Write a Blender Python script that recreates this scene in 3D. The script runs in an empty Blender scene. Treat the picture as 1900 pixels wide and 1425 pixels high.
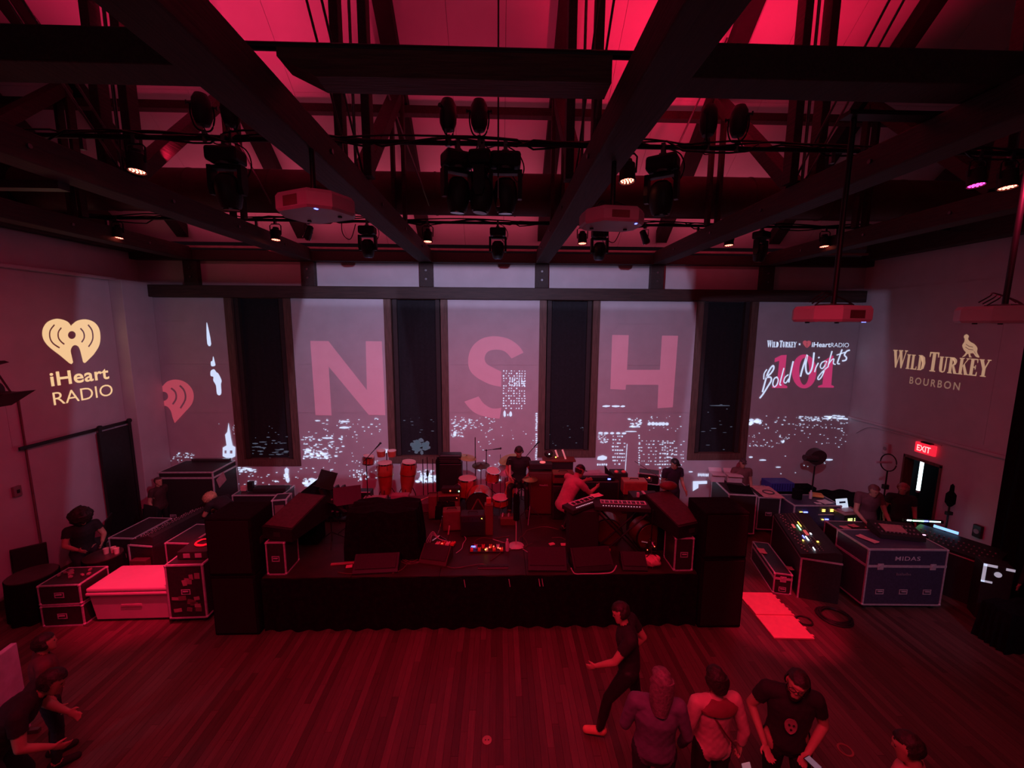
import bpy, bmesh, math, random
import numpy as np
from mathutils import Vector, Matrix, Euler
PI = math.pi
R = math.radians
random.seed(7)
SC = bpy.context.scene
COL = SC.collection

# ------------------------------------------------------------------ camera
CAMZ = 4.8
FPX, PITCH, YAW, ROLL = 767.8, .1377, .0301, .0061
cam_d = bpy.data.cameras.new('camera')
cam_d.sensor_width = 36
cam_d.lens = FPX / 1900 * 36
cam_d.clip_start = .05
cam = bpy.data.objects.new('camera', cam_d)
COL.objects.link(cam)
cam.location = (0, 0, CAMZ)
cam.rotation_euler = (Matrix.Rotation(-YAW, 3, 'Z') @ Matrix.Rotation(PI / 2 - PITCH, 3, 'X') @ Matrix.Rotation(ROLL, 3, 'Z')).to_euler()
SC.camera = cam

# ------------------------------------------------------------------ light settings
w = bpy.data.worlds.new('world')
SC.world = w
w.use_nodes = True
w.node_tree.nodes['Background'].inputs[0].default_value = (1.0, .35, .55, 1)
w.node_tree.nodes['Background'].inputs[1].default_value = .004
SC.view_settings.view_transform = 'Standard'
SC.view_settings.look = 'None'
SC.view_settings.exposure = 0.0
SC.view_settings.gamma = 1
SC.view_settings.use_curve_mapping = False
RED = (1.0, .012, .075)
PINK = (1.0, .025, .12)
LILAC = (.66, .60, 1.0)


def aim(o, target):
    d = Vector(target) - o.location
    o.rotation_euler = d.to_track_quat('-Z', 'Y').to_euler()


def spot(name, loc, target, power, col, angle=60, blend=.5, size=.05, parent=None):
    l = bpy.data.lights.new(name, 'SPOT')
    l.energy = power
    l.color = col
    l.spot_size = R(angle)
    l.spot_blend = blend
    l.shadow_soft_size = size
    o = bpy.data.objects.new(name, l)
    COL.objects.link(o)
    o.location = loc
    aim(o, target)
    return o


def area(name, loc, target, power, col, sx=1, sy=1, spread=180):
    l = bpy.data.lights.new(name, 'AREA')
    l.energy = power
    l.color = col
    l.shape = 'RECTANGLE'
    l.size = sx
    l.size_y = sy
    l.spread = R(spread)
    o = bpy.data.objects.new(name, l)
    COL.objects.link(o)
    o.location = loc
    aim(o, target)
    return o


def beam(name, loc, target, power, col, a, b, soft=.02):
    """A projector's throw: a spot lamp whose beam is masked to a rectangle (half tangents a, b)."""
    o = spot(name, loc, target, power, col, angle=2 * math.degrees(math.atan(math.hypot(a, b))) + 6, blend=.02, size=.02)
    l = o.data
    l.use_nodes = True
    nt = l.node_tree
    em = [n for n in nt.nodes if n.type == 'EMISSION'][0]
    tc = nt.nodes.new('ShaderNodeTexCoord')
    sp = nt.nodes.new('ShaderNodeSeparateXYZ')
    nt.links.new(tc.outputs['Normal'], sp.inputs[0])

    def m(op, x, y=None, z=None):
        n = nt.nodes.new('ShaderNodeMath')
        n.operation = op
        for i, v in enumerate((x, y, z)):
            if v is None:
                continue
            if hasattr(v, 'links'):
                nt.links.new(v, n.inputs[i])
            else:
                n.inputs[i].default_value = v
        return n.outputs[0]
    az = m('ABSOLUTE', sp.outputs[2])
    res = None
    for k, lim in ((0, a), (1, b)):
        t = m('DIVIDE', m('ABSOLUTE', sp.outputs[k]), az)
        s = nt.nodes.new('ShaderNodeMapRange')
        s.inputs['From Min'].default_value = lim
        s.inputs['From Max'].default_value = lim - soft
        nt.links.new(t, s.inputs['Value'])
        res = s.outputs[0] if res is None else m('MULTIPLY', res, s.outputs[0])
    nt.links.new(res, em.inputs['Strength'])
    return o


# wall projectors (bodies hang from the trusses further down; the centre beams have none)
beam('projector_beam', (-1.35, 4.15, 5.72), (-5.4, 10.2, 2.9), 230, LILAC, .47, .40)
beam('projector_beam', (-.3, 4.1, 5.85), (-.1, 10.2, 3.9), 420, LILAC, .80, .40)
beam('projector_beam', (1.25, 4.25, 5.72), (1.4, 10.2, 3.0), 110, LILAC, .60, .40)
beam('projector_beam', (3.3, 4.0, 4.92), (6.9, 10.2, 2.9), 215, LILAC, .31, .40)
beam('projector_beam', (-.3, 4.1, 5.85), (-.1, 10.2, 5.72), 330, LILAC, .78, .085)  # added second centre beam, brightening the clerestory strip
# soft spots added for the glow around the side-wall logos
spot('logo_spill', (-3.5, 4.5, 6.0), (-8.45, 8.4, 4.2), 20, (1, .80, .75), 30, .9)
spot('logo_spill', (4.3, 4.2, 5.0), (9.0, 8.2, 4.0), 6, (.95, .72, .8), 44, .9)
# red up-lights standing on the truss chords, washing the white roof lining
spot('roof_uplight', (-3.1, 5.75, 6.95), (-3.9, 6.2, 10.2), 230, PINK, 100, .9, .12)
spot('roof_uplight', (-5.9, 5.75, 6.95), (-5.8, 6.2, 10.2), 130, PINK, 95, .9, .12)
spot('roof_uplight', (2.4, 5.75, 6.95), (2.7, 6.2, 10.2), 330, RED, 105, .9, .12)
spot('roof_uplight', (5.1, 5.75, 6.95), (4.9, 6.2, 10.2), 190, RED, 90, .9, .12)
spot('roof_uplight', (-.4, 5.75, 6.95), (-.4, 7.0, 9.7), 34, PINK, 130, .9, .12)
spot('roof_uplight', (-4.4, 5.9, 6.95), (-4.6, 6.95, 8.7), 95, PINK, 96, .9, .12)
spot('roof_uplight', (3.0, 5.9, 6.95), (3.2, 6.95, 8.7), 120, RED, 96, .9, .12)
spot('roof_uplight', (-.4, 5.9, 6.95), (-.4, 6.95, 8.7), 40, PINK, 96, .9, .12)
area('roof_fill', (-.5, 8.75, 6.66), (-.5, 9.5, 7.8), 42, (1, .10, .20), 13, .15)  # added unseen area light brightening the roof band below the duct
spot('clerestory_light', (-4.6, 8.7, 6.25), (-6.0, 10.2, 5.95), 4, (1, .05, .10), 140, .5, .05)
spot('clerestory_light', (4.6, 8.7, 6.25), (5.6, 10.2, 5.95), 4, (1, .03, .08), 140, .5, .05)
# red wash over floor and stage
area('red_wash', (-1.0, 1.2, 6.1), (0, 5.2, 0), 125, RED, 6, 1.0, 110)
area('red_wash', (0, 6.5, 6.2), (0, 8.4, .9), 45, RED, 8, .5, 120)
spot('side_wash', (-3, 3.5, 6.2), (-8.4, 6.5, 1.0), 330, (1, .03, .12), 90, .9, .1)
spot('side_wash', (4.5, 3.5, 6.2), (9.0, 7.2, 1.0), 120, (1, .03, .12), 80, .9, .1)
area('house_glow', (0, -1.5, 6.2), (0, 8, 3.0), 10, (1, .45, .55), 8, 1.5)
spot('house_cool', (6.2, .5, 5.5), (6.9, 6.4, .5), 190, (.66, .62, 1.0), 24, .8, .3)
spot('foreground_wash', (.3, .3, 6.2), (2.2, 3.3, 1.2), 75, (1, .10, .14), 44, .9, .2)  # added spot to brighten the foreground people
spot('left_edge_spill', (-6.6, 1.6, 3.0), (-5.3, 3.2, 0), 35, (.62, .62, 1.0), 60, .6, .1)  # cool spot on the lower left floor, no doorway modelled

# ------------------------------------------------------------------ materials
MATS = {}


def mat(name, col, rough=.6, metal=0., var=.15, scale=8., bump=0., emit=None, estr=0., stretch=None, spec=.5, coat=0.):
    if name in MATS:
        return MATS[name]
    m = bpy.data.materials.new(name)
    m.use_nodes = True
    nt = m.node_tree
    b = nt.nodes['Principled BSDF']
    b.inputs['Roughness'].default_value = rough
    b.inputs['Metallic'].default_value = metal
    b.inputs['Specular IOR Level'].default_value = spec
    b.inputs['Coat Weight'].default_value = coat
    tc = nt.nodes.new('ShaderNodeTexCoord')
    mp = nt.nodes.new('ShaderNodeMapping')
    nt.links.new(tc.outputs['Object'], mp.inputs[0])
    if stretch:
        mp.inputs['Scale'].default_value = stretch
    nz = nt.nodes.new('ShaderNodeTexNoise')
    nz.inputs['Scale'].default_value = scale
    nz.inputs['Detail'].default_value = 4
    nt.links.new(mp.outputs[0], nz.inputs['Vector'])
    rp = nt.nodes.new('ShaderNodeValToRGB')
    rp.color_ramp.elements[0].position = .3
    rp.color_ramp.elements[1].position = .7
    rp.color_ramp.elements[0].color = tuple(max(0, c * (1 - var)) for c in col) + (1,)
    rp.color_ramp.elements[1].color = tuple(min(1, c * (1 + var)) for c in col) + (1,)
    nt.links.new(nz.outputs[0], rp.inputs[0])
    nt.links.new(rp.outputs[0], b.inputs['Base Color'])
    if bump:
        bp = nt.nodes.new('ShaderNodeBump')
        bp.inputs['Strength'].default_value = bump
        bp.inputs['Distance'].default_value = .02
        nt.links.new(nz.outputs[0], bp.inputs['Height'])
        nt.links.new(bp.outputs[0], b.inputs['Normal'])
    if emit:
        b.inputs['Emission Color'].default_value = tuple(emit) + (1,)
        b.inputs['Emission Strength'].default_value = estr
    MATS[name] = m
    return m


wall_m = mat('painted_wall', (.56, .50, .52), .8, var=.05, scale=3)
lining_m = mat('roof_lining', (.72, .66, .68), .75, var=.06, scale=1.5, bump=.15)
beam_m = mat('dark_timber', (.034, .016, .014), .65, var=.35, scale=5, bump=.4, stretch=(8, .6, 8))
trim_m = mat('brown_timber', (.13, .065, .05), .6, var=.3, scale=5, bump=.3, stretch=(6, 6, .7))
curtain_m = mat('blackout_cloth', (.0085, .0075, .011), .85, var=.3, scale=20)
black_m = mat('black_paint', (.012, .011, .012), .5, var=.3, scale=12)
matte_m = mat('matte_black_cloth', (.007, .006, .008), .95, var=.35, scale=14, bump=.3, spec=.1)
steel_m = mat('dull_steel', (.25, .24, .25), .35, .9, var=.2, scale=15)
alu_m = mat('aluminium_trim', (.60, .56, .60), .4, .25, var=.15, scale=20)
palemetal_m = mat('pale_metal', (.7, .55, .55), .35, .2, var=.1)
chrome_m = mat('chrome', (.75, .73, .75), .15, 1., var=.05)
rubber_m = mat('rubber', (.02, .02, .02), .8, var=.2)
casered_m = mat('dark_laminate', (.030, .022, .028), .4, var=.3, scale=30)
casebl_m = mat('blue_laminate', (.055, .055, .10), .4, var=.2, scale=30)
tolex_m = mat('black_vinyl', (.022, .018, .020), .6, var=.3, scale=60, bump=.2)
grille_m = mat('grille_cloth', (.075, .045, .040), .8, var=.3, scale=120)
brownv_m = mat('brown_vinyl', (.16, .055, .035), .5, var=.2, scale=60)
dim_proj_m = mat('dim_projector_plastic', (.36, .30, .33), .45, var=.06, scale=4)  # darkened copy: dimmer light on two projectors put into the colour
white_m = mat('white_plastic', (.72, .68, .70), .4, var=.04)
whiteboard_m = mat('pale_plastic', (.62, .55, .55), .45, var=.06, scale=4)
paper_m = mat('paper', (.8, .78, .75), .7, var=.05)
skin_m = mat('skin', (.50, .27, .19), .55, var=.08)
skin2_m = mat('deep_skin', (.24, .12, .08), .55, var=.08)
hair_m = mat('dark_hair', (.020, .012, .010), .6, var=.4, scale=40, bump=.5)
blond_m = mat('blond_hair', (.55, .36, .20), .6, var=.3, scale=50, bump=.5)
redwood_m = mat('red_drum_shell', (.42, .045, .03), .3, var=.2, scale=10, coat=.4)
skinhead_m = mat('drum_head', (.70, .58, .50), .5, var=.06)
brass_m = mat('brass', (.65, .42, .16), .3, .9, var=.1)
pipe_m = mat('black_pipe', (.02, .018, .018), .45, .4, var=.2)
duct_m = mat('painted_duct', (.11, .05, .05), .6, .1, var=.15, scale=6)
cable_m = mat('cable', (.015, .013, .014), .5)
palecable_m = mat('pale_cable', (.5, .45, .42), .5)


def emat(name, col, s):
    return mat(name, (.02, .02, .02), .5, var=0, emit=col, estr=s)


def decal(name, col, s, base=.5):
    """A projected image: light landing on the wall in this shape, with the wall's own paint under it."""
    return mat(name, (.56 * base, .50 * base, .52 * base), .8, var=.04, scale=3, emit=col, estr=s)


led_hot = emat('hot_led', (1, .15, .10), 9)
led_mag = emat('magenta_led', (1, .03, .30), 8)
led_blue = emat('blue_led', (.12, .15, 1), 6)
led_green = emat('green_led', (.3, 1, .45), 8)
led_white = emat('white_led', (.8, .9, 1), 6)
led_amber = emat('amber_led', (1, .62, .08), 5)
led_red = emat('red_led', (1, .1, .05), 4)


# ------------------------------------------------------------------ mesh helper
class M:
    def __init__(s):
        s.bm = bmesh.new()

    def _x(s, verts, rot=None, loc=None):
        mt = Matrix.Identity(4)
        if rot is not None:
            mt = (rot.to_4x4() if isinstance(rot, Matrix) else Euler(rot).to_matrix().to_4x4())
        if loc is not None:
            mt = Matrix.Translation(loc) @ mt
        bmesh.ops.transform(s.bm, matrix=mt, verts=verts)
        return s

    def box(s, x0, x1, y0, y1, z0, z1, bev=0.):
        return s.cbox(((x0 + x1) / 2, (y0 + y1) / 2, (z0 + z1) / 2), (abs(x1 - x0), abs(y1 - y0), abs(z1 - z0)), None, bev)

    def cbox(s, c, size, rot=None, bev=0.):
        r = bmesh.ops.create_cube(s.bm, size=1)
        v = r['verts']
        bmesh.ops.scale(s.bm, vec=size, verts=v)
        if bev:
            e = list({e for q in v for e in q.link_edges})
            g = bmesh.ops.bevel(s.bm, geom=e, offset=min(bev, min(size) * .45), segments=2, affect='EDGES', profile=.5)
            v = list({q for f in g['faces'] for q in f.verts} | {q for q in v if q.is_valid})
        return s._x(v, rot, c)

    def cyl(s, p0, p1, r, r2=None, seg=16, cap=True):
        p0, p1 = Vector(p0), Vector(p1)
        d = p1 - p0
        if d.length < 1e-6:
            return s
        g = bmesh.ops.create_cone(s.bm, cap_ends=cap, segments=seg, radius1=r, radius2=r if r2 is None else r2, depth=d.length)
        return s._x(g['verts'], d.to_track_quat('Z', 'Y').to_matrix(), (p0 + p1) / 2)

    def sph(s, c, r, seg=14, rot=None):
        g = bmesh.ops.create_uvsphere(s.bm, u_segments=seg, v_segments=max(6, seg * 2 // 3), radius=1)
        bmesh.ops.scale(s.bm, vec=(r, r, r) if not hasattr(r, '__len__') else r, verts=g['verts'])
        return s._x(g['verts'], rot, c)

    def tube(s, pts, r, seg=7):
        pts = [Vector(p) for p in pts]
        rings = []
        n = len(pts)
        for i, p in enumerate(pts):
            t = (pts[min(i + 1, n - 1)] - pts[max(i - 1, 0)]).normalized()
            up = Vector((0, 0, 1)) if abs(t.z) < .95 else Vector((1, 0, 0))
            a = t.cross(up).normalized()
            b = a.cross(t)
            rr = r[i] if hasattr(r, '__len__') else r
            rings.append([s.bm.verts.new(p + (a * math.cos(q) + b * math.sin(q)) * rr) for q in [2 * PI * k / seg for k in range(seg)]])
        for i in range(n - 1):
            for k in range(seg):
                s.bm.faces.new((rings[i][k], rings[i][(k + 1) % seg], rings[i + 1][(k + 1) % seg], rings[i + 1][k]))
        s.bm.faces.new(rings[0])
        s.bm.faces.new(rings[-1])
        return s

    def loft(s, rings, cap=True):
        vs = [[s.bm.verts.new(p) for p in r] for r in rings]
        n = len(vs[0])
        for i in range(len(vs) - 1):
            for k in range(n):
                s.bm.faces.new((vs[i][k], vs[i][(k + 1) % n], vs[i + 1][(k + 1) % n], vs[i + 1][k]))
        if cap:
            s.bm.faces.new(vs[0])
            s.bm.faces.new(vs[-1])
        return s

    def lathe(s, prof, c=(0, 0, 0), seg=24, rot=None):
        ring = prof[0] == prof[-1]
        """prof: (radius, height) pairs."""
        rr = [[Vector((r * math.cos(2 * PI * k / seg), r * math.sin(2 * PI * k / seg), z)) for k in range(seg)] for r, z in prof]
        n0 = len(s.bm.verts)
        s.loft(rr, cap=not ring)
        s.bm.verts.ensure_lookup_table()
        return s._x(s.bm.verts[n0:], rot, c)

    def prism(s, poly, lo, hi, axis='y'):
        """2-D polygon extruded between lo and hi along an axis."""
        def P(a, b, c):
            return {'x': (c, a, b), 'y': (a, c, b), 'z': (a, b, c)}[axis]
        return s.loft([[P(a, b, lo) for a, b in poly], [P(a, b, hi) for a, b in poly]])

    def obj(s, name, m, parent=None, loc=None, smooth=False, rot=None):
        bmesh.ops.recalc_face_normals(s.bm, faces=s.bm.faces)
        me = bpy.data.meshes.new(name)
        s.bm.to_mesh(me)
        s.bm.free()
        me.materials.append(m)
        if smooth:
            me.polygons.foreach_set('use_smooth', [True] * len(me.polygons))
            try:
                me.set_sharp_from_angle(angle=R(40))
            except Exception:
                pass
        return link(name, me, parent, loc, rot)


def link(name, me, parent=None, loc=None, rot=None):
    o = bpy.data.objects.new(name, me)
    COL.objects.link(o)
    if parent is not None:
        o.parent = parent
    if loc is not None:
        o.location = loc
    if rot is not None:
        o.rotation_euler = rot
    return o


def tag(o, label=None, cat=None, group=None, kind=None):
    for k, v in (('label', label), ('category', cat), ('group', group), ('kind', kind)):
        if v:
            o[k] = v
    return o


def thing(name, label, cat, loc=(0, 0, 0), rz=0, group=None):
    o = bpy.data.objects.new(name, None)
    o.empty_display_size = .1
    COL.objects.link(o)
    o.location = loc
    o.rotation_euler = (0, 0, rz)
    return tag(o, label, cat, group)


KIDS = {}


def dup(root, loc, rz=None, label=None, scale=None, group=None):
    kids = {}
    for o in bpy.data.objects:
        if o.parent:
            kids.setdefault(o.parent.name, []).append(o)
    r = root.copy()
    COL.objects.link(r)
    r.location = loc
    if rz is not None:
        r.rotation_euler = rz if hasattr(rz, '__len__') else (0, 0, rz)
    if scale:
        r.scale = scale if hasattr(scale, '__len__') else (scale,) * 3
    if label:
        r['label'] = label
    if group:
        r['group'] = group
    for ch in kids.get(root.name, []):
        c = ch.copy()
        COL.objects.link(c)
        c.parent = r
        for g in kids.get(ch.name, []):
            d = g.copy()
            COL.objects.link(d)
            d.parent = c
    return r


def struct(name, m_, mt, parent=None, smooth=False):
    o = m_.obj(name, mt, parent, smooth=smooth)
    if parent is None:
        o['kind'] = 'structure'
    return o


def ray(px, py):
    """Direction from the camera through a point of the 1900 x 1425 frame."""
    u, v = (px - 950) / FPX, (py - 712.5) / FPX
    u, v = u * math.cos(ROLL) - v * math.sin(ROLL), u * math.sin(ROLL) + v * math.cos(ROLL)
    y, z = math.cos(PITCH) - v * math.sin(PITCH), -math.sin(PITCH) - v * math.cos(PITCH)
    return Vector((u * math.cos(YAW) + y * math.sin(YAW), -u * math.sin(YAW) + y * math.cos(YAW), z))


def back(px, py, y=10.2):
    """Point of the back wall seen there (x, z)."""
    d = ray(px, py)
    t = y / d.y
    return d.x * t, CAMZ + d.z * t
# ------------------------------------------------------------------ room shell
XL, XR, YB = -8.45, 9.0, 10.2
YF = -3.0
ZT = 6.42
# floor: sub-floor slab, boards on it
fl = M().box(XL - .2, XR + .2, YF, YB + .2, -.12, -.022).obj('floor', mat('subfloor', (.03, .015, .01), .8))
fl['kind'] = 'structure'


def board_mat():
    m = bpy.data.materials.new('floor_board')
    m.use_nodes = True
    nt = m.node_tree
    b = nt.nodes['Principled BSDF']
    g = nt.nodes.new('ShaderNodeNewGeometry')
    oi = nt.nodes.new('ShaderNodeObjectInfo')
    a = nt.nodes.new('ShaderNodeMath'); a.operation = 'ADD'
    f = nt.nodes.new('ShaderNodeMath'); f.operation = 'FRACT'
    nt.links.new(g.outputs['Random Per Island'], a.inputs[0])
    nt.links.new(oi.outputs['Random'], a.inputs[1])
    nt.links.new(a.outputs[0], f.inputs[0])
    rp = nt.nodes.new('ShaderNodeValToRGB')
    rp.color_ramp.elements[0].color = (.10, .052, .045, 1)
    rp.color_ramp.elements[1].color = (.22, .12, .10, 1)
    nt.links.new(f.outputs[0], rp.inputs[0])
    tc = nt.nodes.new('ShaderNodeTexCoord')
    mp = nt.nodes.new('ShaderNodeMapping')
    mp.inputs['Scale'].default_value = (60, 3, 1)
    nt.links.new(g.outputs['Position'], mp.inputs[0])
    nz = nt.nodes.new('ShaderNodeTexNoise')
    nz.inputs['Scale'].default_value = 1
    nz.inputs['Detail'].default_value = 5
    nt.links.new(mp.outputs[0], nz.inputs['Vector'])
    n2 = nt.nodes.new('ShaderNodeTexNoise')
    n2.inputs['Scale'].default_value = .8
    nt.links.new(g.outputs['Position'], n2.inputs['Vector'])
    mx = nt.nodes.new('ShaderNodeMix'); mx.data_type = 'RGBA'; mx.blend_type = 'MULTIPLY'
    mx.inputs[0].default_value = .7
    nt.links.new(rp.outputs[0], mx.inputs[6])
    nt.links.new(nz.outputs[0], mx.inputs[7])
    nt.links.new(mx.outputs[2], b.inputs['Base Color'])
    r2 = nt.nodes.new('ShaderNodeMapRange')
    r2.inputs['To Min'].default_value = .38
    r2.inputs['To Max'].default_value = .62
    nt.links.new(n2.outputs[0], r2.inputs[0])
    nt.links.new(r2.outputs[0], b.inputs['Roughness'])
    return m


bdm = board_mat()
BW = .085
protos = []
rest = M()
cands = []
k = 0
x = XL
while x < XR:
    y = YF + (-(k * 37 % 17) / 17) * 1.8
    j = 0
    while y < YB:
        L = (1.5, 2.1, 2.7)[(k * 7 + j * 5) % 3]
        y0, y1 = max(y, YF), min(y + L, YB)
        if y1 - y0 > .1:
            full = (y0 == y and y1 == y + L)
            cands.append((x, y0, y1, L if full else None, k, j))
        y += L
        j += 1
    x += BW
    k += 1
meshes = {}
for L in (1.5, 2.1, 2.7):
    q = M().box(.0012, BW - .0012, .0015, L - .0015, -.022, 0)
    me = bpy.data.meshes.new('floor_board')
    q.bm.to_mesh(me)
    me.materials.append(bdm)
    meshes[L] = me


def vis(c):
    x0, y0, y1, L, k, j = c
    ym = (y0 + y1) / 2
    if L is None or y1 < 3.2 or y0 > 6.0 or ym < 2.6:
        return 99
    if abs(x0 - .3) > 1.05 * ym + .4:
        return 99
    return abs(ym - 4.6) + abs(x0) * .12


order = sorted(cands, key=vis)
single = set(id(c) for c in order[:300] if vis(c) < 99)
for c in cands:
    x0, y0, y1, L, k, j = c
    dz = ((k * 13 + j * 7) % 5) * .0003
    if id(c) in single:
        link('floor_board', meshes[L], fl, (x0, y0, dz))
    else:
        rest.box(x0 + .0012, x0 + BW - .0012, y0 + .0015, y1 - .0015, -.022, dz)
o = rest.obj('floor_board', bdm, fl)
o['kind'] = 'stuff'

# ---- walls
WINS = [(-6.54, -4.99, 1.30), (-2.79, -1.26, 1.36), (.97, 2.45, 1.50), (4.84, 6.38, 1.42)]
ZH = 5.44
mw = M()
xs = [XL]
for a, b, z in WINS:
    mw.box(xs[-1], a, YB, YB + .25, 0, ZH)
    mw.box(a, b, YB, YB + .25, 0, z)
    xs.append(b)
mw.box(xs[-1], XR, YB, YB + .25, 0, ZH)
mw.box(XL, XR, YB, YB + .25, ZH, ZT + .1)
wb = struct('wall_back', mw, wall_m)
# upper drywall panels, a thin step proud of the lower wall (the seam that shows at 2.65 m)
edges = [XL, -6.54, -4.99, -2.79, -1.26, .97, 2.45, 4.84, 6.38, XR]
for i in range(0, 10, 2):
    for z0, z1 in ((2.66, 3.86), (3.864, 4.88), (4.884, 5.43)):
        M().box(edges[i] + .004, edges[i + 1] - .004, YB - .012, YB, z0, z1).obj('wall_panel', wall_m, wb)
# side walls
for nm, xx, s in (('wall_left', XL, -1), ('wall_right', XR, 1)):
    q = M()
    if s < 0:
        q.box(xx - .2, xx, YF, YB + .25, 0, ZT)
    else:
        q.box(xx, xx + .2, YF, 7.86, 0, ZT)
        q.box(xx, xx + .2, 8.62, YB + .25, 0, ZT)
        q.box(xx, xx + .2, 7.86, 8.62, 2.03, ZT)
    wl = struct(nm, q, wall_m)
    for y0, y1 in ((-3, 1.2), (1.204, 4.2), (4.204, 7.2), (7.204, 9.30 if s < 0 else 10.18)):
        for z0, z1 in ((2.68, 4.9), (4.904, 5.72)):
            a, b = (xx, xx + .012) if s < 0 else (xx - .012, xx)
            M().box(a, b, y0, y1, z0, z1).obj('wall_panel', wall_m, wl)
    if s < 0:   # ledge above the panels, corner pilaster
        M().box(xx, xx + .16, YF, 9.42, 5.74, 5.80, .01).obj('ledge', wall_m, wl)
        M().box(xx, xx + .03, YF, 9.42, 5.80, 6.40).obj('upper_panel', wall_m, wl)
        M().box(xx, xx + .27, 9.40, 10.185, 0, 5.76, .01).obj('pilaster', wall_m, wl)
        M().box(xx, xx + .02, 9.1, 9.4, 0, 2.64).obj('door_jamb', wall_m, wl)
    else:
        M().box(xx - .05, xx, YF, 10.18, 2.52, 2.58, .01).obj('ledge', wall_m, wl)
# gable boards above the side walls, their unlit darkness put into the colour
gable_m = mat('gable_boards_unlit', (.035, .018, .018), .8, var=.3)
for nm, x0, x1 in (('wall_left_gable', XL - .2, XL - .002), ('wall_right_gable', XR + .002, XR + .2)):
    q = M().prism([(YF, ZT), (YB + .25, ZT), (YB + .25, ZT + .1), (6.0, 10.2), (5.2, 10.2), (YF, 7.0)], x0, x1, 'x')
    struct(nm.replace('_gable', '') + '_upper', q, gable_m)
for nm, xx in (('baseboard_left', XL), ('baseboard_right', XR)):
    if xx < 0:
        q = M().box(xx, xx + .02, YF, 9.08, 0, .14, .004)
    else:
        q = M().box(xx - .02, xx, YF, 7.80, 0, .14, .004).box(xx - .02, xx, 8.68, 10.18, 0, .14, .004)
    struct(nm, q, trim_m)

# ---- four blacked-out windows
for i, (a, b, z) in enumerate(WINS):
    zt = ZH
    root = bpy.data.objects.new('window_%d' % (i + 1), None)
    COL.objects.link(root)
    root['kind'] = 'structure'
    root.location = (a, YB, z)
    W, H = b - a, zt - z
    d = .16
    M().box(0, .17, -.03, d, 0, H).obj('jamb', trim_m, root)
    M().box(W - .17, W, -.03, d, 0, H).obj('jamb', trim_m, root)
    M().box(.17, W - .17, -.03, d, 0, .17).obj('sill', trim_m, root)
    M().box(.20, .30, .02, d, .19, H).obj('inner_frame', mat('inner_frame', (.03, .018, .018), .7), root)
    M().box(W - .30, W - .20, .02, d, .19, H).obj('inner_frame', MATS['inner_frame'], root)
    # cloth with soft folds
    q = M()
    n = 40
    top = [Vector((.17 + (W - .34) * t / n, .12 + .0015 * math.sin(t * 1.3 + i), H)) for t in range(n + 1)]
    bot = [Vector((p.x, p.y + .001 * math.sin(p.x * 30), .17)) for p in top]
    for t in range(n):
        q.bm.faces.new([q.bm.verts.new(v) for v in (bot[t], bot[t + 1], top[t + 1], top[t])])
    bmesh.ops.remove_doubles(q.bm, verts=q.bm.verts, dist=1e-5)
    q.box(.17, W - .17, .135, .15, .17, H)
    q.obj('blackout_cloth', curtain_m, root)
    if i in (1, 3):
        pass

# ---- header beam, upper posts, wall plate
TX = [-7.17, -4.49, -1.74, 1.0, 3.77, 6.47]
struct('trim_1', M().box(-8.18, 8.98, YB - .14, YB, ZH, 5.72, .012), mat('header_timber', (.050, .024, .02), .65, var=.3, scale=5, bump=.3, stretch=(.6, 8, 8)))
for x in TX:
    t = thing('wall_post', None, None, (x, YB, 5.72))
    M().box(-.16, .16, -.14, 0, 0, .56, .01).obj('post', beam_m, t)
    M().cyl((0, -.16, .18), (0, -.14, .18), .025, seg=8).obj('bolt', steel_m, t)
    M().cyl((0, -.16, .38), (0, -.14, .38), .025, seg=8).obj('bolt', steel_m, t)
    del_keys = [k for k in ('label', 'category') if k in t]
    t['label'] = {-7.17: 'first dark timber post from the left above the header beam',
                  -4.49: 'second dark timber post from the left above the header beam',
                  -1.74: 'third dark timber post from the left above the header beam',
                  1.0: 'fourth dark timber post from the left above the header beam',
                  3.77: 'fifth dark timber post from the left above the header beam',
                  6.47: 'dark timber post at the right end above the header beam'}[x]
    t['category'] = 'post'
struct('trim_2', M().box(XL, XR, YB - .22, YB, 6.28, 6.50, .012), beam_m)
struct('trim_3', M().box(XL, XL + .25, YF, YB - .22, ZT, 6.78, .012), beam_m)
struct('trim_4', M().box(XR - .25, XR, YF, YB - .22, ZT, 6.78, .012), beam_m)
struct('trim_5', M().box(-8.4, 8.95, YB - .3, YB - .22, 6.53, 6.58, .01), mat('pale_strip', (.35, .2, .2), .7))

# ---- roof lining: two panels in each bay, sloping down to the back wall
SL = .86           # slope of the roof


def roofz(y):
    return 6.52 + (YB - y) * SL


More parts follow.
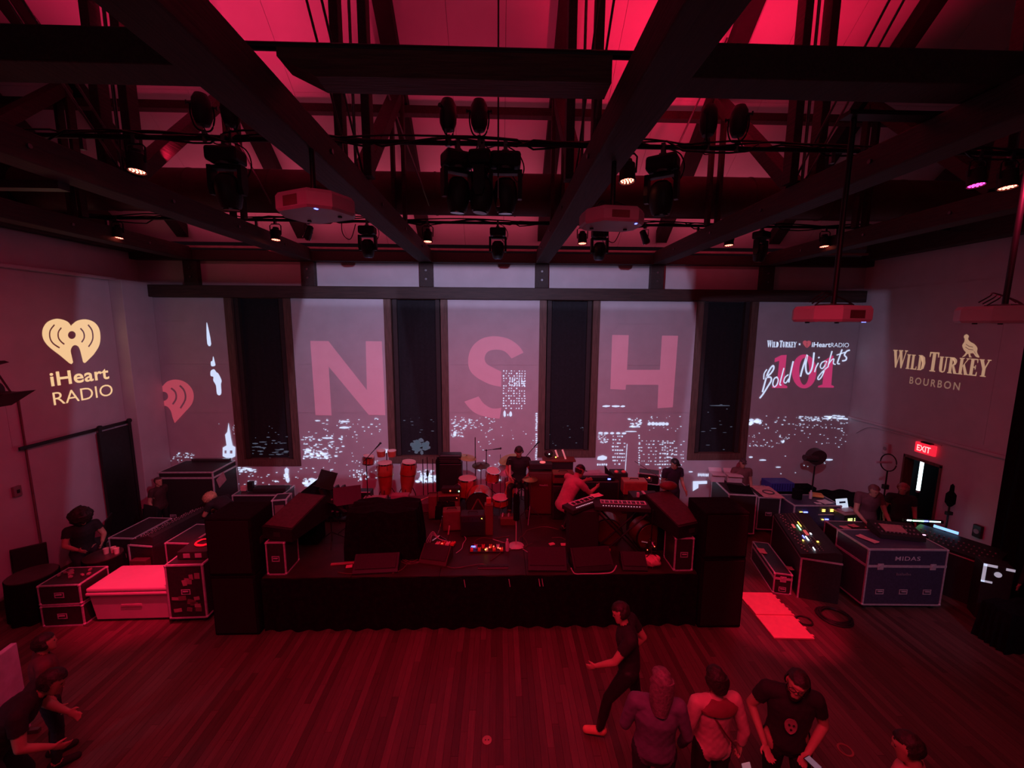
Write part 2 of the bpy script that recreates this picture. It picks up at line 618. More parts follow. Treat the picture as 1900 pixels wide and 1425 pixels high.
cl = bpy.data.objects.new('ceiling', None)
COL.objects.link(cl)
cl['kind'] = 'structure'
bx = [XL - .2] + TX + [XR + .2]
YR = 5.6           # ridge
for i in range(len(bx) - 1):
    a, b = bx[i], bx[i + 1]
    n = 3 if b - a > 2 else 1
    for j in range(n):
        x0, x1 = a + (b - a) * j / n + .003, a + (b - a) * (j + 1) / n - .003
        for y0, y1 in ((YB + .1, 7.9), (7.895, YR)):
            q = M()
            z0, z1 = roofz(y0) + .3, roofz(y1) + .3
            q.loft([[(x0, y0, z0), (x0, y1, z1), (x0, y1, z1 + .05), (x0, y0, z0 + .05)],
                    [(x1, y0, z0), (x1, y1, z1), (x1, y1, z1 + .05), (x1, y0, z0 + .05)]])
            q.obj('ceiling_panel', lining_m, cl)
    q = M()
    z1 = roofz(YR) + .3
    q.loft([[(a, YR, z1), (a, YF, z1 - 6.5 * .42), (a, YF, z1 - 6.4 * .42), (a, YR, z1 + .06)],
            [(b, YR, z1), (b, YF, z1 - 6.5 * .42), (b, YF, z1 - 6.4 * .42), (b, YR, z1 + .06)]])
    q.obj('ceiling_panel', lining_m, cl)

# ---- trusses
names = ['leftmost roof truss, half hidden in the dark above the gold heart logo',
         'second roof truss from the left, its chord running over the far left lamps',
         'third roof truss from the left, its heavy chord crossing above the left ceiling projector',
         'fourth roof truss from the left, its chord running over the right ceiling projector',
         'fifth roof truss from the left, in the red lit right half',
         'rightmost roof truss, in the dark above the far right projector']
for i, x in enumerate(TX):
    t = thing('roof_truss', names[i], 'roof truss', (x, 0, 0))
    M().box(-.15, .15, YF, YB - .24, 6.28, 6.56, .012).obj('bottom_chord', beam_m, t)
    # rafter
    q = M()
    y0, y1 = YB - .26, YR
    q.loft([[(-.13, y0, roofz(y0) + .02), (.13, y0, roofz(y0) + .02), (.13, y0, roofz(y0) + .29), (-.13, y0, roofz(y0) + .29)],
            [(-.13, y1, roofz(y1) + .02), (.13, y1, roofz(y1) + .02), (.13, y1, roofz(y1) + .29), (-.13, y1, roofz(y1) + .29)]])
    q.obj('rafter', mat('unlit_timber', (.010, .005, .005), .75, var=.3), t)  # darker copy of the beam timber, unlit look put into its colour
    # paired queen posts and rod
    for dx in (-.16, .16):
        M().box(dx - .05, dx + .05, 5.28, 5.44, 6.58, roofz(5.6) - .1, .008).obj('queen_post', beam_m, t)
    M().cyl((0, 5.36, 6.5), (0, 5.36, roofz(5.6)), .018, seg=8).obj('tie_rod', steel_m, t)
    # strut
    a, b = Vector((0, 5.50, 6.60)), Vector((0, 7.62, 8.66))
    dd = (b - a)
    M().cbox((a + b) / 2, (.16, .20, dd.length), dd.to_track_quat('Z', 'X').to_matrix(), .008).obj('strut', beam_m, t)
    for dx in (-.09, .09):
        M().box(dx - .03, dx + .03, 7.52, 7.64, 6.60, 8.62, .005).obj('hanger', beam_m, t)
    a, b = Vector((0, 3.2, 9.9)), Vector((0, 5.3, 6.7))
    for dx in (-.07, .07):
        M().cyl((dx, 5.42, 6.62), (dx, 3.55, 8.75), .013, seg=7).obj('brace_rod', steel_m, t)
    if i in (1, 2, 4):
        M().cyl((-.3, 6.9, 9.2), (-.3 + (.8 if i != 4 else -.8), 7.7, 6.9), .015, seg=7).obj('cross_rod', steel_m, t)
    for yy in (4.2, 5.9, 7.3, 8.8):
        M().cyl((.15, yy, 6.42), (.17, yy, 6.42), .022, seg=8).obj('bolt', steel_m, t)
        M().cyl((-.17, yy, 6.42), (-.15, yy, 6.42), .022, seg=8).obj('bolt', steel_m, t)
# purlins
for lab, yy, zz, hh in (('long dark purlin under the roof lining, above the duct', 7.78, roofz(7.78) - .06, .13),):
    tag(M().box(XL, XR, yy - .08, yy + .08, zz - hh, zz, .008).obj('purlin', beam_m), lab, 'purlin')
# cross timbers laid over the near chords
tag(M().box(XL + .05, -1.95, 3.18, 3.46, 6.57, 6.80, .012).obj('cross_timber', beam_m),
    'heavy dark cross timber at the upper left, reaching the left wall', 'timber')
tag(M().box(1.2, XR - .05, 3.18, 3.46, 6.57, 6.80, .012).obj('cross_timber', beam_m),
    'heavy dark cross timber at the upper right, reaching the right wall', 'timber')
q = M().prism([(-1.56, 6.66), (-1.30, 6.54), (.80, 6.54), (.80, 6.72), (-1.56, 6.72)], 3.22, 3.44, 'y')
tag(q.obj('hanging_timber', mat('red_brown_timber', (.085, .03, .026), .6, var=.35, scale=6, bump=.4, stretch=(.6, 8, 8))),
    'short reddish timber with a cut left end between the two middle trusses', 'timber')
tag(M().cyl((XL + .3, 3.42, 6.84), (XR - .3, 3.42, 6.84), .030, seg=12).obj('rigging_pipe', pipe_m, smooth=True),
    'long black pipe nearest the top of the picture, lying on the cross timbers', 'pipe')

# duct
dt = thing('air_duct', 'large round dark air duct running the width of the roof', 'duct', (0, 8.0, 7.19))
n = 12
for i in range(n):
    x0, x1 = XL + .1 + i * (XR - XL - .2) / n, XL + .1 + (i + 1) * (XR - XL - .2) / n
    M().cyl((x0, 0, 0), (x1, 0, 0), .36, seg=40).obj('duct_section', duct_m, dt, smooth=True)
    if i:
        M().cyl((x0 - .015, 0, 0), (x0 + .015, 0, 0), .368, seg=40).obj('duct_band', duct_m, dt, smooth=True)

# lighting pipes
PIPES = [(4.9, 6.80, 'front'), (8.1, 6.72, 'rear')]
for yy, zz, s in PIPES:
    t = thing('lighting_pipe', 'long black lighting pipe with taped cables, the %s' % ('nearer one under the purlin' if s == 'front' else 'farther one below the duct'), 'pipe', (0, yy, zz))
    M().cyl((XL + .3, 0, 0), (XR - .3, 0, 0), .026, seg=12).obj('pipe', pipe_m, t, smooth=True)
    for kk in range(3):
        pts = []
        for i in range(90):
            x = XL + .5 + i * (XR - XL - 1) / 89
            pts.append((x, -.02 + .03 * math.sin(i * .9 + kk * 2), .03 + .012 * kk + .02 * math.sin(i * .63 + kk) - (.10 * abs(math.sin(i * .21 + kk)) if (i // 9) % 3 == kk else 0)))
        M().tube(pts, .011, 5).obj('cable', cable_m, t)
    for i, x in enumerate(TX):
        M().box(x - .02, x + .02, -.02, .02, -.14, -.02).obj('clamp', steel_m, t)
# ------------------------------------------------------------------ projected images on the walls
LEFT_W = ('left', XL + .012)
RIGHT_W = ('right', XR - .012)
BACK_W = ('back', YB - .012)


def wallmat(which, off):
    if which[0] == 'left':      # reader looks towards -x, reads towards +y
        c = [Vector((0, 1, 0)), Vector((0, 0, 1)), Vector((1, 0, 0))]
        o = Vector((which[1] + off, 0, 0))
    elif which[0] == 'right':
        c = [Vector((0, -1, 0)), Vector((0, 0, 1)), Vector((-1, 0, 0))]
        o = Vector((which[1] - off, 0, 0))
    else:
        c = [Vector((1, 0, 0)), Vector((0, 0, 1)), Vector((0, -1, 0))]
        o = Vector((0, which[1] - off, 0))
    m = Matrix((c[0], c[1], c[2])).transposed().to_4x4()
    return Matrix.Translation(o) @ m


def seen(which, px, py):
    """(u, v) on the wall's own axes of the point seen there."""
    d = ray(px, py)
    if which[0] == 'back':
        t = which[1] / d.y
        return d.x * t, CAMZ + d.z * t
    t = which[1] / d.x
    y = d.y * t
    return (y if which[0] == 'left' else -y), CAMZ + d.z * t


def ribbon(pts, w_, closed=False):
    """Outline polygon of a stroke of width w_ (number or list)."""
    P = [Vector(p[:2]) for p in pts]
    a, b = [], []
    n = len(P)
    for i in range(n):
        t = (P[min(i + 1, n - 1)] - P[max(i - 1, 0)])
        t = t.normalized() if t.length else Vector((1, 0))
        nn = Vector((-t.y, t.x))
        ww = (w_[i] if hasattr(w_, '__len__') else w_) / 2
        a.append(P[i] + nn * ww)
        b.append(P[i] - nn * ww)
    return [tuple(p) for p in a + b[::-1]]


def smooth_pts(pts, k=4, closed=False):
    """Catmull-Rom resampling."""
    P = [Vector(p) for p in pts]
    n = len(P)
    out = []
    for i in range(n if closed else n - 1):
        p0 = P[(i - 1) % n] if closed or i > 0 else P[0]
        p1, p2 = P[i], P[(i + 1) % n]
        p3 = P[(i + 2) % n] if closed or i + 2 < n else P[-1]
        for j in range(k):
            t = j / k
            out.append(.5 * ((2 * p1) + (p2 - p0) * t + (2 * p0 - 5 * p1 + 4 * p2 - p3) * t * t + (3 * p1 - p0 - 3 * p2 + p3) * t ** 3))
    if not closed:
        out.append(P[-1])
    return [tuple(p) for p in out]


DG = None


def to_mesh(ob, name, m):
    bpy.context.view_layer.update()
    me = bpy.data.meshes.new_from_object(ob.evaluated_get(bpy.context.evaluated_depsgraph_get()))
    me.name = name
    me.materials.clear()
    me.materials.append(m)
    d = ob.data
    bpy.data.objects.remove(ob)
    return me


def flat(name, loops, which, m, off=.003, th=.0015, parent=None):
    """Filled 2-D shape (first loop outer, others holes or islands) lying on a wall."""
    cu = bpy.data.curves.new(name, 'CURVE')
    cu.dimensions = '2D'
    cu.fill_mode = 'BOTH'
    cu.extrude = th
    for lp in loops:
        s = cu.splines.new('POLY')
        s.points.add(len(lp) - 1)
        for i, p in enumerate(lp):
            s.points[i].co = (p[0], p[1], 0, 1)
        s.use_cyclic_u = True
    ob = bpy.data.objects.new(name, cu)
    COL.objects.link(ob)
    me = to_mesh(ob, name, m)
    me.transform(wallmat(which, off) if isinstance(which, tuple) else which)
    return link(name, me, parent)


def ftext(body, m, mw_, u0, v0, width=None, height=.2, bold=0., th=.0015, parent=None, name='lettering', spacing=1.):
    cu = bpy.data.curves.new(name, 'FONT')
    cu.body = body
    cu.size = 1
    cu.offset = bold
    cu.extrude = 0
    cu.space_character = spacing
    cu.resolution_u = 4
    ob = bpy.data.objects.new(name, cu)
    COL.objects.link(ob)
    me = to_mesh(ob, name, m)
    co = np.empty(len(me.vertices) * 3)
    me.vertices.foreach_get('co', co)
    co = co.reshape(-1, 3)
    mn, mx = co.min(0), co.max(0)
    s = height / .73 if height else 1
    sx = width / (mx[0] - mn[0]) if width else s
    co[:, 0] = (co[:, 0] - mn[0]) * sx + u0
    co[:, 1] = co[:, 1] * s + v0
    me.vertices.foreach_set('co', co.ravel())
    me.transform(mw_)
    return link(name, me, parent)


def circ(c, r, n=28, ry=None):
    return [(c[0] + r * math.cos(2 * PI * i / n), c[1] + (ry or r) * math.sin(2 * PI * i / n)) for i in range(n)]


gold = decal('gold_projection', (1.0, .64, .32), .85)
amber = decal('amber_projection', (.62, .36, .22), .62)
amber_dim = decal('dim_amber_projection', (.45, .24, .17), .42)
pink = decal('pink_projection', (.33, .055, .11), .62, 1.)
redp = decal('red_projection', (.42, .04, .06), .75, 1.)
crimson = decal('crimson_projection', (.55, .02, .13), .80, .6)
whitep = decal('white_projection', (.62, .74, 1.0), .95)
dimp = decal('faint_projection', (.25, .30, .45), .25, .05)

# --- left wall: heart, radio waves, wordmark
Z4 = lambda pts: [seen(LEFT_W, x / 2.968, 420 + y / 2.968) for x, y in pts]
heart = Z4(smooth_pts([(387, 578), (368, 556), (335, 543), (298, 541), (255, 560), (231, 600), (234, 648), (265, 692), (325, 738)], 4)
           + [(380, 783), (392, 788), (400, 778)] + smooth_pts([(391, 740), (386, 712), (396, 690), (412, 683), (430, 692), (440, 714)], 3)
           + [(456, 776), (464, 781), (472, 776)] + smooth_pts([(512, 735), (541, 688), (549, 640), (540, 588), (510, 554), (465, 541), (422, 549), (398, 566), (387, 578)], 4)[:-1])
holes = [Z4(circ((392, 628), 22))]
for st in ([(334, 588), (318, 612), (318, 642), (332, 664), (352, 680)], [(296, 572), (272, 606), (272, 646), (290, 676), (326, 700)],
           [(438, 590), (456, 612), (460, 642), (446, 668)], [(480, 570), (502, 600), (508, 640), (500, 668), (484, 692)]):
    holes.append(Z4(ribbon(smooth_pts(st, 4), 9)))
t = thing('projected_logo', 'gold heart emblem with radio waves and wordmark projected on the left wall', 'projection', (XL + .012, 8.5, 3.9))
inv = Matrix.Translation((-(XL + .012), -8.5, -3.9))


def under(o, parent):
    o.parent = parent
    o.data.transform(Matrix.Translation(-parent.location))
    return o


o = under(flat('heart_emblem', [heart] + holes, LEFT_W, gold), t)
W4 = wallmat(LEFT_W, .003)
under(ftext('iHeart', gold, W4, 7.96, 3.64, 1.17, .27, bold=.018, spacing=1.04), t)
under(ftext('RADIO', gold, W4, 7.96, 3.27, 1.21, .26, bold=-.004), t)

# --- serif lettering cut from strokes
def box_(x0, y0, x1, y1):
    return [(x0, y0), (x1, y0), (x1, y1), (x0, y1)]


def serif(ch):
    """Loops of one tall serif capital in a box one unit high; returns (advance, loops)."""
    T, t_, S = .17, .06, .05
    st = lambda x, h=1: [box_(x, 0, x + T, h), box_(x - .06, 0, x + T + .06, S), box_(x - .06, h - S, x + T + .06, h)]
    if ch == 'I':
        return .33, st(.08)
    if ch == 'L':
        return .50, st(.08) + [box_(.08, 0, .46, S + .02), [(.40, 0), (.47, 0), (.47, .24), (.44, .24)]]
    if ch == 'D':
        o_ = ribbon([(.12, .97), (.28, .96), (.42, .85), (.47, .5), (.42, .15), (.28, .04), (.12, .03)], [.06, .07, .12, .17, .12, .07, .06])
        return .60, st(.08) + [o_]
    if ch == 'T':
        return .54, [box_(.18, 0, .35, 1), box_(.11, 0, .42, S), box_(.02, .93, .51, 1), [(.02, 1), (.02, .74), (.06, .74), (.10, .95)], [(.51, 1), (.51, .74), (.47, .74), (.43, .95)]]
    if ch == 'U':
        return .60, [box_(.02, .95, .28, 1), box_(.36, .95, .58, 1), ribbon([(.15, .97), (.15, .3), (.19, .09), (.31, .03), (.42, .09), (.46, .3), (.46, .97)], [.17, .17, .16, .08, .07, .06, .06])]
    if ch == 'R':
        return .62, st(.08) + [ribbon([(.14, .96), (.32, .96), (.42, .86), (.44, .74), (.40, .6), (.30, .52), (.14, .51)], [.06, .08, .13, .16, .13, .08, .06]),
                               [(.24, .52), (.36, .54), (.58, 0), (.40, 0)], box_(.40, -.0, .63, S)]
    if ch == 'K':
        return .62, st(.08) + [[(.22, .42), (.24, .50), (.50, .97), (.56, .97)], [(.26, .54), (.36, .64), (.60, 0), (.42, 0)], box_(.42, .95, .62, 1), box_(.39, 0, .64, S)]
    if ch == 'E':
        return .52, st(.08) + [box_(.08, 0, .46, .06), box_(.08, .94, .45, 1), box_(.2, .47, .36, .54), [(.40, 0), (.48, 0), (.48, .24), (.45, .24)], [(.40, 1), (.46, 1), (.46, .77), (.43, .77)], box_(.34, .38, .38, .63)]
    if ch == 'Y':
        return .60, [box_(.22, 0, .39, .45), box_(.15, 0, .46, S), [(.22, .45), (.39, .45), (.22, 1), (.03, 1)], [(.30, .42), (.38, .46), (.57, 1), (.50, 1)], box_(0, .95, .27, 1), box_(.43, .95, .63, 1)]
    if ch == 'W':
        return .86, [[(.02, 1), (.20, 1), (.33, .2), (.27, 0), (.22, 0)], [(.24, 0), (.29, 0), (.45, .85), (.41, .85)], [(.36, 1), (.54, 1), (.67, .2), (.61, 0), (.56, 0)],
                     [(.58, 0), (.63, 0), (.82, 1), (.77, 1)], box_(-.02, .95, .26, 1), box_(.33, .95, .60, 1), box_(.70, .95, .88, 1)]
    return .3, []


def serif_word(word, which, u0, u1, v0, h, m, t, off=.003):
    """Capitals; an upper-case letter stands tall, a lower-case one is a small capital."""
    xs, x = [], 0
    for ch in word:
        s = 1 if ch.isupper() else .80
        adv, lp = serif(ch.upper())
        xs.append((x, s, lp))
        x += adv * s * (1 if ch != ' ' else .5)
    k = (u1 - u0) / x
    for (x0, s, lp), ch in zip(xs, word):
        if not lp:
            continue
        me_loops = [[(u0 + (x0 + p * s) * k, v0 + q * s * h - (0 if s == 1 else -.0)) for p, q in l] for l in lp]
        # overlapping strokes: one mesh of separate prisms per letter
        bm_ = M()
        W_ = wallmat(which, off)
        for j, l in enumerate(me_loops):
            ar = sum(l[i][0] * l[(i + 1) % len(l)][1] - l[(i + 1) % len(l)][0] * l[i][1] for i in range(len(l)))
            if ar < 0:
                l = l[::-1]
            dz = j * .00012
            vs = [bm_.bm.verts.new(W_ @ Vector((p, q, dz))) for p, q in l]
            f = bm_.bm.faces.new(vs)
            if len(vs) > 4:
                bmesh.ops.triangulate(bm_.bm, faces=[f])
        me = bpy.data.meshes.new('letter')
        bm_.bm.to_mesh(me)
        bm_.bm.free()
        me.materials.append(m)
        under(link('letter', me), t)


t = thing('projected_logo', 'amber serif lettering with a standing bird projected on the right wall', 'projection', (XR - .012, 8.2, 4.1))
serif_word('Wild Turkey', RIGHT_W, -9.20, -7.30, 3.93, .40, amber, t)
ftt = ftext('BOURBON', amber_dim, wallmat(RIGHT_W, .003), -8.74, 3.62, 1.0, .155, bold=.012, spacing=1.35)
under(ftt, t)
ZR = lambda pts: [seen(RIGHT_W, 1350 + x / 2.969, 480 + y / 2.969) for x, y in pts]
bird = ZR(smooth_pts([(1302, 392), (1314, 386), (1326, 396), (1322, 412), (1336, 428), (1358, 440), (1374, 462), (1372, 484), (1386, 512), (1366, 508), (1352, 490), (1334, 492)], 3)
          + [(1338, 508), (1346, 512), (1330, 513), (1326, 494), (1318, 494), (1308, 506), (1290, 513), (1304, 498), (1312, 486)]
          + smooth_pts([(1300, 472), (1291, 448), (1302, 428), (1304, 412), (1298, 402)], 3))
bh = [ZR(ribbon([(1310, 440), (1328, 452), (1350, 456)], 4)), ZR(ribbon([(1308, 456), (1326, 468), (1352, 472)], 4)), ZR(ribbon([(1356, 478), (1366, 496)], 3))]
under(flat('bird_emblem', [bird] + bh, RIGHT_W, amber), t)

# --- back wall: three huge letters
B5 = lambda pts: [seen(BACK_W, 400 + x / 3.0317, 460 + y / 3.0317) for x, y in pts]
B6 = lambda pts: [seen(BACK_W, 900 + x / 3.0317, 460 + y / 3.0317) for x, y in pts]
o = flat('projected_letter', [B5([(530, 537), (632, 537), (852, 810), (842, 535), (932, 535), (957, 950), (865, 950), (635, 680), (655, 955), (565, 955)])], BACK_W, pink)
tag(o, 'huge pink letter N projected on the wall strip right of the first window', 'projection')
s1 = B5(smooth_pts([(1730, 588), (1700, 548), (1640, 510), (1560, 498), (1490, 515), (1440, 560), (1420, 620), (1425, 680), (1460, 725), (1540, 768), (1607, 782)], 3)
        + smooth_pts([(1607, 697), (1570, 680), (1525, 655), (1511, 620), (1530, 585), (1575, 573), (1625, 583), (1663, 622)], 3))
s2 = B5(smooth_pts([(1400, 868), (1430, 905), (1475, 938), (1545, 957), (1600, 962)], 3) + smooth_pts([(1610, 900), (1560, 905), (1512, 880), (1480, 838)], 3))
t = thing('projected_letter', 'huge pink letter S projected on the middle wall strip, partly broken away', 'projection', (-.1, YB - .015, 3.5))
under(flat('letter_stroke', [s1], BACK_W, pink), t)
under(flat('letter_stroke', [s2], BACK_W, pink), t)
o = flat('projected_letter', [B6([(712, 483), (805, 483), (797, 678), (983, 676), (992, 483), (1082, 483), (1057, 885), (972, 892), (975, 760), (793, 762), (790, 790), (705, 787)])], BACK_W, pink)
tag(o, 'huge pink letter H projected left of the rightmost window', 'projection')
# half heart on the first strip
ZL = lambda pts: [seen(BACK_W, 280 + x / 4.193, 560 + y / 4.193) for x, y in pts]
hh = ZL([(50, 672)] + smooth_pts([(92, 690), (130, 652), (195, 637), (265, 655), (318, 705), (335, 765), (318, 830), (262, 895), (190, 975)], 3)
        + smooth_pts([(172, 930), (158, 880), (128, 846), (95, 842), (78, 850)], 3))
hl = [ZL(circ((100, 768), 36))] + [ZL(ribbon(smooth_pts(s, 3), 15)) for s in ([(158, 704), (192, 735), (198, 785), (172, 830)], [(225, 682), (262, 725), (270, 790), (232, 860)])]
tag(flat('projected_emblem', [hh] + hl, BACK_W, redp), 'red half heart emblem projected on the far left wall strip', 'projection')

# event artwork on the right strip
t = thing('projected_artwork', 'white script over red numerals projected on the rightmost wall strip', 'projection', (7.7, YB - .015, 3.8))
Z3 = lambda pts: [seen(BACK_W, 1390 + x / 5.09, 600 + y / 5.09) for x, y in pts]
for lp in ([[(240, 300), (300, 270), (350, 267), (326, 545), (360, 562), (358, 580), (215, 580), (217, 563), (262, 548), (282, 322), (238, 336)]],
           [circ((518, 420), 116, 36, 160), circ((518, 420), 48, 30, 128)],
           [[(705, 318), (778, 268), (792, 268), (774, 545), (800, 556), (798, 570), (650, 570), (652, 556), (692, 542), (708, 345)]]):
    under(flat('numeral', [Z3(l) for l in lp], BACK_W, crimson), t)
strokes = [([(125, 620), (150, 520), (172, 445), (205, 385), (226, 370), (228, 400), (200, 445), (160, 480), (200, 478), (206, 512), (170, 575), (130, 640), (100, 678)], 13),
           ([(136, 500), (140, 445), (165, 405)], 9),
           ([(262, 475), (235, 492), (222, 540), (236, 570), (262, 545), (272, 500), (258, 474)], 10), ([(325, 390), (302, 480), (288, 545), (303, 550)], 10),
           ([(368, 452), (336, 480), (326, 520), (346, 530), (372, 490)], 9), ([(412, 325), (390, 430), (372, 525)], 12),
           ([(482, 470), (505, 380), (545, 262), (531, 350), (536, 420), (560, 442), (592, 380), (608, 240)], 14),
           ([(650, 338), (628, 380), (615, 425)], 10), ([(650, 283), (658, 292)], 14),
           ([(718, 318), (682, 335), (668, 375), (690, 390), (720, 345), (728, 320), (710, 400), (682, 468), (655, 496), (648, 475), (690, 420), (738, 376)], 9),
           ([(778, 225), (755, 310), (740, 378)], 10), ([(745, 350), (775, 308), (796, 300), (790, 340), (812, 350)], 9),
           ([(872, 208), (848, 280), (830, 338), (852, 344)], 11), ([(822, 262), (900, 234)], 8),
           ([(945, 214), (915, 225), (895, 260), (915, 285), (905, 310), (874, 316)], 12)]
for pts, wd in strokes:
    under(flat('script_stroke', [Z3(ribbon(smooth_pts(pts, 4), wd))], BACK_W, whitep, off=.007), t)
u0, v0 = Z3([(162, 196)])[0]
u1, v1 = Z3([(444, 130)])[0]
serif_word('Wild Turkey', BACK_W, u0, u1, v0, v1 - v0, whitep, t, off=.004)
for lp in ([[(462, 158), (466, 155), (480, 170), (476, 174)]], [[(476, 155), (480, 158), (466, 174), (462, 170)]]):
    under(flat('cross', [Z3(l) for l in lp], BACK_W, whitep), t)
hs = Z3(smooth_pts([(541, 138), (525, 128), (506, 136), (503, 155), (518, 178), (541, 197), (565, 178), (579, 155), (574, 136), (556, 128)], 3, True))
under(flat('small_heart', [hs, Z3(ribbon([(541, 165), (541, 192)], 6)), Z3(circ((541, 156), 6))], BACK_W, redp), t)
WB = wallmat(BACK_W, .003)
a, b = Z3([(586, 188), (762, 188)])
under(ftext('iHeart', whitep, WB, a[0], a[1], b[0] - a[0], .125, bold=.014), t)
a, b = Z3([(766, 188), (934, 188)])
under(ftext('RADIO', whitep, WB, a[0], a[1], b[0] - a[0], .115, bold=-.012), t)

# --- the projected city lights: flecks on each strip of wall, fainter ones on the windows
rnd = random.Random(3)


def flecks(label, items, m, y=YB - .015, soft=False, name='city_lights'):
    q = M()
    for (px, py, w_, h_) in items:
        d = ray(px, py)
        tt = y / d.y
        x, z = d.x * tt, CAMZ + d.z * tt
        k_ = 1 / 73.
        w2, h2 = w_ * k_ / 2, h_ * k_ / 2
        n = 6 if max(w_, h_) > 2 else 4
        vs = []
        for i in range(n):
            an = 2 * PI * (i + .5) / n
            rr = 1.05 * (1 + rnd.uniform(-.18, .18))
            vs.append(q.bm.verts.new((x + math.cos(an) * w2 * rr, y, z + math.sin(an) * h2 * rr)))
        q.bm.faces.new(vs)
    o = q.obj(name, m)
    return tag(o, label, 'projection', kind='stuff')


def cloud(n, x0, x1, y0, y1, wr=(1, 3.2), hr=(.8, 1.8), pw=1.):
    return [(rnd.uniform(x0, x1), y0 + (y1 - y0) * rnd.random() ** pw, rnd.uniform(*wr), rnd.uniform(*hr)) for _ in range(n)]


def grid(x0, x1, y0, y1, nx, ny, p=.7, wr=(2, 4), hr=(1, 2)):
    return [(x0 + (x1 - x0) * (i + .5) / nx + rnd.uniform(-.6, .6), y0 + (y1 - y0) * (j + .5) / ny, rnd.uniform(*wr), rnd.uniform(*hr))
            for i in range(nx) for j in range(ny) if rnd.random() < p]


b1 = cloud(26, 322, 362, 848, 857) + cloud(6, 318, 340, 855, 868) + cloud(6, 432, 437, 795, 812, (1, 2)) + [(407, 760 + 33, 1, 1)]
flecks('sprinkle of white projected city lights on the far left wall strip', b1, whitep)
tower = [[(425, 791), (430, 820), (433, 833), (438, 836), (438, 853), (430, 857), (430, 867), (426, 868), (424, 857), (415, 853), (415, 837), (422, 833), (419, 813), (423, 808)]]
o = flat('projected_tower', [[seen(BACK_W, *p) for p in tower[0]], [seen(BACK_W, *p) for p in ((418, 842), (422, 842), (422, 848), (418, 848))], [seen(BACK_W, *p) for p in ((428, 842), (433, 842), (433, 848), (428, 848))]], BACK_W, whitep)
tag(o, 'white spired tower shape projected at the right edge of the far left wall strip', 'projection')
t = thing('projected_spire', 'white blobs in a vertical line projected above the tower, far left strip', 'projection', (-7.0, YB - .015, 4))
for lp in ([(382, 609), (384, 610), (391, 645), (384, 645)], [(395, 668), (398, 678), (399, 685), (392, 686), (391, 678), (394, 676)],
           [(391, 695), (397, 692), (401, 697), (405, 700), (411, 712), (410, 720), (411, 735), (408, 740), (403, 737), (401, 722), (396, 713), (396, 706), (391, 704)]):
    under(flat('blob', [[seen(BACK_W, *p) for p in smooth_pts(lp, 3, True)]], BACK_W, whitep), t)
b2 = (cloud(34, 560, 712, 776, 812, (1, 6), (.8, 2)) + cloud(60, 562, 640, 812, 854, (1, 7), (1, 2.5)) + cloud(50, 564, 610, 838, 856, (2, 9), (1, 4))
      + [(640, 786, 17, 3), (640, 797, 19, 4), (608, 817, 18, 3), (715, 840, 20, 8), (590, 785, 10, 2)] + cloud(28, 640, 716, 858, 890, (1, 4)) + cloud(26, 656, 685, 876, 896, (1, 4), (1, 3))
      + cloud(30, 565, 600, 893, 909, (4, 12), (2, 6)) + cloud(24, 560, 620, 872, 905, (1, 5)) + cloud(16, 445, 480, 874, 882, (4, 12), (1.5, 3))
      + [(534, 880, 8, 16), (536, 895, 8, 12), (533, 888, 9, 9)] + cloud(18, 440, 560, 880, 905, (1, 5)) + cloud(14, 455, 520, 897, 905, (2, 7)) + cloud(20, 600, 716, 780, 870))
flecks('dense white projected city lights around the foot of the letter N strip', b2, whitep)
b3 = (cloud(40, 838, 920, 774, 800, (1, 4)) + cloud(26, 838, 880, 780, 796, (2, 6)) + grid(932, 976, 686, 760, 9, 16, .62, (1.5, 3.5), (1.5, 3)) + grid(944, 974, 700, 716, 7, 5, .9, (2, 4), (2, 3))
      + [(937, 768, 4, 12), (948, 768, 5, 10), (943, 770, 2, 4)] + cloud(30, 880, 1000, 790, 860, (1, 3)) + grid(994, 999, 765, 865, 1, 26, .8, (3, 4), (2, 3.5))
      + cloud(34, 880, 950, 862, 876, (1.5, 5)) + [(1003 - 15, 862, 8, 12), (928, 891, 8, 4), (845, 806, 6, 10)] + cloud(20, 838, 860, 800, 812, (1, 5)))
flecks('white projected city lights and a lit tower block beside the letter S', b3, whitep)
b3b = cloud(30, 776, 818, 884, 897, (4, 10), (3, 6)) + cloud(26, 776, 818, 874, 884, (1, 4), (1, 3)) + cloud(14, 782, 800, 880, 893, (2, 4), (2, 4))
flecks('small bright patch of projected city lights low behind the conga drums', b3b, whitep)
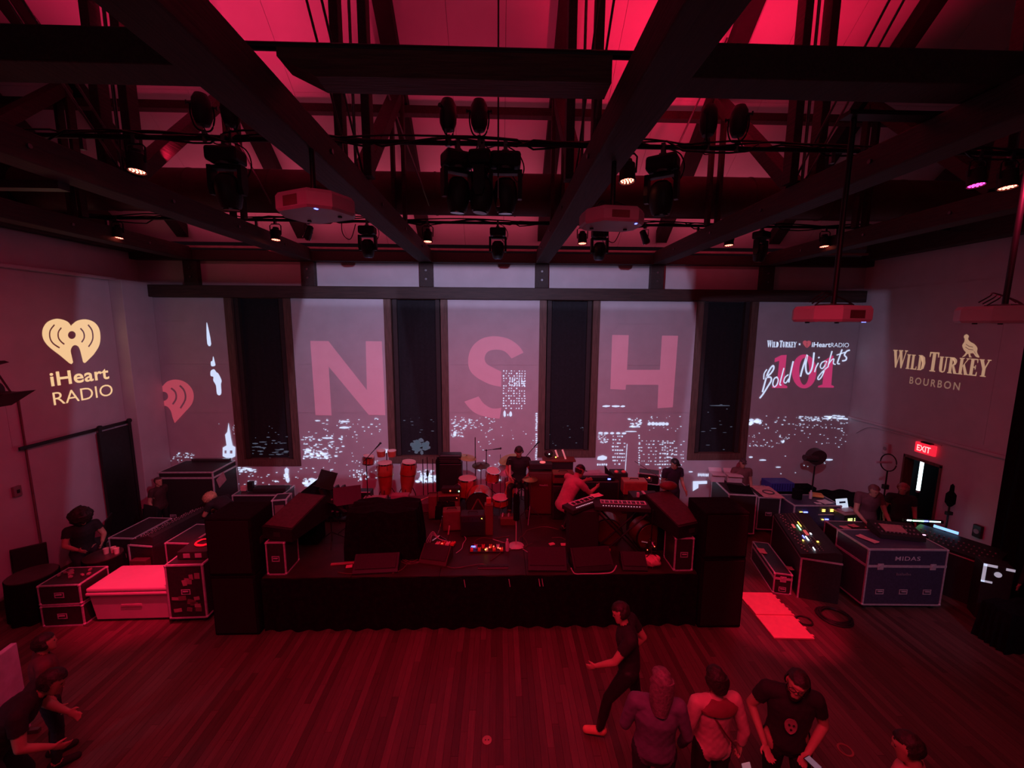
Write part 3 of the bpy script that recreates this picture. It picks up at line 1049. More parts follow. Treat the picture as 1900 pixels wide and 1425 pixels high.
b4 = ([(1133 - 20 + 12, 751.5, 15, 3.5), (1143, 751.5, 15, 3.5), (1158 - 2, 751.5, 9, 3.5)] + [(1206 + (i * 6.5), 782.5 + .8, 7, 6.5) for i in range(6)] + [(1112 + 11 * i + 3, 801.5, 9, 4) for i in range(5)]
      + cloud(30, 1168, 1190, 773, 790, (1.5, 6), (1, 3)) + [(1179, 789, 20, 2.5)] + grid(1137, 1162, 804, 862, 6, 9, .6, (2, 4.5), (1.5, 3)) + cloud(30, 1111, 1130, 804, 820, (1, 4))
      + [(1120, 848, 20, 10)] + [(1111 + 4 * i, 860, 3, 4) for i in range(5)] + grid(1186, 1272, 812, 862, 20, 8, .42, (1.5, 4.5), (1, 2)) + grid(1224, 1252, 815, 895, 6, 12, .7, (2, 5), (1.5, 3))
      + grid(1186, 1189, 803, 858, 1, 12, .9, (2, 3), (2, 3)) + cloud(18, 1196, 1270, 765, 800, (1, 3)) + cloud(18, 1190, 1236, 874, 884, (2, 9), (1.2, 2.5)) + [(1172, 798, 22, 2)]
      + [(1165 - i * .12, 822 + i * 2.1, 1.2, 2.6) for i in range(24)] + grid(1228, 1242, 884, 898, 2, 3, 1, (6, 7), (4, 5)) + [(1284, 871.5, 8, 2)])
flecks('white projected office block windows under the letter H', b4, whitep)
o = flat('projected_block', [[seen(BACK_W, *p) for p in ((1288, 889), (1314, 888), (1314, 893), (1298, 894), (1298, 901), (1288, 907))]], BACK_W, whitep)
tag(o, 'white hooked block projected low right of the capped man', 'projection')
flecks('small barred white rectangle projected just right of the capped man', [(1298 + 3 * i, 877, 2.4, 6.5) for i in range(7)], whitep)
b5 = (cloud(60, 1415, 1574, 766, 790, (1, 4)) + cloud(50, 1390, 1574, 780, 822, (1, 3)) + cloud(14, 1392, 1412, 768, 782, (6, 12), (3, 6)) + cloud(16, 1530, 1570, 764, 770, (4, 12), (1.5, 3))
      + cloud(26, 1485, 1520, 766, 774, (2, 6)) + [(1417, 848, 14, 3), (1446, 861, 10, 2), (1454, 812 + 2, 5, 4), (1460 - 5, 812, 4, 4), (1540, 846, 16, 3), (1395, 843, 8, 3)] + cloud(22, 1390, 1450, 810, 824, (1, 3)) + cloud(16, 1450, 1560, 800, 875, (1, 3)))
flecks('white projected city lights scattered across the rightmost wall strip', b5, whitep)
yw = YB + .10
flecks('faint projected city lights on the black cloth of the first window', cloud(26, 468, 540, 815, 852, (3, 14), (1, 3)) + cloud(20, 460, 545, 795, 862, (1, 6)), dimp, YB + .10)
flecks('faint projected city lights on the black cloth of the second window', cloud(30, 765, 795, 818, 842, (6, 14), (4, 9)) + cloud(18, 740, 812, 775, 850, (1, 6)), dimp, YB + .10)
flecks('faint projected city lights on the black cloth of the third window', cloud(16, 1020, 1085, 775, 842, (1, 4), (.8, 1.5)), dimp, YB + .10)
flecks('faint projected streaks on the black cloth of the fourth window', [(1335, 748, 40, 2)] + cloud(14, 1300, 1375, 744, 830, (2, 10), (.8, 1.6)), dimp, YB + .10)
# ------------------------------------------------------------------ builders
def V3(*a):
    return Vector(a)


def moving_head(tilt=0., rz=0., up=False):
    """Moving-head lamp hung under a pipe (origin at the pipe)."""
    t = thing('moving_head_lamp', 'x', 'stage lamp')
    M().box(-.02, .02, -.03, .03, -.07, .035, .004).box(-.035, .035, -.035, .035, -.09, -.06, .004).obj('clamp', steel_m, t)
    M().box(-.15, .15, -.11, .11, -.23, -.09, .03).obj('base', black_m, t)
    M().cyl((0, 0, -.25), (0, 0, -.22), .09, seg=18).obj('pan_ring', steel_m, t)
    for s in (-1, 1):
        M().prism([(-.05, -.25), (.05, -.25), (.055, -.45), (.03, -.52), (-.03, -.52), (-.055, -.45)], s * .125, s * .165, 'x').obj('yoke_arm', black_m, t)
    M().box(-.16, .16, -.05, .05, -.285, -.25, .012).obj('yoke_bridge', black_m, t)
    rot = Euler((tilt, 0, 0)).to_matrix()
    h = M().lathe([(.0, .13), (.06, .125), (.10, .09), (.118, .0), (.112, -.10), (.095, -.17), (.085, -.19), (0, -.19)], (0, 0, -.45), 22, rot).obj('lamp_head', black_m, t, smooth=True)
    c = V3(0, 0, -.45) + rot @ V3(0, 0, -.192)
    M().cyl(c, c + rot @ V3(0, 0, -.012), .07, seg=20).obj('lens', mat('lens_glass', (.04, .04, .06), .08, .2), h, smooth=True)
    pts = [(.02, .05, .0), (.14, .10, -.06), (.19, .09, -.2), (.13, .10, -.32), (.06, .10, -.24)]
    M().tube(smooth_pts(pts, 5), .007, 5).obj('cable', cable_m, t)
    return t


def standing_can():
    """Egg-shaped lamp standing up on the pipe in a yoke."""
    t = thing('profile_lamp', 'x', 'stage lamp')
    M().box(-.02, .02, -.03, .03, -.035, .08, .004).obj('clamp', steel_m, t)
    M().tube(smooth_pts([(-.10, 0, .34), (-.105, 0, .22), (-.07, 0, .10), (0, 0, .07), (.07, 0, .10), (.105, 0, .22), (.10, 0, .34)], 4), .009, 6).obj('yoke', black_m, t)
    M().lathe([(0, .45), (.06, .44), (.09, .38), (.095, .28), (.09, .20), (.06, .13), (0, .11)], (0, 0, 0), 22).obj('lamp_body', mat('warm_black', (.035, .016, .018), .5), t, smooth=True)
    for s in (-1, 1):
        M().cyl((s * .09, 0, .33), (s * .135, 0, .33), .012, seg=8).cyl((s * .128, 0, .33), (s * .14, 0, .33), .024, seg=8).obj('knob', black_m, t)
    M().tube(smooth_pts([(.0, .02, .12), (.04, .06, .04), (.10, .05, -.02), (.22, .03, .01)], 5), .007, 5).obj('cable', cable_m, t)
    return t


def led_par(tilt=-.5, lit=led_hot):
    t = thing('led_par_lamp', 'x', 'stage lamp')
    M().box(-.02, .02, -.03, .03, -.07, .035, .004).obj('clamp', steel_m, t)
    M().tube([(-.095, 0, -.26), (-.10, 0, -.10), (-.07, 0, -.07), (.07, 0, -.07), (.10, 0, -.10), (.095, 0, -.26)], .010, 6).obj('yoke', black_m, t)
    rot = Euler((tilt, 0, 0)).to_matrix()
    c0 = V3(0, 0, -.24)
    hs = M().lathe([(0, .11), (.05, .11), (.055, .08), (.082, .06), (.084, -.10), (.09, -.105), (.09, -.12), (.078, -.12), (.078, -.10), (0, -.10)], c0, 24, rot).obj('housing', black_m, t, smooth=True)
    led = M()
    for n, rr in ((1, 0), (6, .032), (11, .060)):
        for i in range(n):
            a = 2 * PI * i / n
            p = c0 + rot @ V3(rr * math.cos(a), rr * math.sin(a), -.104)
            M().cyl(p, p + rot @ V3(0, 0, -.008), .0095, seg=8).obj('led', lit, hs)
    led.bm.free()
    return t


def flight_case(label, size, loc, rz=0, m=None, group=None, lid=.28, latches=2, casters=True, handle=True, name='flight_case', trim=None, cat='case', tilt=None):
    w_, d, h = size
    m = m or casered_m
    trim = trim or alu_m
    t = thing(name, label, cat, loc, rz, group)
    if tilt:
        t.rotation_euler = tilt
    z0 = .10 if casters else 0.
    if casters:
        for sx in (-1, 1):
            for sy in (-1, 1):
                cx, cy = sx * (w_ / 2 - .09), sy * (d / 2 - .09)
                M().cyl((cx - .02, cy, .045), (cx + .02, cy, .045), .045, seg=14).box(cx - .03, cx + .03, cy - .03, cy + .03, .085, .102).obj('caster', rubber_m, t)
    M().box(-w_ / 2 + .006, w_ / 2 - .006, -d / 2 + .006, d / 2 - .006, z0 + .006, h - .006).obj('body', m, t)
    e = .017 + .009 * min(1, h)
    q = M()
    for a in (-1, 1):
        for b in (-1, 1):
            q.box(a * w_ / 2 - (e if a > 0 else 0), a * w_ / 2 + (e if a < 0 else 0), b * d / 2 - (e if b > 0 else 0), b * d / 2 + (e if b < 0 else 0), z0, h)
            zz = h if b > 0 else z0
            q.box(-w_ / 2, w_ / 2, a * d / 2 - (e if a > 0 else 0), a * d / 2 + (e if a < 0 else 0), zz - (e if b > 0 else 0), zz + (e if b < 0 else 0))
            q.box(a * w_ / 2 - (e if a > 0 else 0), a * w_ / 2 + (e if a < 0 else 0), -d / 2, d / 2, zz - (e if b > 0 else 0), zz + (e if b < 0 else 0))
    q.obj('edge_trim', trim, t)
    for a in (-1, 1):
        for b in (-1, 1):
            for c in (z0 + .02, h - .02):
                M().sph((a * (w_ / 2 - .012), b * (d / 2 - .012), c), .024, 8).obj('corner_ball', trim, t, smooth=True)
    if lid:
        zl = h - (h - z0) * lid
        q = M()
        q.box(-w_ / 2 - .003, w_ / 2 + .003, -d / 2 - .003, -d / 2 + .006, zl - .02, zl + .02)
        q.box(-w_ / 2 - .003, -w_ / 2 + .006, -d / 2, d / 2, zl - .02, zl + .02).box(w_ / 2 - .006, w_ / 2 + .003, -d / 2, d / 2, zl - .02, zl + .02)
        q.obj('lid_band', trim, t)
        for i in range(latches):
            x = (i + .5) / latches * w_ - w_ / 2
            if latches == 2:
                x = (-.33 + .66 * i) * w_
            M().box(x - .05, x + .05, -d / 2 - .008, -d / 2, zl - .06, zl + .05, .003).cyl((x, -d / 2 - .014, zl), (x, -d / 2 - .006, zl), .03, seg=12).obj('latch', trim, t)
    if handle:
        for x in ([-.0] if w_ < .8 else [-.3 * w_, 0, .3 * w_]):
            zc = z0 + (h - z0) * (.25 if lid else .5)
            q = M()
            s_ = min(.07, w_ * .2)
            q.box(x - s_, x + s_, -d / 2 - .006, -d / 2 - .001, zc - .045, zc - .032).box(x - s_, x + s_, -d / 2 - .006, -d / 2 - .001, zc + .032, zc + .045)
            q.box(x - s_, x - s_ + .013, -d / 2 - .006, -d / 2 - .001, zc - .035, zc + .035).box(x + s_ - .013, x + s_, -d / 2 - .006, -d / 2 - .001, zc - .035, zc + .035)
            q.box(x - s_ * .6, x + s_ * .6, -d / 2 - .018, -d / 2 - .004, zc + .0, zc + .02, .004)
            q.obj('handle', trim, t)
    return t


def wedge_monitor(label, loc, rz, w_=.6, d=.42, h=.34, m=None):
    t = thing('wedge_monitor', label, 'monitor speaker', loc, rz)
    m = m or black_m
    M().prism([(-d / 2, 0), (d / 2, 0), (d / 2, h * .75), (d * .25, h), (-d * .42, h * .3), (-d / 2, h * .12)], -w_ / 2, w_ / 2, 'x').obj('cabinet', m, t)
    a, b = V3(0, -d * .42, h * .3), V3(0, d * .25, h)
    dd = (b - a)
    M().cbox((a + b) / 2 + V3(0, -.008, .010), (w_ * .9, dd.length * .92, .012), Euler((math.atan2(dd.z, dd.y), 0, 0)).to_matrix()).obj('grille', mat('steel_mesh', (.018, .014, .015), .5, .3, var=.5, scale=90), t)
    for s in (-1, 1):
        M().box(s * (w_ / 2 + .001) - .004, s * (w_ / 2 + .001) + .004, -.05, .07, h * .35, h * .55).obj('handle_cup', rubber_m, t)
    return t


def tripod_legs(t, z, r, n=3, m=None, a0=.3):
    for i in range(n):
        a = a0 + 2 * PI * i / n
        M().tube([(0, 0, z), (r * math.cos(a), r * math.sin(a), .012)], .009, 6).obj('leg', m or steel_m, t)


def mic_stand(label, loc, h=1.5, boom=None, base='tripod', mic=True, m=None):
    t = thing('microphone_stand', label, 'microphone stand', loc)
    m = m or pipe_m
    if base == 'tripod':
        tripod_legs(t, .28, .28, 3, m)
    else:
        M().lathe([(0, .03), (.03, .03), (.10, .02), (.14, .008), (.14, 0), (0, 0)], seg=28).obj('round_base', m, t, smooth=True)
    M().cyl((0, 0, .02), (0, 0, h), .010, seg=10).obj('pole', m, t, smooth=True)
    tip = V3(0, 0, h)
    if boom:
        b = Vector(boom)
        M().cyl(V3(0, 0, h) - b * .25, V3(0, 0, h) + b, .008, seg=8).obj('boom_arm', m, t)
        M().sph((0, 0, h), .022, 8).obj('boom_joint', m, t)
        tip = V3(0, 0, h) + b
    if mic:
        dr = (Vector(boom).normalized() if boom else V3(0, -.6, .5).normalized())
        q = M().cyl(tip, tip + dr * .15, .012, .018, seg=12)
        q.sph(tip + dr * .175, .026, 10)
        q.obj('microphone', black_m, t, smooth=True)
    return t


def drum(label, loc, r, h, rot=(0, 0, 0), legs=0, shell=None, name='drum', cat='drum', lugs=6, head=None):
    t = thing(name, label, cat, loc)
    t.rotation_euler = rot
    M().cyl((0, 0, 0), (0, 0, h), r, seg=32, cap=False).obj('shell', shell or redwood_m, t, smooth=True)
    M().cyl((0, 0, h - .002), (0, 0, h + .006), r * .97, seg=32).obj('drum_head', head or skinhead_m, t)
    M().cyl((0, 0, .002), (0, 0, .008), r * .97, seg=32).obj('bottom_head', head or skinhead_m, t)
    for z in (0, h):
        q = M().lathe([(r - .002, z - .014), (r + .009, z - .014), (r + .009, z + .014), (r - .002, z + .014), (r - .002, z - .014)], seg=32)
        q.obj('hoop', chrome_m, t, smooth=True)
    for i in range(lugs):
        a = 2 * PI * i / lugs
        M().cyl(((r + .012) * math.cos(a), (r + .012) * math.sin(a), .03), ((r + .012) * math.cos(a), (r + .012) * math.sin(a), h - .01), .005, seg=6).obj('lug', chrome_m, t)
    for i in range(legs):
        a = 2 * PI * i / legs + .4
        M().tube([((r + .015) * math.cos(a), (r + .015) * math.sin(a), h * .5), ((r + .02) * math.cos(a), (r + .02) * math.sin(a), -.16), ((r + .07) * math.cos(a), (r + .07) * math.sin(a), -.20)], .006, 6).obj('leg', chrome_m, t)
    return t


def cymbal(label, loc, h, r=.2, tilt=(0, 0, 0), m=None):
    t = thing('cymbal', label, 'cymbal', loc)
    tripod_legs(t, .30, .25, 3, steel_m)
    M().cyl((0, 0, .05), (0, 0, h + .03), .009, seg=8).obj('stand_pole', steel_m, t)
    M().lathe([(0, .030), (.03, .026), (.045, .012), (r, -.012), (r, -.016), (.04, .006), (0, .02)], (0, 0, h), 32, Euler(tilt).to_matrix()).obj('cymbal_plate', m or brass_m, t, smooth=True)
    M().cyl((0, 0, h + .02), (0, 0, h + .05), .012, seg=8).obj('wing_nut', steel_m, t)
    return t


def amp(label, loc, size, rz=0, body=None, grille=None, panel=True, knobs=6, name='guitar_amplifier', leds=None, cat='amplifier'):
    w_, d, h = size
    t = thing(name, label, cat, loc, rz)
    M().box(-w_ / 2, w_ / 2, -d / 2, d / 2, .015, h, .015).obj('cabinet', body or tolex_m, t)
    for a in (-1, 1):
        for b in (-1, 1):
            M().cyl((a * (w_ / 2 - .04), b * (d / 2 - .04), 0), (a * (w_ / 2 - .04), b * (d / 2 - .04), .016), .018, seg=8).obj('foot', rubber_m, t)
    ph = min(.10, h * .25) if panel else 0
    M().box(-w_ / 2 + .03, w_ / 2 - .03, -d / 2 - .006, -d / 2 + .004, .045, h - .03 - ph).obj('grille', grille or grille_m, t)
    if panel:
        cp = M().box(-w_ / 2 + .03, w_ / 2 - .03, -d / 2 - .004, -d / 2 + .004, h - .02 - ph, h - .02).obj('control_panel', casered_m, t)
        for i in range(knobs):
            x = -w_ / 2 + .07 + i * (w_ - .14) / max(1, knobs - 1)
            M().cyl((x, -d / 2 - .022, h - .02 - ph / 2), (x, -d / 2 - .004, h - .02 - ph / 2), .012, seg=8).obj('knob', black_m, t)
    M().tube([(-.09, 0, h), (-.08, 0, h + .025), (.08, 0, h + .025), (.09, 0, h)], .008, 6).obj('handle', rubber_m, t)
    if leds:
        M().cyl((w_ * .36, -d / 2 - .012, h - .06), (w_ * .36, -d / 2 - .004, h - .06), .010, seg=8).obj('pilot_light', leds, t)
    return t


def bottle(label, loc, h=.22, m=None):
    t = thing('water_bottle', label, 'bottle', loc)
    M().lathe([(0, 0), (.032, 0), (.033, .01), (.033, h * .7), (.014, h * .88), (.014, h * .93), (0, h * .93)], seg=16).obj('bottle_body', m or mat('clear_plastic', (.6, .55, .58), .1, var=.02), t, smooth=True)
    M().cyl((0, 0, h * .92), (0, 0, h), .015, seg=12).obj('cap', white_m, t)
    return t


def sheet(name, label, loc, size, rz=0, m=None, cat='paper', tilt=0):
    q = M()
    w_, d = size
    n = 6
    g = [[q.bm.verts.new((-w_ / 2 + w_ * i / n, -d / 2 + d * j / n, .004 + .003 * math.sin(i * 1.3 + j))) for j in range(n + 1)] for i in range(n + 1)]
    for i in range(n):
        for j in range(n):
            q.bm.faces.new((g[i][j], g[i + 1][j], g[i + 1][j + 1], g[i][j + 1]))
    o = q.obj(name, m or paper_m, None, loc, rot=(tilt, 0, rz))
    return tag(o, label, cat)


def coil(name, label, loc, r, n=4, th=.009, m=None, flat_=.3):
    pts = []
    for i in range(n * 18):
        a = 2 * PI * i / 18
        rr = r * (1 - .06 * math.sin(a * 2.3) - .04 * (i // 18))
        pts.append((rr * math.cos(a), rr * math.sin(a) * (1 - flat_ * .3), th + .006 * (i // 18) + .004 * math.sin(a * 3.1)))
    return tag(M().tube(pts, th, 6).obj(name, m or cable_m, None, loc, smooth=True), label, 'cable')


# ------------------------------------------------------------------ things up in the roof
mh = moving_head(.12)
first = True
LAB = 'black moving head lamp '
heads = [(-2.99, 4.9, .0, 0, 'hanging under the front pipe at upper left, biggest of that cluster'),
         (-.47, 4.9, 0, .5, 'seen side on, left in the middle cluster of the front pipe'),
         (-.20, 4.9, 0, 1.4, 'between its two neighbours in the middle of the front pipe'),
         (.06, 4.9, 0, 0, 'facing us, right in the middle cluster of the front pipe'),
         (1.83, 4.9, 0, -.6, 'just right of the glowing lamp above the right ceiling projector'),
         (-2.47, 8.1, 0, 0, 'on the rear pipe right of the left ceiling projector'),
         (-.04, 8.1, 0, 0, 'on the rear pipe at the middle of the picture'),
         (1.89, 8.1, 0, 0, 'on the rear pipe directly below the right ceiling projector'),
         (5.01, 8.1, 0, .5, 'at the right end of the rear pipe')]
for x, y, _, rz, l in heads:
    z = 6.80 if y < 6 else 6.72
    s = 1.12 if y < 6 else 1.0
    if first:
        mh.location = (x, y, z)
        mh.rotation_euler = (0, 0, rz)
        mh.scale = (s, s, s)
        mh['label'] = LAB + l
        mh['group'] = 'moving head lamps on the lighting pipes'
        first = False
    else:
        dup(mh, (x, y, z), rz, LAB + l, s)
spot('par_light', (4.2, 4.9, 6.4), (4.62, 6.25, 0), 1300, RED, 20, .5, .05)
sc_ = standing_can()
first = True
for x, rz, l in ((-3.20, .5, 'left of the pair at upper left'), (-2.90, -.4, 'right of the pair at upper left'),
                 (-.57, 1.0, 'left of the middle pair'), (-.23, 0, 'right of the middle pair'),
                 (2.32, .9, 'left of the pair at upper right'), (2.66, -.7, 'right of the pair at upper right')):
    l = 'egg shaped lamp standing up in its yoke, ' + l
    if first:
        sc_.location = (x, 4.9, 6.80)
        sc_.rotation_euler = (0, 0, rz)
        sc_['label'] = l
        sc_['group'] = 'lamps standing on the front pipe'
        first = False
    else:
        dup(sc_, (x, 4.9, 6.80), rz, l)
pars = [(-3.94, 4.9, 'upper left, nearest the left wall on the front pipe', led_hot), (1.43, 4.9, 'just above the right ceiling projector', led_hot),
        (4.09, 4.9, 'on the front pipe above the pole of the third projector', led_hot), (5.87, 4.9, 'at the far right end of the front pipe by the frame edge', led_hot),
        (-6.99, 8.1, 'far left on the rear pipe above the left wall corner', led_hot), (-4.15, 8.1, 'on the rear pipe left of the left ceiling projector', led_hot),
        (-1.35, 8.1, 'on the rear pipe between the left projector and the middle', led_hot), (1.56, 8.1, 'on the rear pipe left of the right ceiling projector', led_hot),
        (4.38, 8.1, 'on the rear pipe at right, over the fourth window', led_hot), (6.25, 8.1, 'on the rear pipe rightmost, above the wall corner', led_hot)]
for i, (x, y, l, lm) in enumerate(pars):
    z = 6.80 if y < 6 else 6.72
    if i == 0:
        pa = led_par(-.12)
        pa.location = (x, y, z)
        pa['label'] = 'glowing red lamp ' + l
        pa['group'] = 'glowing red lamps on the lighting pipes'
    else:
        dup(pa, (x, y, z), 0, 'glowing red lamp ' + l, 1.05 if y < 6 else 1.)
    tg = {0: (-5.95, 6.7, .5), 1: (.9, 5.5, 4), 2: (3.5, 4.6, 3.5), 3: (4.9, 4.0, 4.5)}.get(i, (x * .9, y - .3, 0))
    spot('par_light', (x, y, z - .42), tg, {0: 2000, 1: 18, 2: 45, 3: 45}.get(i, 14), RED, {0: 22}.get(i, 75), .8, .05)
pm = led_par(-.15, led_mag)
pm.location = (5.49, 4.9, 6.80)
tag(pm, 'magenta glowing lamp near the upper right frame edge', 'stage lamp')
# two small spotlights
for i, (x, rz, l) in enumerate(((-3.55, .8, 'small black spotlight with a shiny rim behind the left ceiling projector'), (2.75, -.8, 'small black spotlight with a shiny rim right of the right ceiling projector'))):
    t = thing('small_spotlight', l, 'stage lamp', (x, 8.1, 6.72), rz)
    M().box(-.02, .02, -.03, .03, -.07, .035).obj('clamp', steel_m, t)
    M().tube([(-.07, 0, -.22), (-.07, 0, -.09), (.07, 0, -.09), (.07, 0, -.22)], .008, 6).obj('yoke', black_m, t)
    ax = V3(0, .6, -.55).normalized()
    c = V3(0, 0, -.22)
    M().cyl(c - ax * .13, c + ax * .10, .055, .07, seg=18).obj('housing', black_m, t, smooth=True)
    M().cyl(c + ax * .10, c + ax * .12, .075, seg=18).obj('rim', chrome_m, t, smooth=True)


def projector(label, loc, rz, ztop, scale=1., cables=False, pm_=None):
    pm_ = pm_ or whiteboard_m
    t = thing('ceiling_projector', label, 'projector', loc, rz)
    w_, d, h = .62 * scale, .48 * scale, .15 * scale
    oct_ = [(-w_ / 2, -d * .15), (-w_ / 2, d * .30), (-w_ * .36, d / 2), (w_ * .36, d / 2), (w_ / 2, d * .30), (w_ / 2, -d * .20), (w_ * .30, -d / 2), (-w_ * .28, -d / 2)]
    M().loft([[(a * .95, b * .95, 0) for a, b in oct_], [(a, b, .02) for a, b in oct_], [(a, b, h - .03) for a, b in oct_], [(a * .93, b * .93, h) for a, b in oct_]]).obj('housing', pm_, t)
    M().box(-.08, .08, -d / 2 - .004, -d / 2 + .01, .03, h - .04).obj('rear_label', mat('dark_vent', (.12, .05, .05), .7), t)
    for i in range(6):
        M().box(w_ * .30 + .0, w_ * .30 + .012, -d * .42 + i * .04, -d * .42 + i * .04 + .012, h - .004, h + .002).obj('vent_slot', black_m, t)
    c = V3(-w_ * .12, d / 2, h * .5)
    lb = M().cyl(c - V3(0, .02, 0), c + V3(0, .05, 0), .055, .05, seg=20).obj('lens_barrel', black_m, t, smooth=True)
    M().sph(c + V3(0, .035, 0), (.04, .02, .04), 14).obj('lens', mat('lit_lens', (.1, .1, .15), .1, emit=(.6, .6, 1), estr=3), lb, smooth=True)
    M().box(w_ * .30, w_ * .33, -d * .36, -d * .30, -.004, .003).obj('status_light', led_blue, t)
    for s in (-1, 1):
        M().cyl((s * w_ * .3, d * .2, -.012), (s * w_ * .3, d * .2, .004), .018, seg=10).obj('foot', black_m, t)
    M().box(-.11, .11, -.09, .09, h, h + .02, .004).obj('mount_plate', steel_m, t)
    M().cyl((0, 0, h + .02), (0, 0, (ztop - loc[2])), .022, seg=12).obj('drop_pole', pipe_m, t, smooth=True)
    pts = smooth_pts([(-.15, .05, h + .01), (-.10, 0, h + .07), (0, .03, h + .10), (.10, -.02, h + .06), (.16, -.06, h + .01)], 6)
    for k in range(3 if cables else 1):
        M().tube([(p[0], p[1] + .03 * k, p[2] + .015 * k) for p in pts], .006, 5).obj('cable', cable_m, t)
    return t


projector('white ceiling projector hanging left of centre, with a blue status light', (-1.60, 3.80, 5.74), R(-26), 6.28, pm_=dim_proj_m)
projector('white ceiling projector hanging under the glowing lamp right of centre', (1.03, 3.95, 5.72), R(6), 6.28, .88, True, dim_proj_m)
projector('red lit projector on a long pole in front of the rightmost wall strip', (3.0, 3.70, 4.86), R(12), 6.56, .92, True)
projector('red lit projector on a pole cut by the right frame edge', (4.66, 3.75, 4.86), R(14), 6.56, 1.0, True)
tag(M().box(2.9, 6.4, 3.62, 3.74, 6.565, 6.60).obj('steel_channel', black_m), 'dark steel channel across the right trusses carrying the two pole projectors', 'channel')
# rope with a red weight in the middle
t = thing('hanging_rope', 'thin dark rope with a small reddish weight hanging at the middle of the roof', 'rope', (.0, 4.75, 6.15))
M().cyl((-.02, 0, .25), (-.02, -.3, 3.9), .010, seg=6).obj('rope', cable_m, t)
M().cyl((-.02, 0, .0), (-.02, 0, .26), .006, seg=6).obj('cord', palecable_m, t)
M().lathe([(0, .09), (.01, .08), (.022, .02), (.018, 0), (0, 0)], (-.02, 0, -.05), 12).obj('weight', brownv_m, t, smooth=True)
for i, (x, lab) in enumerate(((-2.9, 'thin black cable dangling from the second bay of the roof, left'), (1.9, 'thin black cable dangling below the roof, right of centre'))):
    tag(M().tube(smooth_pts([(x, 8.0, 6.7), (x + .05, 7.9, 6.45), (x + .2, 7.85, 6.35), (x + .32, 7.8, 6.6)], 6), .008, 5).obj('dangling_cable', cable_m), lab, 'cable')

# ------------------------------------------------------------------ left wall furniture
t = thing('sliding_door', 'black sliding barn door on the left wall beside the corner pilaster', 'door', (XL + .08, 9.05, 0))
M().box(0, .045, -.43, .33, .02, 2.56, .004).obj('door_leaf', black_m, t)
for y in (-.43, .26):
    M().box(.045, .055, y, y + .07, .02, 2.62).obj('stile', black_m, t)
    M().cyl((.03, y + .035, 2.66), (.07, y + .035, 2.66), .05, seg=14).obj('roller', black_m, t)
tag(M().box(XL + .05, XL + .08, 7.25, 9.36, 2.60, 2.66, .004).obj('door_rail', black_m), 'black sliding door rail running along the left wall', 'rail')
tag(M().tube([(XL + .03, 7.38, .05), (XL + .03, 7.38, 3.55), (XL + .03, 6.2, 3.62)], .020, 8).obj('conduit_pipe', mat('wall_conduit', (.20, .11, .12), .6), smooth=True), 'thin vertical conduit pipe down the left wall below the logo', 'pipe')
t = thing('wall_switch_box', 'small switch box low on the left wall beside the conduit', 'switch', (XL, 7.15, 1.9))
M().box(0, .05, -.06, .06, -.09, .09, .006).obj('box', mat('box_grey', (.25, .16, .17), .5), t)
M().box(.05, .06, -.02, .02, -.03, .03).obj('toggle', black_m, t)
# truss-mounted thing at far left edge: louvred work light on a bracket
t = thing('barn_door_lamp', 'black lamp with open barn door flaps cut by the left frame edge', 'stage lamp', (-5.8, 4.75, 4.02))
M().cyl((-.15, .0, .05), (.12, .0, .02), .13, .12, seg=20).obj('housing', black_m, t, smooth=True)
M().prism([(-.22, -.10), (.12, -.16), (.42, .02), (.20, .0), (-.2, .02)], -.16, .16, 'y').obj('lower_flap', black_m, t)
M().prism([(-.25, .34), (.12, .36), (.17, .34), (-.2, .24)], -.16, .16, 'y').obj('upper_flap', black_m, t)
M().tube([(.05, .1, .30), (.10, .1, .20), (.20, .1, .0)], .010, 6).obj('strut', black_m, t)
M().cyl((-.05, 0, .12), (-.05, 0, 2.30), .022, seg=10).obj('drop_pole', pipe_m, t)
tag(M().box(-7.0, -4.6, 4.69, 4.81, 6.2, 6.28).obj('steel_channel', black_m), 'dark steel channel under the left trusses above the left edge lamp', 'channel')

# ------------------------------------------------------------------ right wall furniture
t = bpy.data.objects.new('door_1', None)
COL.objects.link(t)
t.location = (XR, 8.24, 0)
t['kind'] = 'structure'
for y in (-.40, .36):
    M().box(-.02, .2, y, y + .04, 0, 2.04).obj('door_jamb', trim_m, t)
M().box(-.02, .2, -.40, .40, 2.0, 2.06).obj('door_head', trim_m, t)
# dark back room beyond the doorway
q = M()
q.box(11.4, 11.5, 6.2, 9.8, 0, 2.6).box(9.2, 11.5, 9.75, 9.85, 0, 2.6).box(9.2, 11.5, 6.15, 6.25, 0, 2.6).box(9.2, 11.5, 6.2, 9.8, 2.6, 2.7).box(9.2, 11.5, 6.2, 9.8, -.1, -.02)
struct('wall_backroom', q, mat('dark_room', (.02, .02, .03), .8))
t = thing('tube_light', 'bright white upright tube light seen through the doorway on the right', 'light', (10.1, 9.25, .9))
M().cyl((0, 0, .05), (.0, 0, 1.45), .035, seg=14).obj('tube', mat('tube_glow', (.8, .9, .9), .5, emit=(.72, .95, 1.0), estr=3.2), t, smooth=True)
for z in (0, 1.45):
    M().cyl((0, 0, z), (0, 0, z + .05), .04, seg=14).obj('end_cap', white_m, t)
M().box(-.02, .02, -.02, .02, -.9, 0).obj('stand', black_m, t)
t = thing('exit_sign', 'glowing red exit sign above the doorway on the right wall', 'sign', (8.93, 8.16, 2.30))
M().box(-.02, .04, -.20, .20, -.10, .12, .008).obj('sign_box', mat('sign_glow', (.3, .02, .03), .4, emit=(1, .02, .05), estr=.9), t)
mm = ftext('EXIT', mat('sign_letters', (.8, .1, .1), .5, emit=(1, .30, .30), estr=2.2), wallmat(('right', 8.93), .0225), -8.31, 2.245, .28, .13, bold=.02, name='sign_lettering')
mm.parent = t
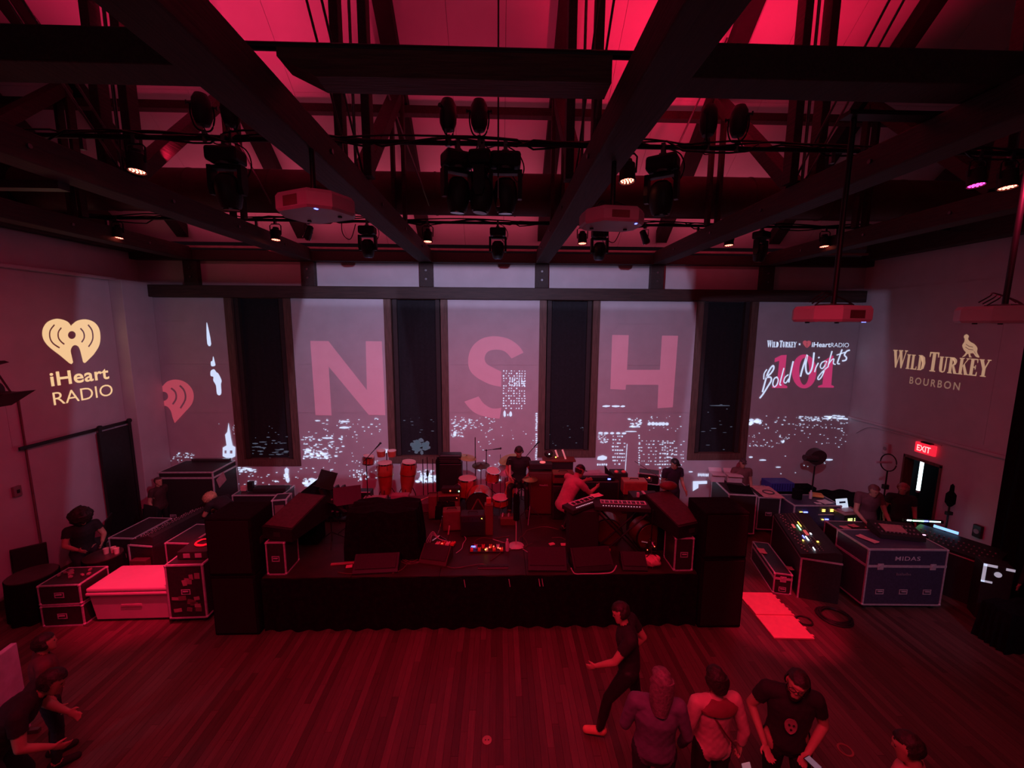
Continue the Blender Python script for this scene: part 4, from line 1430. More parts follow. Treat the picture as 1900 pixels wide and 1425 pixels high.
mm.data.transform(Matrix.Translation(-V3(8.93, 8.16, 2.30)))
M().box(-.01, .07, -.10, .10, .12, .15).obj('mount', black_m, t)
for nm, y, z, lab in (('wall_speaker_box', 9.05, 2.05, 'small pale box on the right wall left of the doorway'), ('wall_outlet', 7.05, 1.05, 'dark oval outlet low on the right wall near the curtain')):
    t = thing(nm, lab, 'fixture', (XR, y, z))
    M().box(-.06, 0, -.07, .07, -.12, .12, .012).obj('cover', wall_m if 'speaker' in nm else casered_m, t)
    M().cyl((-.066, 0, 0), (-.058, 0, 0), .045, seg=14).obj('face', mat('grey_face', (.3, .25, .27), .6), t)
tag(M().tube(smooth_pts([(8.98, 9.9, 2.2), (8.98, 9.6, 2.42), (8.98, 9.2, 2.46), (8.98, 7.9, 2.46)], 4), .012, 6).obj('conduit_pipe', wall_m), 'thin pale conduit above the doorway on the right wall', 'pipe')
# curtain at the right edge
q = M()
rings = []
n = 60
for z in (0.02, 1.5, 3.0, 4.6, 6.2):
    rings.append([V3(8.80 - .05 * math.sin(i * 1.15 + z * .3), 4.0 + 2.68 * i / n, z) for i in range(n + 1)] + [V3(8.90, 4.0 + 2.68 * i / n, z) for i in range(n, -1, -1)])
q.loft(rings)
tag(q.obj('black_curtain', matte_m, smooth=True), 'tall black curtain hanging along the right wall at the frame edge', 'curtain')
# ------------------------------------------------------------------ stage
DK = .90
t = thing('stage_platform', 'low black stage platform with a pleated black skirt', 'stage', (0, 0, 0))
deckm = mat('stage_deck', (.032, .015, .015), .55, var=.35, scale=4)
n = 0
for i in range(5):
    for j in range(3):
        x0, x1 = -3.70 + i * 1.376, -3.70 + (i + 1) * 1.376
        y0, y1 = 6.08 + j * 1.03, 6.08 + (j + 1) * 1.03
        M().box(x0 + .003, x1 - .003, y0 + .003, y1 - .003, DK - .06, DK, .004).obj('deck_panel', deckm, t)
for x in (-3.6, -1.6, 1.1, 3.1):
    for y in (6.3, 7.6, 9.0):
        M().cyl((x, y, 0), (x, y, DK - .06), .025, seg=8).obj('leg', steel_m, t)
q = M()
nn = 150
ff = lambda i, z: 6.055 + .022 * math.sin(i * .95) * (1.2 - z) + .010 * math.sin(i * .37)
for i in range(nn):
    xa, xb = -3.70 + 6.88 * i / nn, -3.70 + 6.88 * (i + 1) / nn
    zs_ = [0.004, .3, .6, DK - .002]
    for a, b in zip(zs_, zs_[1:]):
        q.bm.faces.new([q.bm.verts.new(v) for v in ((xa, ff(i, a), a), (xb, ff(i + 1, a), a), (xb, ff(i + 1, b), b), (xa, ff(i, b), b))])
bmesh.ops.remove_doubles(q.bm, verts=q.bm.verts, dist=1e-5)
q.obj('stage_skirt', matte_m, t, smooth=True)
stage_ = t
for sx, lab in ((-4.03, 'narrow left wing of the stage behind the loudspeakers'), (3.53, 'narrow right wing of the stage behind the loudspeakers')):
    t = thing('stage_wing', lab, 'stage', (sx, 7.9, 0))
    M().box(-.32, .32, -1.24, 1.26, DK - .06, DK, .004).obj('deck_panel', deckm, t)
    M().box(-.30, .30, -1.22, 1.24, 0, DK - .065).obj('wing_skirt', matte_m, t)


def pa_stack(label, x0, x1, zs, lab):
    t = thing('speaker_stack', label, 'loudspeaker', ((x0 + x1) / 2, 5.98, 0))
    w_ = x1 - x0
    for i, (a, b) in enumerate(zip(zs, zs[1:])):
        M().box(-w_ / 2, w_ / 2, 0.0, .62, a + .004, b, .02).obj('cabinet', matte_m, t)
        M().box(-w_ / 2 + .03, w_ / 2 - .03, -.012, .002, a + .05, b - .04).obj('grille', mat('black_mesh', (.010, .008, .009), .7, .2, var=.5, scale=80), t)
        M().box(w_ / 2 - .001, w_ / 2 + .006, .2, .36, (a + b) / 2 - .05, (a + b) / 2 + .05).obj('handle_cup', rubber_m, t)


pa_stack('tall black loudspeaker stack at the left front corner of the stage', -4.42, -3.74, [0, 1.0, 1.93], 0)
pa_stack('tall black loudspeaker stack at the right front corner of the stage', 3.20, 3.90, [0, 1.20, 1.96], 0)

# monitor desks: pale-edged case with a sloping sidefill wedge on it, each side
flight_case('upright pale edged case at the left front of the stage', (.30, .42, .55), (-3.50, 6.36, DK), 0, lid=0, latches=0, casters=False)
flight_case('upright pale edged case at the right front of the stage', (.31, .42, .57), (2.97, 6.34, DK), 0, lid=0, latches=0, casters=False)
for lab, loc, rz, s in (('big black sloping side speaker on the left pale edged case', (-3.36, 6.66, DK + .56), R(-14), 1), ('big black sloping side speaker on the right pale edged case', (2.92, 6.62, DK + .58), R(20), -1)):
    t = thing('side_speaker', lab, 'monitor speaker', loc, rz)
    M().prism([(-.48, 0), (.48, 0), (.48, .34), (.36, .42), (-.48, .20)], -.27, .27, 'x').obj('cabinet', black_m, t)
    M().cbox((0, -.06, .315), (.50, .80, .012), Euler((math.atan2(.22, .84), 0, 0)).to_matrix()).obj('top_skin', mat('worn_vinyl', (.07, .035, .038), .55, var=.3, scale=20), t)
    M().box(-.06, .06, -.49, -.478, .06, .13).obj('handle_cup', rubber_m, t)
tag(M().box(-3.6, -3.25, 7.05, 7.4, DK, DK + .55, .02).obj('black_crate', matte_m), 'black crate behind the left side speaker', 'box')
tag(M().box(2.78, 3.10, 6.75, 7.05, DK, DK + .58, .02).obj('black_crate', matte_m), 'black crate behind the right side speaker', 'box')


def coversheet(label, x0, x1, y0, y1, z0, h, nm='covered_equipment'):
    t = thing(nm, label, 'covered equipment', ((x0 + x1) / 2, (y0 + y1) / 2, z0))
    W, D = x1 - x0, y1 - y0
    N = 64
    rings = []
    for z, s, am in ((0.0, 1.06, .035), (.25 * h, 1.04, .03), (.6 * h, 1.02, .02), (.9 * h, 1.0, .008), (h, .97, .004), (h + .01, .5, .012)):
        r_ = []
        for i in range(N):
            a = 2 * PI * i / N
            c, s_ = math.cos(a), math.sin(a)
            k = 1 / max(abs(c), abs(s_)) ** .92
            wob = 1 + am * math.sin(i * 1.9 + z * 3) / .5
            r_.append(V3(c * k * W / 2 * s * wob, s_ * k * D / 2 * s * wob, z + (.02 * math.sin(i * .7) if z > h * .95 else 0)))
        rings.append(r_)
    M().loft(rings).obj('cloth_cover', matte_m, t, smooth=True)
    M().box(-W * .45, W * .45, -D * .4, D * .4, .02, h - .06).obj('case', black_m, t)
    return t


coversheet('large instrument hidden under a black cloth at the left of the stage', -2.55, -1.38, 6.55, 7.15, DK, .84)
coversheet('black draped crate just behind the big covered instrument', -1.30, -.92, 8.0, 8.25, DK, .30)

# ---- percussion
t1 = drum('left of the two tall red conga drums', (-2.58, 9.0, DK + .22), .155, .01, name='conga_drum')
bpy.data.objects.remove(t1)
for o_ in [o for o in bpy.data.objects if o.name.startswith(('shell', 'drum_head', 'bottom_head', 'hoop', 'lug')) and o.parent is None]:
    bpy.data.objects.remove(o_)


def conga(label, loc, tilt):
    t = thing('conga_drum', label, 'drum', loc)
    t.rotation_euler = tilt
    M().lathe([(.105, 0), (.115, .05), (.15, .25), (.178, .48), (.172, .62), (.150, .72)], seg=30).obj('shell', redwood_m, t, smooth=True)
    M().lathe([(0, .742), (.10, .742), (.150, .738), (.156, .70), (.150, .70)], seg=30).obj('drum_head', skinhead_m, t, smooth=True)
    M().lathe([(.150, .69), (.164, .69), (.164, .72), (.150, .72), (.150, .69)], seg=30).obj('hoop', chrome_m, t, smooth=True)
    M().lathe([(.176, .44), (.182, .44), (.182, .46), (.176, .46), (.176, .44)], seg=30).obj('band', brass_m, t, smooth=True)
    for i in range(6):
        a = i * PI / 3
        M().tube([(.168 * math.cos(a), .168 * math.sin(a), .70), (.185 * math.cos(a), .185 * math.sin(a), .60)], .006, 6).obj('lug', chrome_m, t)
    for i in range(3):
        a = i * 2 * PI / 3 + .5
        M().tube([(.12 * math.cos(a), .12 * math.sin(a), .12), (.21 * math.cos(a), .21 * math.sin(a), -.05), (.23 * math.cos(a), .23 * math.sin(a), -.14)], .010, 6).obj('stand_leg', pipe_m, t)
    return t


conga('left of the two tall red conga drums', (-2.56, 9.0, DK + .15), (0, 0, 0))
conga('right of the two tall red conga drums, tilted left', (-2.10, 9.0, DK + .17), (0, R(6), 0))
drum('small red timbale drum beside the left conga', (-2.92, 8.95, DK + .88), .12, .16, lugs=6, name='timbale_drum', rot=(0, R(8), 0))
mic_stand('thin tripod microphone stand left of the congas', (-2.88, 8.72, DK), 1.05, (.20, .0, .22))
t = thing('bongo_pair', 'pair of small drums behind the left conga', 'drum', (-2.55, 9.12, DK + .98))
for s in (-1, 1):
    M().lathe([(.085, 0), (.10, .13), (.0, .135)], (s * .12, 0, 0), 22).obj('shell', redwood_m, t, smooth=True)
    M().cyl((s * .12, 0, .13), (s * .12, 0, .142), .098, seg=22).obj('drum_head', skinhead_m, t)
M().cyl((0, 0, -.98), (0, 0, .08), .012, seg=8).obj('stand_pole', pipe_m, t)
for i in range(4):
    x = (-1.72, -1.62, -1.50, -1.40)[i]
    t = thing('thin_stand', ('slim black stand pole left behind the right conga', 'second slim black stand pole right of the right conga', 'third slim black stand pole right of the right conga', 'slim black stand pole nearest the tall covered speaker')[i], 'stand', (x, 9.0, DK))
    M().cyl((0, 0, 0), (0, 0, .95 + .05 * (i % 2)), .010, seg=8).obj('pole', pipe_m, t)
    M().lathe([(0, .02), (.03, .02), (.11, .006), (.11, 0), (0, 0)], seg=18).obj('round_base', pipe_m, t, smooth=True)
    if i == 1:
        M().sph((0, 0, .62), (.03, .03, .09), 10).obj('microphone', black_m, t, smooth=True)
# black riser behind with pale edges
t = thing('acoustic_panel', 'low black sloping panel with a pale edge left of the congas', 'panel', (-3.35, 9.05, DK))
M().prism([(-.85, 0), (-.42, .20), (.45, .20), (.45, 0)], -.10, .14, 'y').obj('panel_board', black_m, t)
M().tube([(-.85, -.10, .0), (-.42, -.10, .20), (.45, -.10, .20)], .012, 6).obj('pale_edge', white_m, t)
tag(M().box(-2.36, -1.98, 8.62, 8.80, DK, DK + .26, .01).obj('pale_box', mat('pink_grey_box', (.42, .30, .32), .6), None), 'small pale box under the right conga', 'box')
tag(M().box(-2.95, -2.48, 8.62, 8.80, DK, DK + .20, .01).obj('pale_box', MATS['pink_grey_box'], None), 'low pale box under the left conga', 'box')
tag(M().cbox((-1.70, 8.55, DK + .10), (.55, .45, .20), (0, 0, .1), .01).obj('equipment_box', mat('grey_box', (.12, .09, .09), .6)), 'low grey box right of the congas with drumsticks on it', 'box')
for i in range(2):
    tag(M().cyl((-1.75 + .05 * i, 8.42, DK + .215), (-1.55 + .02 * i, 8.62 + .06 * i, DK + .215), .010, .006, seg=8).obj('drumstick', mat('stick_wood', (.75, .5, .35), .5)), ('first' if i else 'second') + ' drumstick lying on the low grey box', 'drumstick')

# tall covered bass stack
t = thing('bass_speaker_stack', 'tall black covered speaker stack standing between the congas and the drum kit', 'loudspeaker', (-1.12, 9.05, 0))
M().box(-.24, .28, -.12, .12, DK, DK + .86, .02).obj('lower_cabinet', black_m, t)
M().box(-.30, -.22, -.14, .12, DK, DK + .95, .01).obj('side_cover', matte_m, t)
M().box(-.22, .26, -.12, .12, DK + .87, DK + 1.07, .03).obj('upper_cabinet', black_m, t)
for k in range(4):
    M().tube([(-.22, -.125, DK + .90 + .045 * k), (.05, -.135, DK + .905 + .045 * k), (.26, -.125, DK + .90 + .045 * k)], .008, 5).obj('cover_fold', black_m, t)

# ---- drum kit
drum('red floor tom drum with a pale pink head, left in the drum kit', (-.70, 8.72, DK + .22), .20, .38, legs=3, name='floor_tom', lugs=8)
t = drum('red bass drum facing us with a dark front head', (-.42, 8.10, DK + .27), .265, .42, rot=(R(-90), 0, 0), name='bass_drum', lugs=8, head=mat('dark_drum_head', (.03, .018, .018), .4))
# front crest on the head
M().cyl((0, 0, -.010), (0, 0, -.002), .25, seg=32).obj('front_head', MATS['dark_drum_head'], t)
tri = M()
for a, b in (((-.02, -.13), (-.17, .16)), ((-.02, -.13), (.15, .16))):
    tri.tube([(a[0], a[1], -.014), (b[0], b[1], -.014)], .018, 4)
tri.obj('head_artwork', mat('head_print', (.16, .05, .05), .5), t)
for s in (-1, 1):
    M().tube([(s * .22, .10, .15), (s * .30, .262, .05)], .008, 6).obj('spur', chrome_m, t)
drum('bright red rack tom drum right above the bass drum', (-.16, 8.62, DK + .62), .145, .21, rot=(R(14), R(8), 0), name='rack_tom', lugs=6)
t = thing('tom_stand', 'dark stand carrying the bright red rack tom', 'stand', (-.16, 8.66, DK))
tripod_legs(t, .28, .22)
M().cyl((0, 0, .1), (0, 0, .60), .012, seg=8).obj('stand_pole', steel_m, t)
drum('dark red snare drum low at the right of the bass drum', (.02, 8.25, DK + .22), .17, .14, rot=(R(4), 0, 0), legs=3, name='snare_drum', lugs=8)
cymbal('dark flat cymbal behind the red rack tom', (-.42, 9.02, DK), .80, .20, (R(6), 0, 0), mat('dark_cymbal', (.12, .09, .06), .4, .8))
cymbal('large cymbal tilted steeply above the right of the drum kit', (.22, 8.85, DK), 1.0, .24, (R(10), R(-14), 0))
cymbal('pale grey cymbal left of the seated drummer', (.12, 8.62, DK), .82, .19, (R(22), R(4), 0), mat('grey_cymbal', (.4, .36, .38), .4, .7))
cymbal('thin cymbal seen edge on beside the tall covered speaker', (-.74, 9.05, DK), .98, .22, (R(2), R(10), 0))
cymbal('red lit cymbal pair at the right edge of the drum kit', (.62, 7.95, DK), .88, .15, (R(3), 0, 0))
mic_stand('tall thin microphone stand rising behind the dark cymbal', (-.55, 9.1, DK), 1.42, None, mic=False)
mic_stand('microphone stand with a drooping microphone behind the red tom', (-.30, 9.1, DK), 1.12, (.15, 0, .02))
mic_stand('long boom microphone stand right of the seated drummer', (.50, 8.9, DK), .92, (.26, 0, .32))
for i, x in enumerate((.02, .18, .30)):
    tag(M().cyl((x, 9.1, DK), (x, 9.1, DK + 1.02 - .05 * i), .007, seg=6).obj('thin_rod', pipe_m), ('leftmost', 'middle', 'rightmost')[i] + ' of three thin upright rods behind the drummer', 'rod')
t = thing('drum_stool', 'round black stool under the drummer', 'stool', (.42, 8.62, DK))
tripod_legs(t, .25, .2)
M().cyl((0, 0, .1), (0, 0, .46), .014, seg=8).obj('post', steel_m, t)
M().cyl((0, 0, .46), (0, 0, .53), .16, seg=20).obj('seat', black_m, t, smooth=True)
t = thing('effects_case', 'open red lit box of drum hardware in front of the bass drum', 'case', (.18, 7.85, DK))
M().box(-.16, .16, -.12, .12, 0, .14, .008).obj('box', brownv_m, t)
for i in range(5):
    M().cyl((-.12 + .06 * i, -.05 + .03 * (i % 2), .14), (-.11 + .06 * i, .02, .19), .018, seg=8).obj('fitting', chrome_m, t)
coil('cable_coil', 'loose coil of cable beside the bass drum', (.30, 8.0, DK), .11, 3)

# ---- amplifiers left of drums
amp('brown guitar amplifier with pale wood front, left of the bass drum', (-1.06, 8.30, DK), (.46, .26, .44), R(4), brownv_m, mat('pink_grille', (.20, .09, .07), .7, scale=90), leds=led_red)
t = thing('small_amplifier_head', 'small amplifier head with glowing parts on the brown amplifier', 'amplifier', (-1.02, 8.32, DK + .475))
M().box(-.18, .20, -.08, .08, 0, .10, .008).obj('chassis', tolex_m, t)
M().tube(smooth_pts([(.05, 0, .10), (.15, -.02, .17), (.21, -.04, .12), (.225, -.06, .0)], 4), .006, 5).obj('handle', steel_m, t)
M().cyl((0, -.09, .04), (0, -.08, .04), .014, seg=8).obj('pilot_light', led_red, t)
M().cyl((.18, -.09, .03), (.18, -.08, .03), .012, seg=8).obj('green_light', led_green, t)
amp('narrow brown speaker cabinet at the left of the brown amplifier', (-1.36, 8.12, DK), (.17, .24, .50), R(4), brownv_m, mat('red_grille', (.16, .05, .05), .7), panel=False)
amp('low brown speaker cabinet in front of the brown amplifier', (-.92, 7.62, DK), (.34, .24, .40), R(6), mat('red_vinyl', (.15, .045, .035), .6), MATS['red_grille'], panel=False)
amp('black box of electronics on short legs in front of the bass drum', (-.50, 7.42, DK + .0), (.46, .26, .42), R(2), tolex_m, black_m, leds=led_amber, knobs=5)
tag(M().cbox((-.20, 7.42, DK + .30), (.16, .14, .60), None, .01).obj('red_box', brownv_m), 'narrow reddish box beside the black electronics box', 'box')
tag(M().cbox((-.20, 7.42, DK + .66), (.09, .09, .11), None, .01).obj('small_red_box', mat('red_plastic', (.6, .12, .08), .4)), 'small bright red box on top of the narrow box', 'box')

# ---- marshall-style stack etc.
t = amp('tall brown amplifier cabinet with a small scrawled badge, right of the drums', (.86, 8.34, DK), (.50, .32, .92), R(-3), mat('deep_brown', (.07, .024, .018), .6), mat('deep_red_cloth', (.10, .028, .022), .8, var=.3, scale=60), panel=False)
q = M()
pts = [(-.085, 0), (-.075, .03), (-.06, 0), (-.045, .02), (-.03, 0), (-.01, .018), (.01, 0), (.03, .03), (.05, 0), (.07, .03), (.085, 0)]
q.tube([(a + .06, -.172, .64 + b) for a, b in pts], .006, 4)
q.obj('script_badge', white_m, t)
t = thing('amplifier_head', 'black amplifier head with a glowing oval on the tall brown cabinet', 'amplifier', (.86, 8.34, DK + .97))
M().box(-.24, .24, -.12, .12, 0, .12, .01).obj('chassis', tolex_m, t)
M().cyl((.04, -.02, .12), (.04, -.02, .135), .06, seg=20).obj('oval_dial', mat('pink_dial', (.9, .3, .3), .4, emit=(1, .2, .2), estr=.6), t)
amp('black amplifier stack right of the tall brown cabinet', (1.30, 8.10, DK), (.44, .30, .72), R(-2), tolex_m, black_m)
amp('reddish amplifier with a coiled cable, on the black amplifier stack', (1.30, 8.10, DK + .75), (.44, .28, .22), R(-2), brownv_m, mat('panel_red', (.14, .05, .05), .6), knobs=7)
t = thing('laptop_stand_rig', 'cluttered black shelf with tilted pale strips above the amplifiers', 'equipment', (1.22, 8.55, DK + .0))
M().box(-.28, .35, -.10, .12, 0, 1.06, .01).obj('rack_body', tolex_m, t)
M().box(-.30, .40, -.13, .14, 1.06, 1.10, .006).obj('shelf', brownv_m, t)
for i, (x, z, l) in enumerate(((-.0, 1.22, .16), (.16, 1.20, .22))):
    M().cbox((x, -.02, z), (.035, .02, l), (0, R(-20), 0)).obj('pale_strip', mat('pale_pink', (.95, .55, .55), .5, emit=(1, .35, .4), estr=.25), t)
M().sph((-.17, -.05, 1.22), (.10, .06, .08), 12).obj('cable_bundle', cable_m, t)
M().sph((-.03, -.12, 1.17), .014, 8).obj('yellow_light', led_amber, t)
M().sph((-.17, -.13, 1.24), .010, 8).obj('white_light', led_white, t)
t = amp('long dark organ speaker cabinet behind the capped crouching player', (2.12, 8.62, DK), (.92, .34, .62), 0, mat('dark_red_wood', (.06, .018, .018), .5, var=.3, stretch=(1, 1, 8)), black_m, panel=False)
t = thing('organ_top', 'long pale keyboard lid and music desk on the organ cabinet', 'keyboard', (2.02, 8.62, DK + .645))
M().box(-.50, .46, -.18, .16, 0, .07, .008).obj('lid_body', black_m, t)
M().prism([(-.42, .07), (.36, .07), (.20, .13), (-.30, .10)], -.06, .14, 'y').obj('pale_lid', mat('pale_lid', (.5, .42, .46), .5), t)
M().prism([(.28, .07), (.42, .07), (.26, .30)], -.04, .0, 'y').obj('folded_desk', black_m, t)
M().box(.30, .36, -.19, -.18, .02, .045).obj('blue_light', led_blue, t)
tag(M().cbox((2.62, 8.70, DK + .38), (.34, .30, .76), None, .01).obj('black_crate', tolex_m), 'black crate between organ cabinet and tan amplifier', 'box')
for i, x in enumerate((2.54, 2.70)):
    tag(M().sph((x, 8.58, DK + .79), (.05, .05, .035), 12).obj('red_dome', mat('red_dome', (.9, .25, .22), .4), smooth=True), ('left', 'right')[i] + ' of two small red domes beside the tan amplifier', 'dome')
t = amp('tan amplifier head with a handle on black racks', (2.86, 8.35, DK + .40), (.50, .28, .30), R(-4), mat('tan_vinyl', (.42, .16, .10), .5, scale=40), mat('tan_cloth', (.34, .12, .08), .7), panel=False)
flight_case('black equipment rack with small lights under the tan amplifier', (.50, .34, .40), (2.86, 8.36, DK), R(-4), m=tolex_m, lid=0, latches=0, casters=False, trim=black_m)
for i in range(2):
    tag(M().sph((2.73, 8.165, DK + .14 + .11 * i), .011, 8).obj('indicator_light', led_amber), ('lower', 'upper')[i] + ' amber light on the rack under the tan amplifier', 'light')
t = flight_case('small rack case with pale edges on a stand, left of the capped man', (.46, .36, .24), (3.38, 8.9, DK + .44), R(-22), lid=0, latches=0, casters=False)
M().box(-.19, .19, -.186, -.18, .05, .19).obj('rack_front', black_m, t)
M().box(.0, .03, -.19, -.186, .15, .165).obj('red_light', led_red, t)
tag(M().box(3.18, 3.58, 8.72, 9.05, DK, DK + .435, .01).obj('black_crate', matte_m), 'black crate under the small pale edged rack case', 'box')
t = thing('striped_radio', 'small reddish tape box below the small rack case', 'box', (3.10, 8.12, DK))
M().box(-.20, .20, -.08, .08, 0, .38, .01).obj('base_box', tolex_m, t)
M().box(-.14, .16, -.09, .07, .385, .46, .008).obj('ribbed_box', mat('ribbed_red', (.35, .12, .10), .5), t)
for i in range(5):
    M().box(-.12, .14, -.094, -.089, .393 + .013 * i, .397 + .013 * i).obj('rib', black_m, t)
t = thing('badged_case', 'black case with a small round badge at the right end of the keyboards', 'case', (2.72, 7.35, DK))
M().box(-.26, .26, -.16, .16, 0, .80, .01).obj('body', tolex_m, t)
q = M().lathe([(.033, 0), (.045, 0), (.045, .004), (.033, .004), (.033, 0)], (0, -.162, .58), 24, Euler((R(90), 0, 0)).to_matrix())
q.obj('round_badge', mat('badge_pink', (.5, .2, .2), .5), t)
M().box(-.006, .006, -.166, -.162, .555, .605).obj('badge_bar', MATS['badge_pink'], t)
M().box(-.20, -.16, -.20, -.16, .82, .90).box(-.02, .02, -.1, .1, .80, .82).obj('top_fitting', paper_m, t)


# ---- keyboards
def keyboard(label, loc, rz, w_, d=.30, keys=30, stand=True, kc=None):
    t = thing('keyboard', label, 'keyboard', loc, rz)
    kb = M().box(-w_ / 2, w_ / 2, -d / 2, d / 2, 0, .07, .008).obj('body', tolex_m, t)
    kw = (w_ - .16) / keys
    kd = d * .42
    q = M()
    for i in range(keys):
        q.box(-w_ / 2 + .12 + i * kw, -w_ / 2 + .12 + (i + .9) * kw, d / 2 - .03 - kd, d / 2 - .03, .07, .085)
    o_ = q.obj('white_keys', white_m, kb)
    o_['kind'] = 'stuff'
    q = M()
    for i in range(keys - 1):
        if i % 7 not in (2, 6):
            q.box(-w_ / 2 + .12 + (i + .68) * kw, -w_ / 2 + .12 + (i + 1.25) * kw, d / 2 - .03 - kd, d / 2 - .03 - kd * .42, .085, .098)
    o_ = q.obj('black_keys', black_m, kb)
    o_['kind'] = 'stuff'
    q = M()
    for i in range(14):
        x = -w_ * .35 + i * w_ * .05
        q.box(x, x + .018, -d / 2 + .04, -d / 2 + .055, .07, .078)
    o_ = q.obj('buttons', mat('lit_buttons', (.8, .7, .75), .5, emit=(.8, .6, .8), estr=.4), t)
    o_['kind'] = 'stuff'
    return t


def xstand(label, loc, rz, h, w_=.7):
    t = thing('keyboard_stand', label, 'stand', loc, rz)
    for s in (-1, 1):
        M().tube([(-w_ / 2, s * .14, .02), (w_ / 2, s * .14, h - .02)], .016, 6).tube([(w_ / 2, s * .14, .02), (-w_ / 2, s * .14, h - .02)], .016, 6).obj('cross_leg', pipe_m, t)
    for z in (.02, h - .02):
        for x in (-w_ / 2, w_ / 2):
            M().cyl((x, -.2, z), (x, .2, z), .014, seg=8).obj('cross_bar', pipe_m, t)
    return t


# keys face the player behind
xstand('dark crossed stand under the long red lit keyboard', (2.06, 6.60, DK), R(-6), .86, .8)
keyboard('long keyboard with red lit keys right of centre', (2.06, 6.60, DK + .87), R(-6), .92, .30, 36)
t = thing('keyboard_case', 'black box carrying the angled keyboard, a blue light at its foot', 'case', (1.42, 6.72, DK))
M().box(-.24, .26, -.18, .18, 0, .84, .012).obj('body', tolex_m, t)
M().sph((-.20, -.185, .07), .014, 8).obj('blue_light', led_blue, t)
keyboard('short keyboard turned at an angle left of the long one', (1.44, 6.72, DK + .85), R(34), .74, .28, 20)
tag(sheet('score_sheet', 'x', (1.70, 6.86, DK + .985), (.20, .14), R(25), mat('lit_paper', (.9, .5, .5), .6)), 'sheet of paper on the inner end of the angled keyboard', 'paper')
mic_stand('black tripod stand in front of the long keyboard', (2.55, 6.45, DK), .9, None, mic=False)


def round_case(label, loc, r, d, rz):
    t = thing('round_drum_case', label, 'drum', loc, rz)
    M().lathe([(0, 0), (r - .02, 0), (r, .02), (r, d - .02), (r - .02, d), (0, d)], (0, d / 2, r + .0), 32, Euler((R(90), 0, 0)).to_matrix()).obj('shell', mat('dark_red_shell', (.10, .022, .02), .4, coat=.3), t, smooth=True)
    M().lathe([(r - .02, 0), (r + .01, 0), (r + .01, .025), (r - .02, .025), (r - .02, 0)], (0, -d / 2 + .03, r + .0), 32, Euler((R(90), 0, 0)).to_matrix()).obj('hoop', black_m, t, smooth=True)
    for s in (-1, 1):
        M().box(s * .12 - .02, s * .12 + .02, -d / 2, d / 2, 0, .03).obj('foot', rubber_m, t)
    return t


round_case('dark red round drum lying under the long keyboard', (1.98, 7.10, DK), .25, .34, R(-10))
round_case('dark red round drum lying right of the keyboard stand', (2.62, 6.92, DK), .25, .34, R(10))
t = thing('hardware_pile', 'pile of shiny clamps and fittings glinting on the right round drum', 'hardware', (2.60, 6.66, DK))
for i in range(12):
    a = i * 2.4
    M().cbox((.08 * math.cos(a), .06 * math.sin(a), .04 + .018 * i), (.10, .02, .016), (i * .4, i * .7, a)).obj('fitting', chrome_m if i % 2 else steel_m, t)
for i in range(3):
    M().sph((-.06 + .06 * i, -.09, .12 + .03 * i), .008, 6).obj('glint_bead', led_red, t)  # glowing beads added as glints off the metal
t = thing('crumpled_bag', 'crumpled pink bag on the floor of the stage at the right', 'bag', (2.52, 6.30, DK))
q = M().sph((0, 0, .09), (.15, .11, .09), 20)
for v in q.bm.verts:
    v.co += V3(.018 * math.sin(v.co.z * 60 + v.co.x * 40), .012 * math.sin(v.co.x * 55), .012 * math.sin(v.co.x * 70 + v.co.y * 50))
q.obj('bag_body', mat('pink_bag', (.8, .35, .33), .6), t, smooth=True)
M().tube(smooth_pts([(-.1, 0, .14), (-.05, -.03, .22), (.03, -.02, .20), (.08, 0, .14)], 4), .008, 5).obj('strap', black_m, t)
t = thing('towel_pile', 'crumpled pale towel hanging beside the right pale edged case', 'towel', (3.14, 6.52, DK + .36))
q = M().sph((0, 0, 0), (.12, .08, .13), 22)
for v in q.bm.verts:
    v.co += V3(.02 * math.sin(v.co.z * 40), .01 * math.sin(v.co.x * 65), .012 * math.sin(v.co.x * 50 + v.co.y * 50))
q.obj('towel', mat('pale_towel', (.85, .42, .40), .8), t, smooth=True)
M().box(-.04, .04, -.04, .04, -.36, -.10).obj('stand_post', black_m, t)
tag(M().sph((3.02, 7.00, DK + 1.10), (.16, .11, .08), 14).obj('fur_cover', brownv_m, smooth=True), 'fluffy reddish cover at the back of the right side speaker', 'cover')
tag(M().cyl((3.02, 7.00, DK + .58), (3.02, 7.00, DK + 1.04), .02, seg=10).obj('stand_post', pipe_m), 'short black post under the fluffy reddish cover', 'stand')
tag(M().cyl((2.70, 7.9, DK + 1.25), (3.05, 7.1, DK + 1.12), .007, seg=6).obj('thin_rod', steel_m), 'thin shiny rod leaning above the right side speaker', 'rod')

# ---- pedal boards, stands, cables at the front centre
t = thing('pedal_board', 'pedal board full of lit effect pedals at the front centre of the stage', 'pedals', (-.22, 6.82, DK))
M().box(-.30, .30, -.10, .12, 0, .03, .004).obj('board', tolex_m, t)
for i in range(9):
    x = -.26 + i * .065
    y = -.05 + (.10 if i % 2 else 0)
    pd = M().box(x - .026, x + .026, y - .045, y + .045, .03, .065, .004).obj('pedal', mat(('red_pedal', 'silver_pedal', 'orange_pedal')[i % 3], ((.7, .08, .06), (.6, .55, .55), (.75, .3, .08))[i % 3], .4), t)
    M().cyl((x, y + .025, .065), (x, y + .025, .078), .008, seg=8).obj('pedal_knob', black_m, pd)
M().box(-.275, -.20, -.02, .03, .066, .070).obj('blue_screen', mat('blue_screen', (.1, .1, .8), .4, emit=(.15, .2, 1), estr=2.5), t)
for i, (x, y) in enumerate(((-.02, -.07), (.0, -.04), (.05, .0), (.20, -.02), (.23, -.04), (.12, .03))):
    M().sph((x, y - .03, .072), .012, 8).obj('pedal_light', (led_amber, led_red, led_red, led_red, led_red, led_red)[i], t)
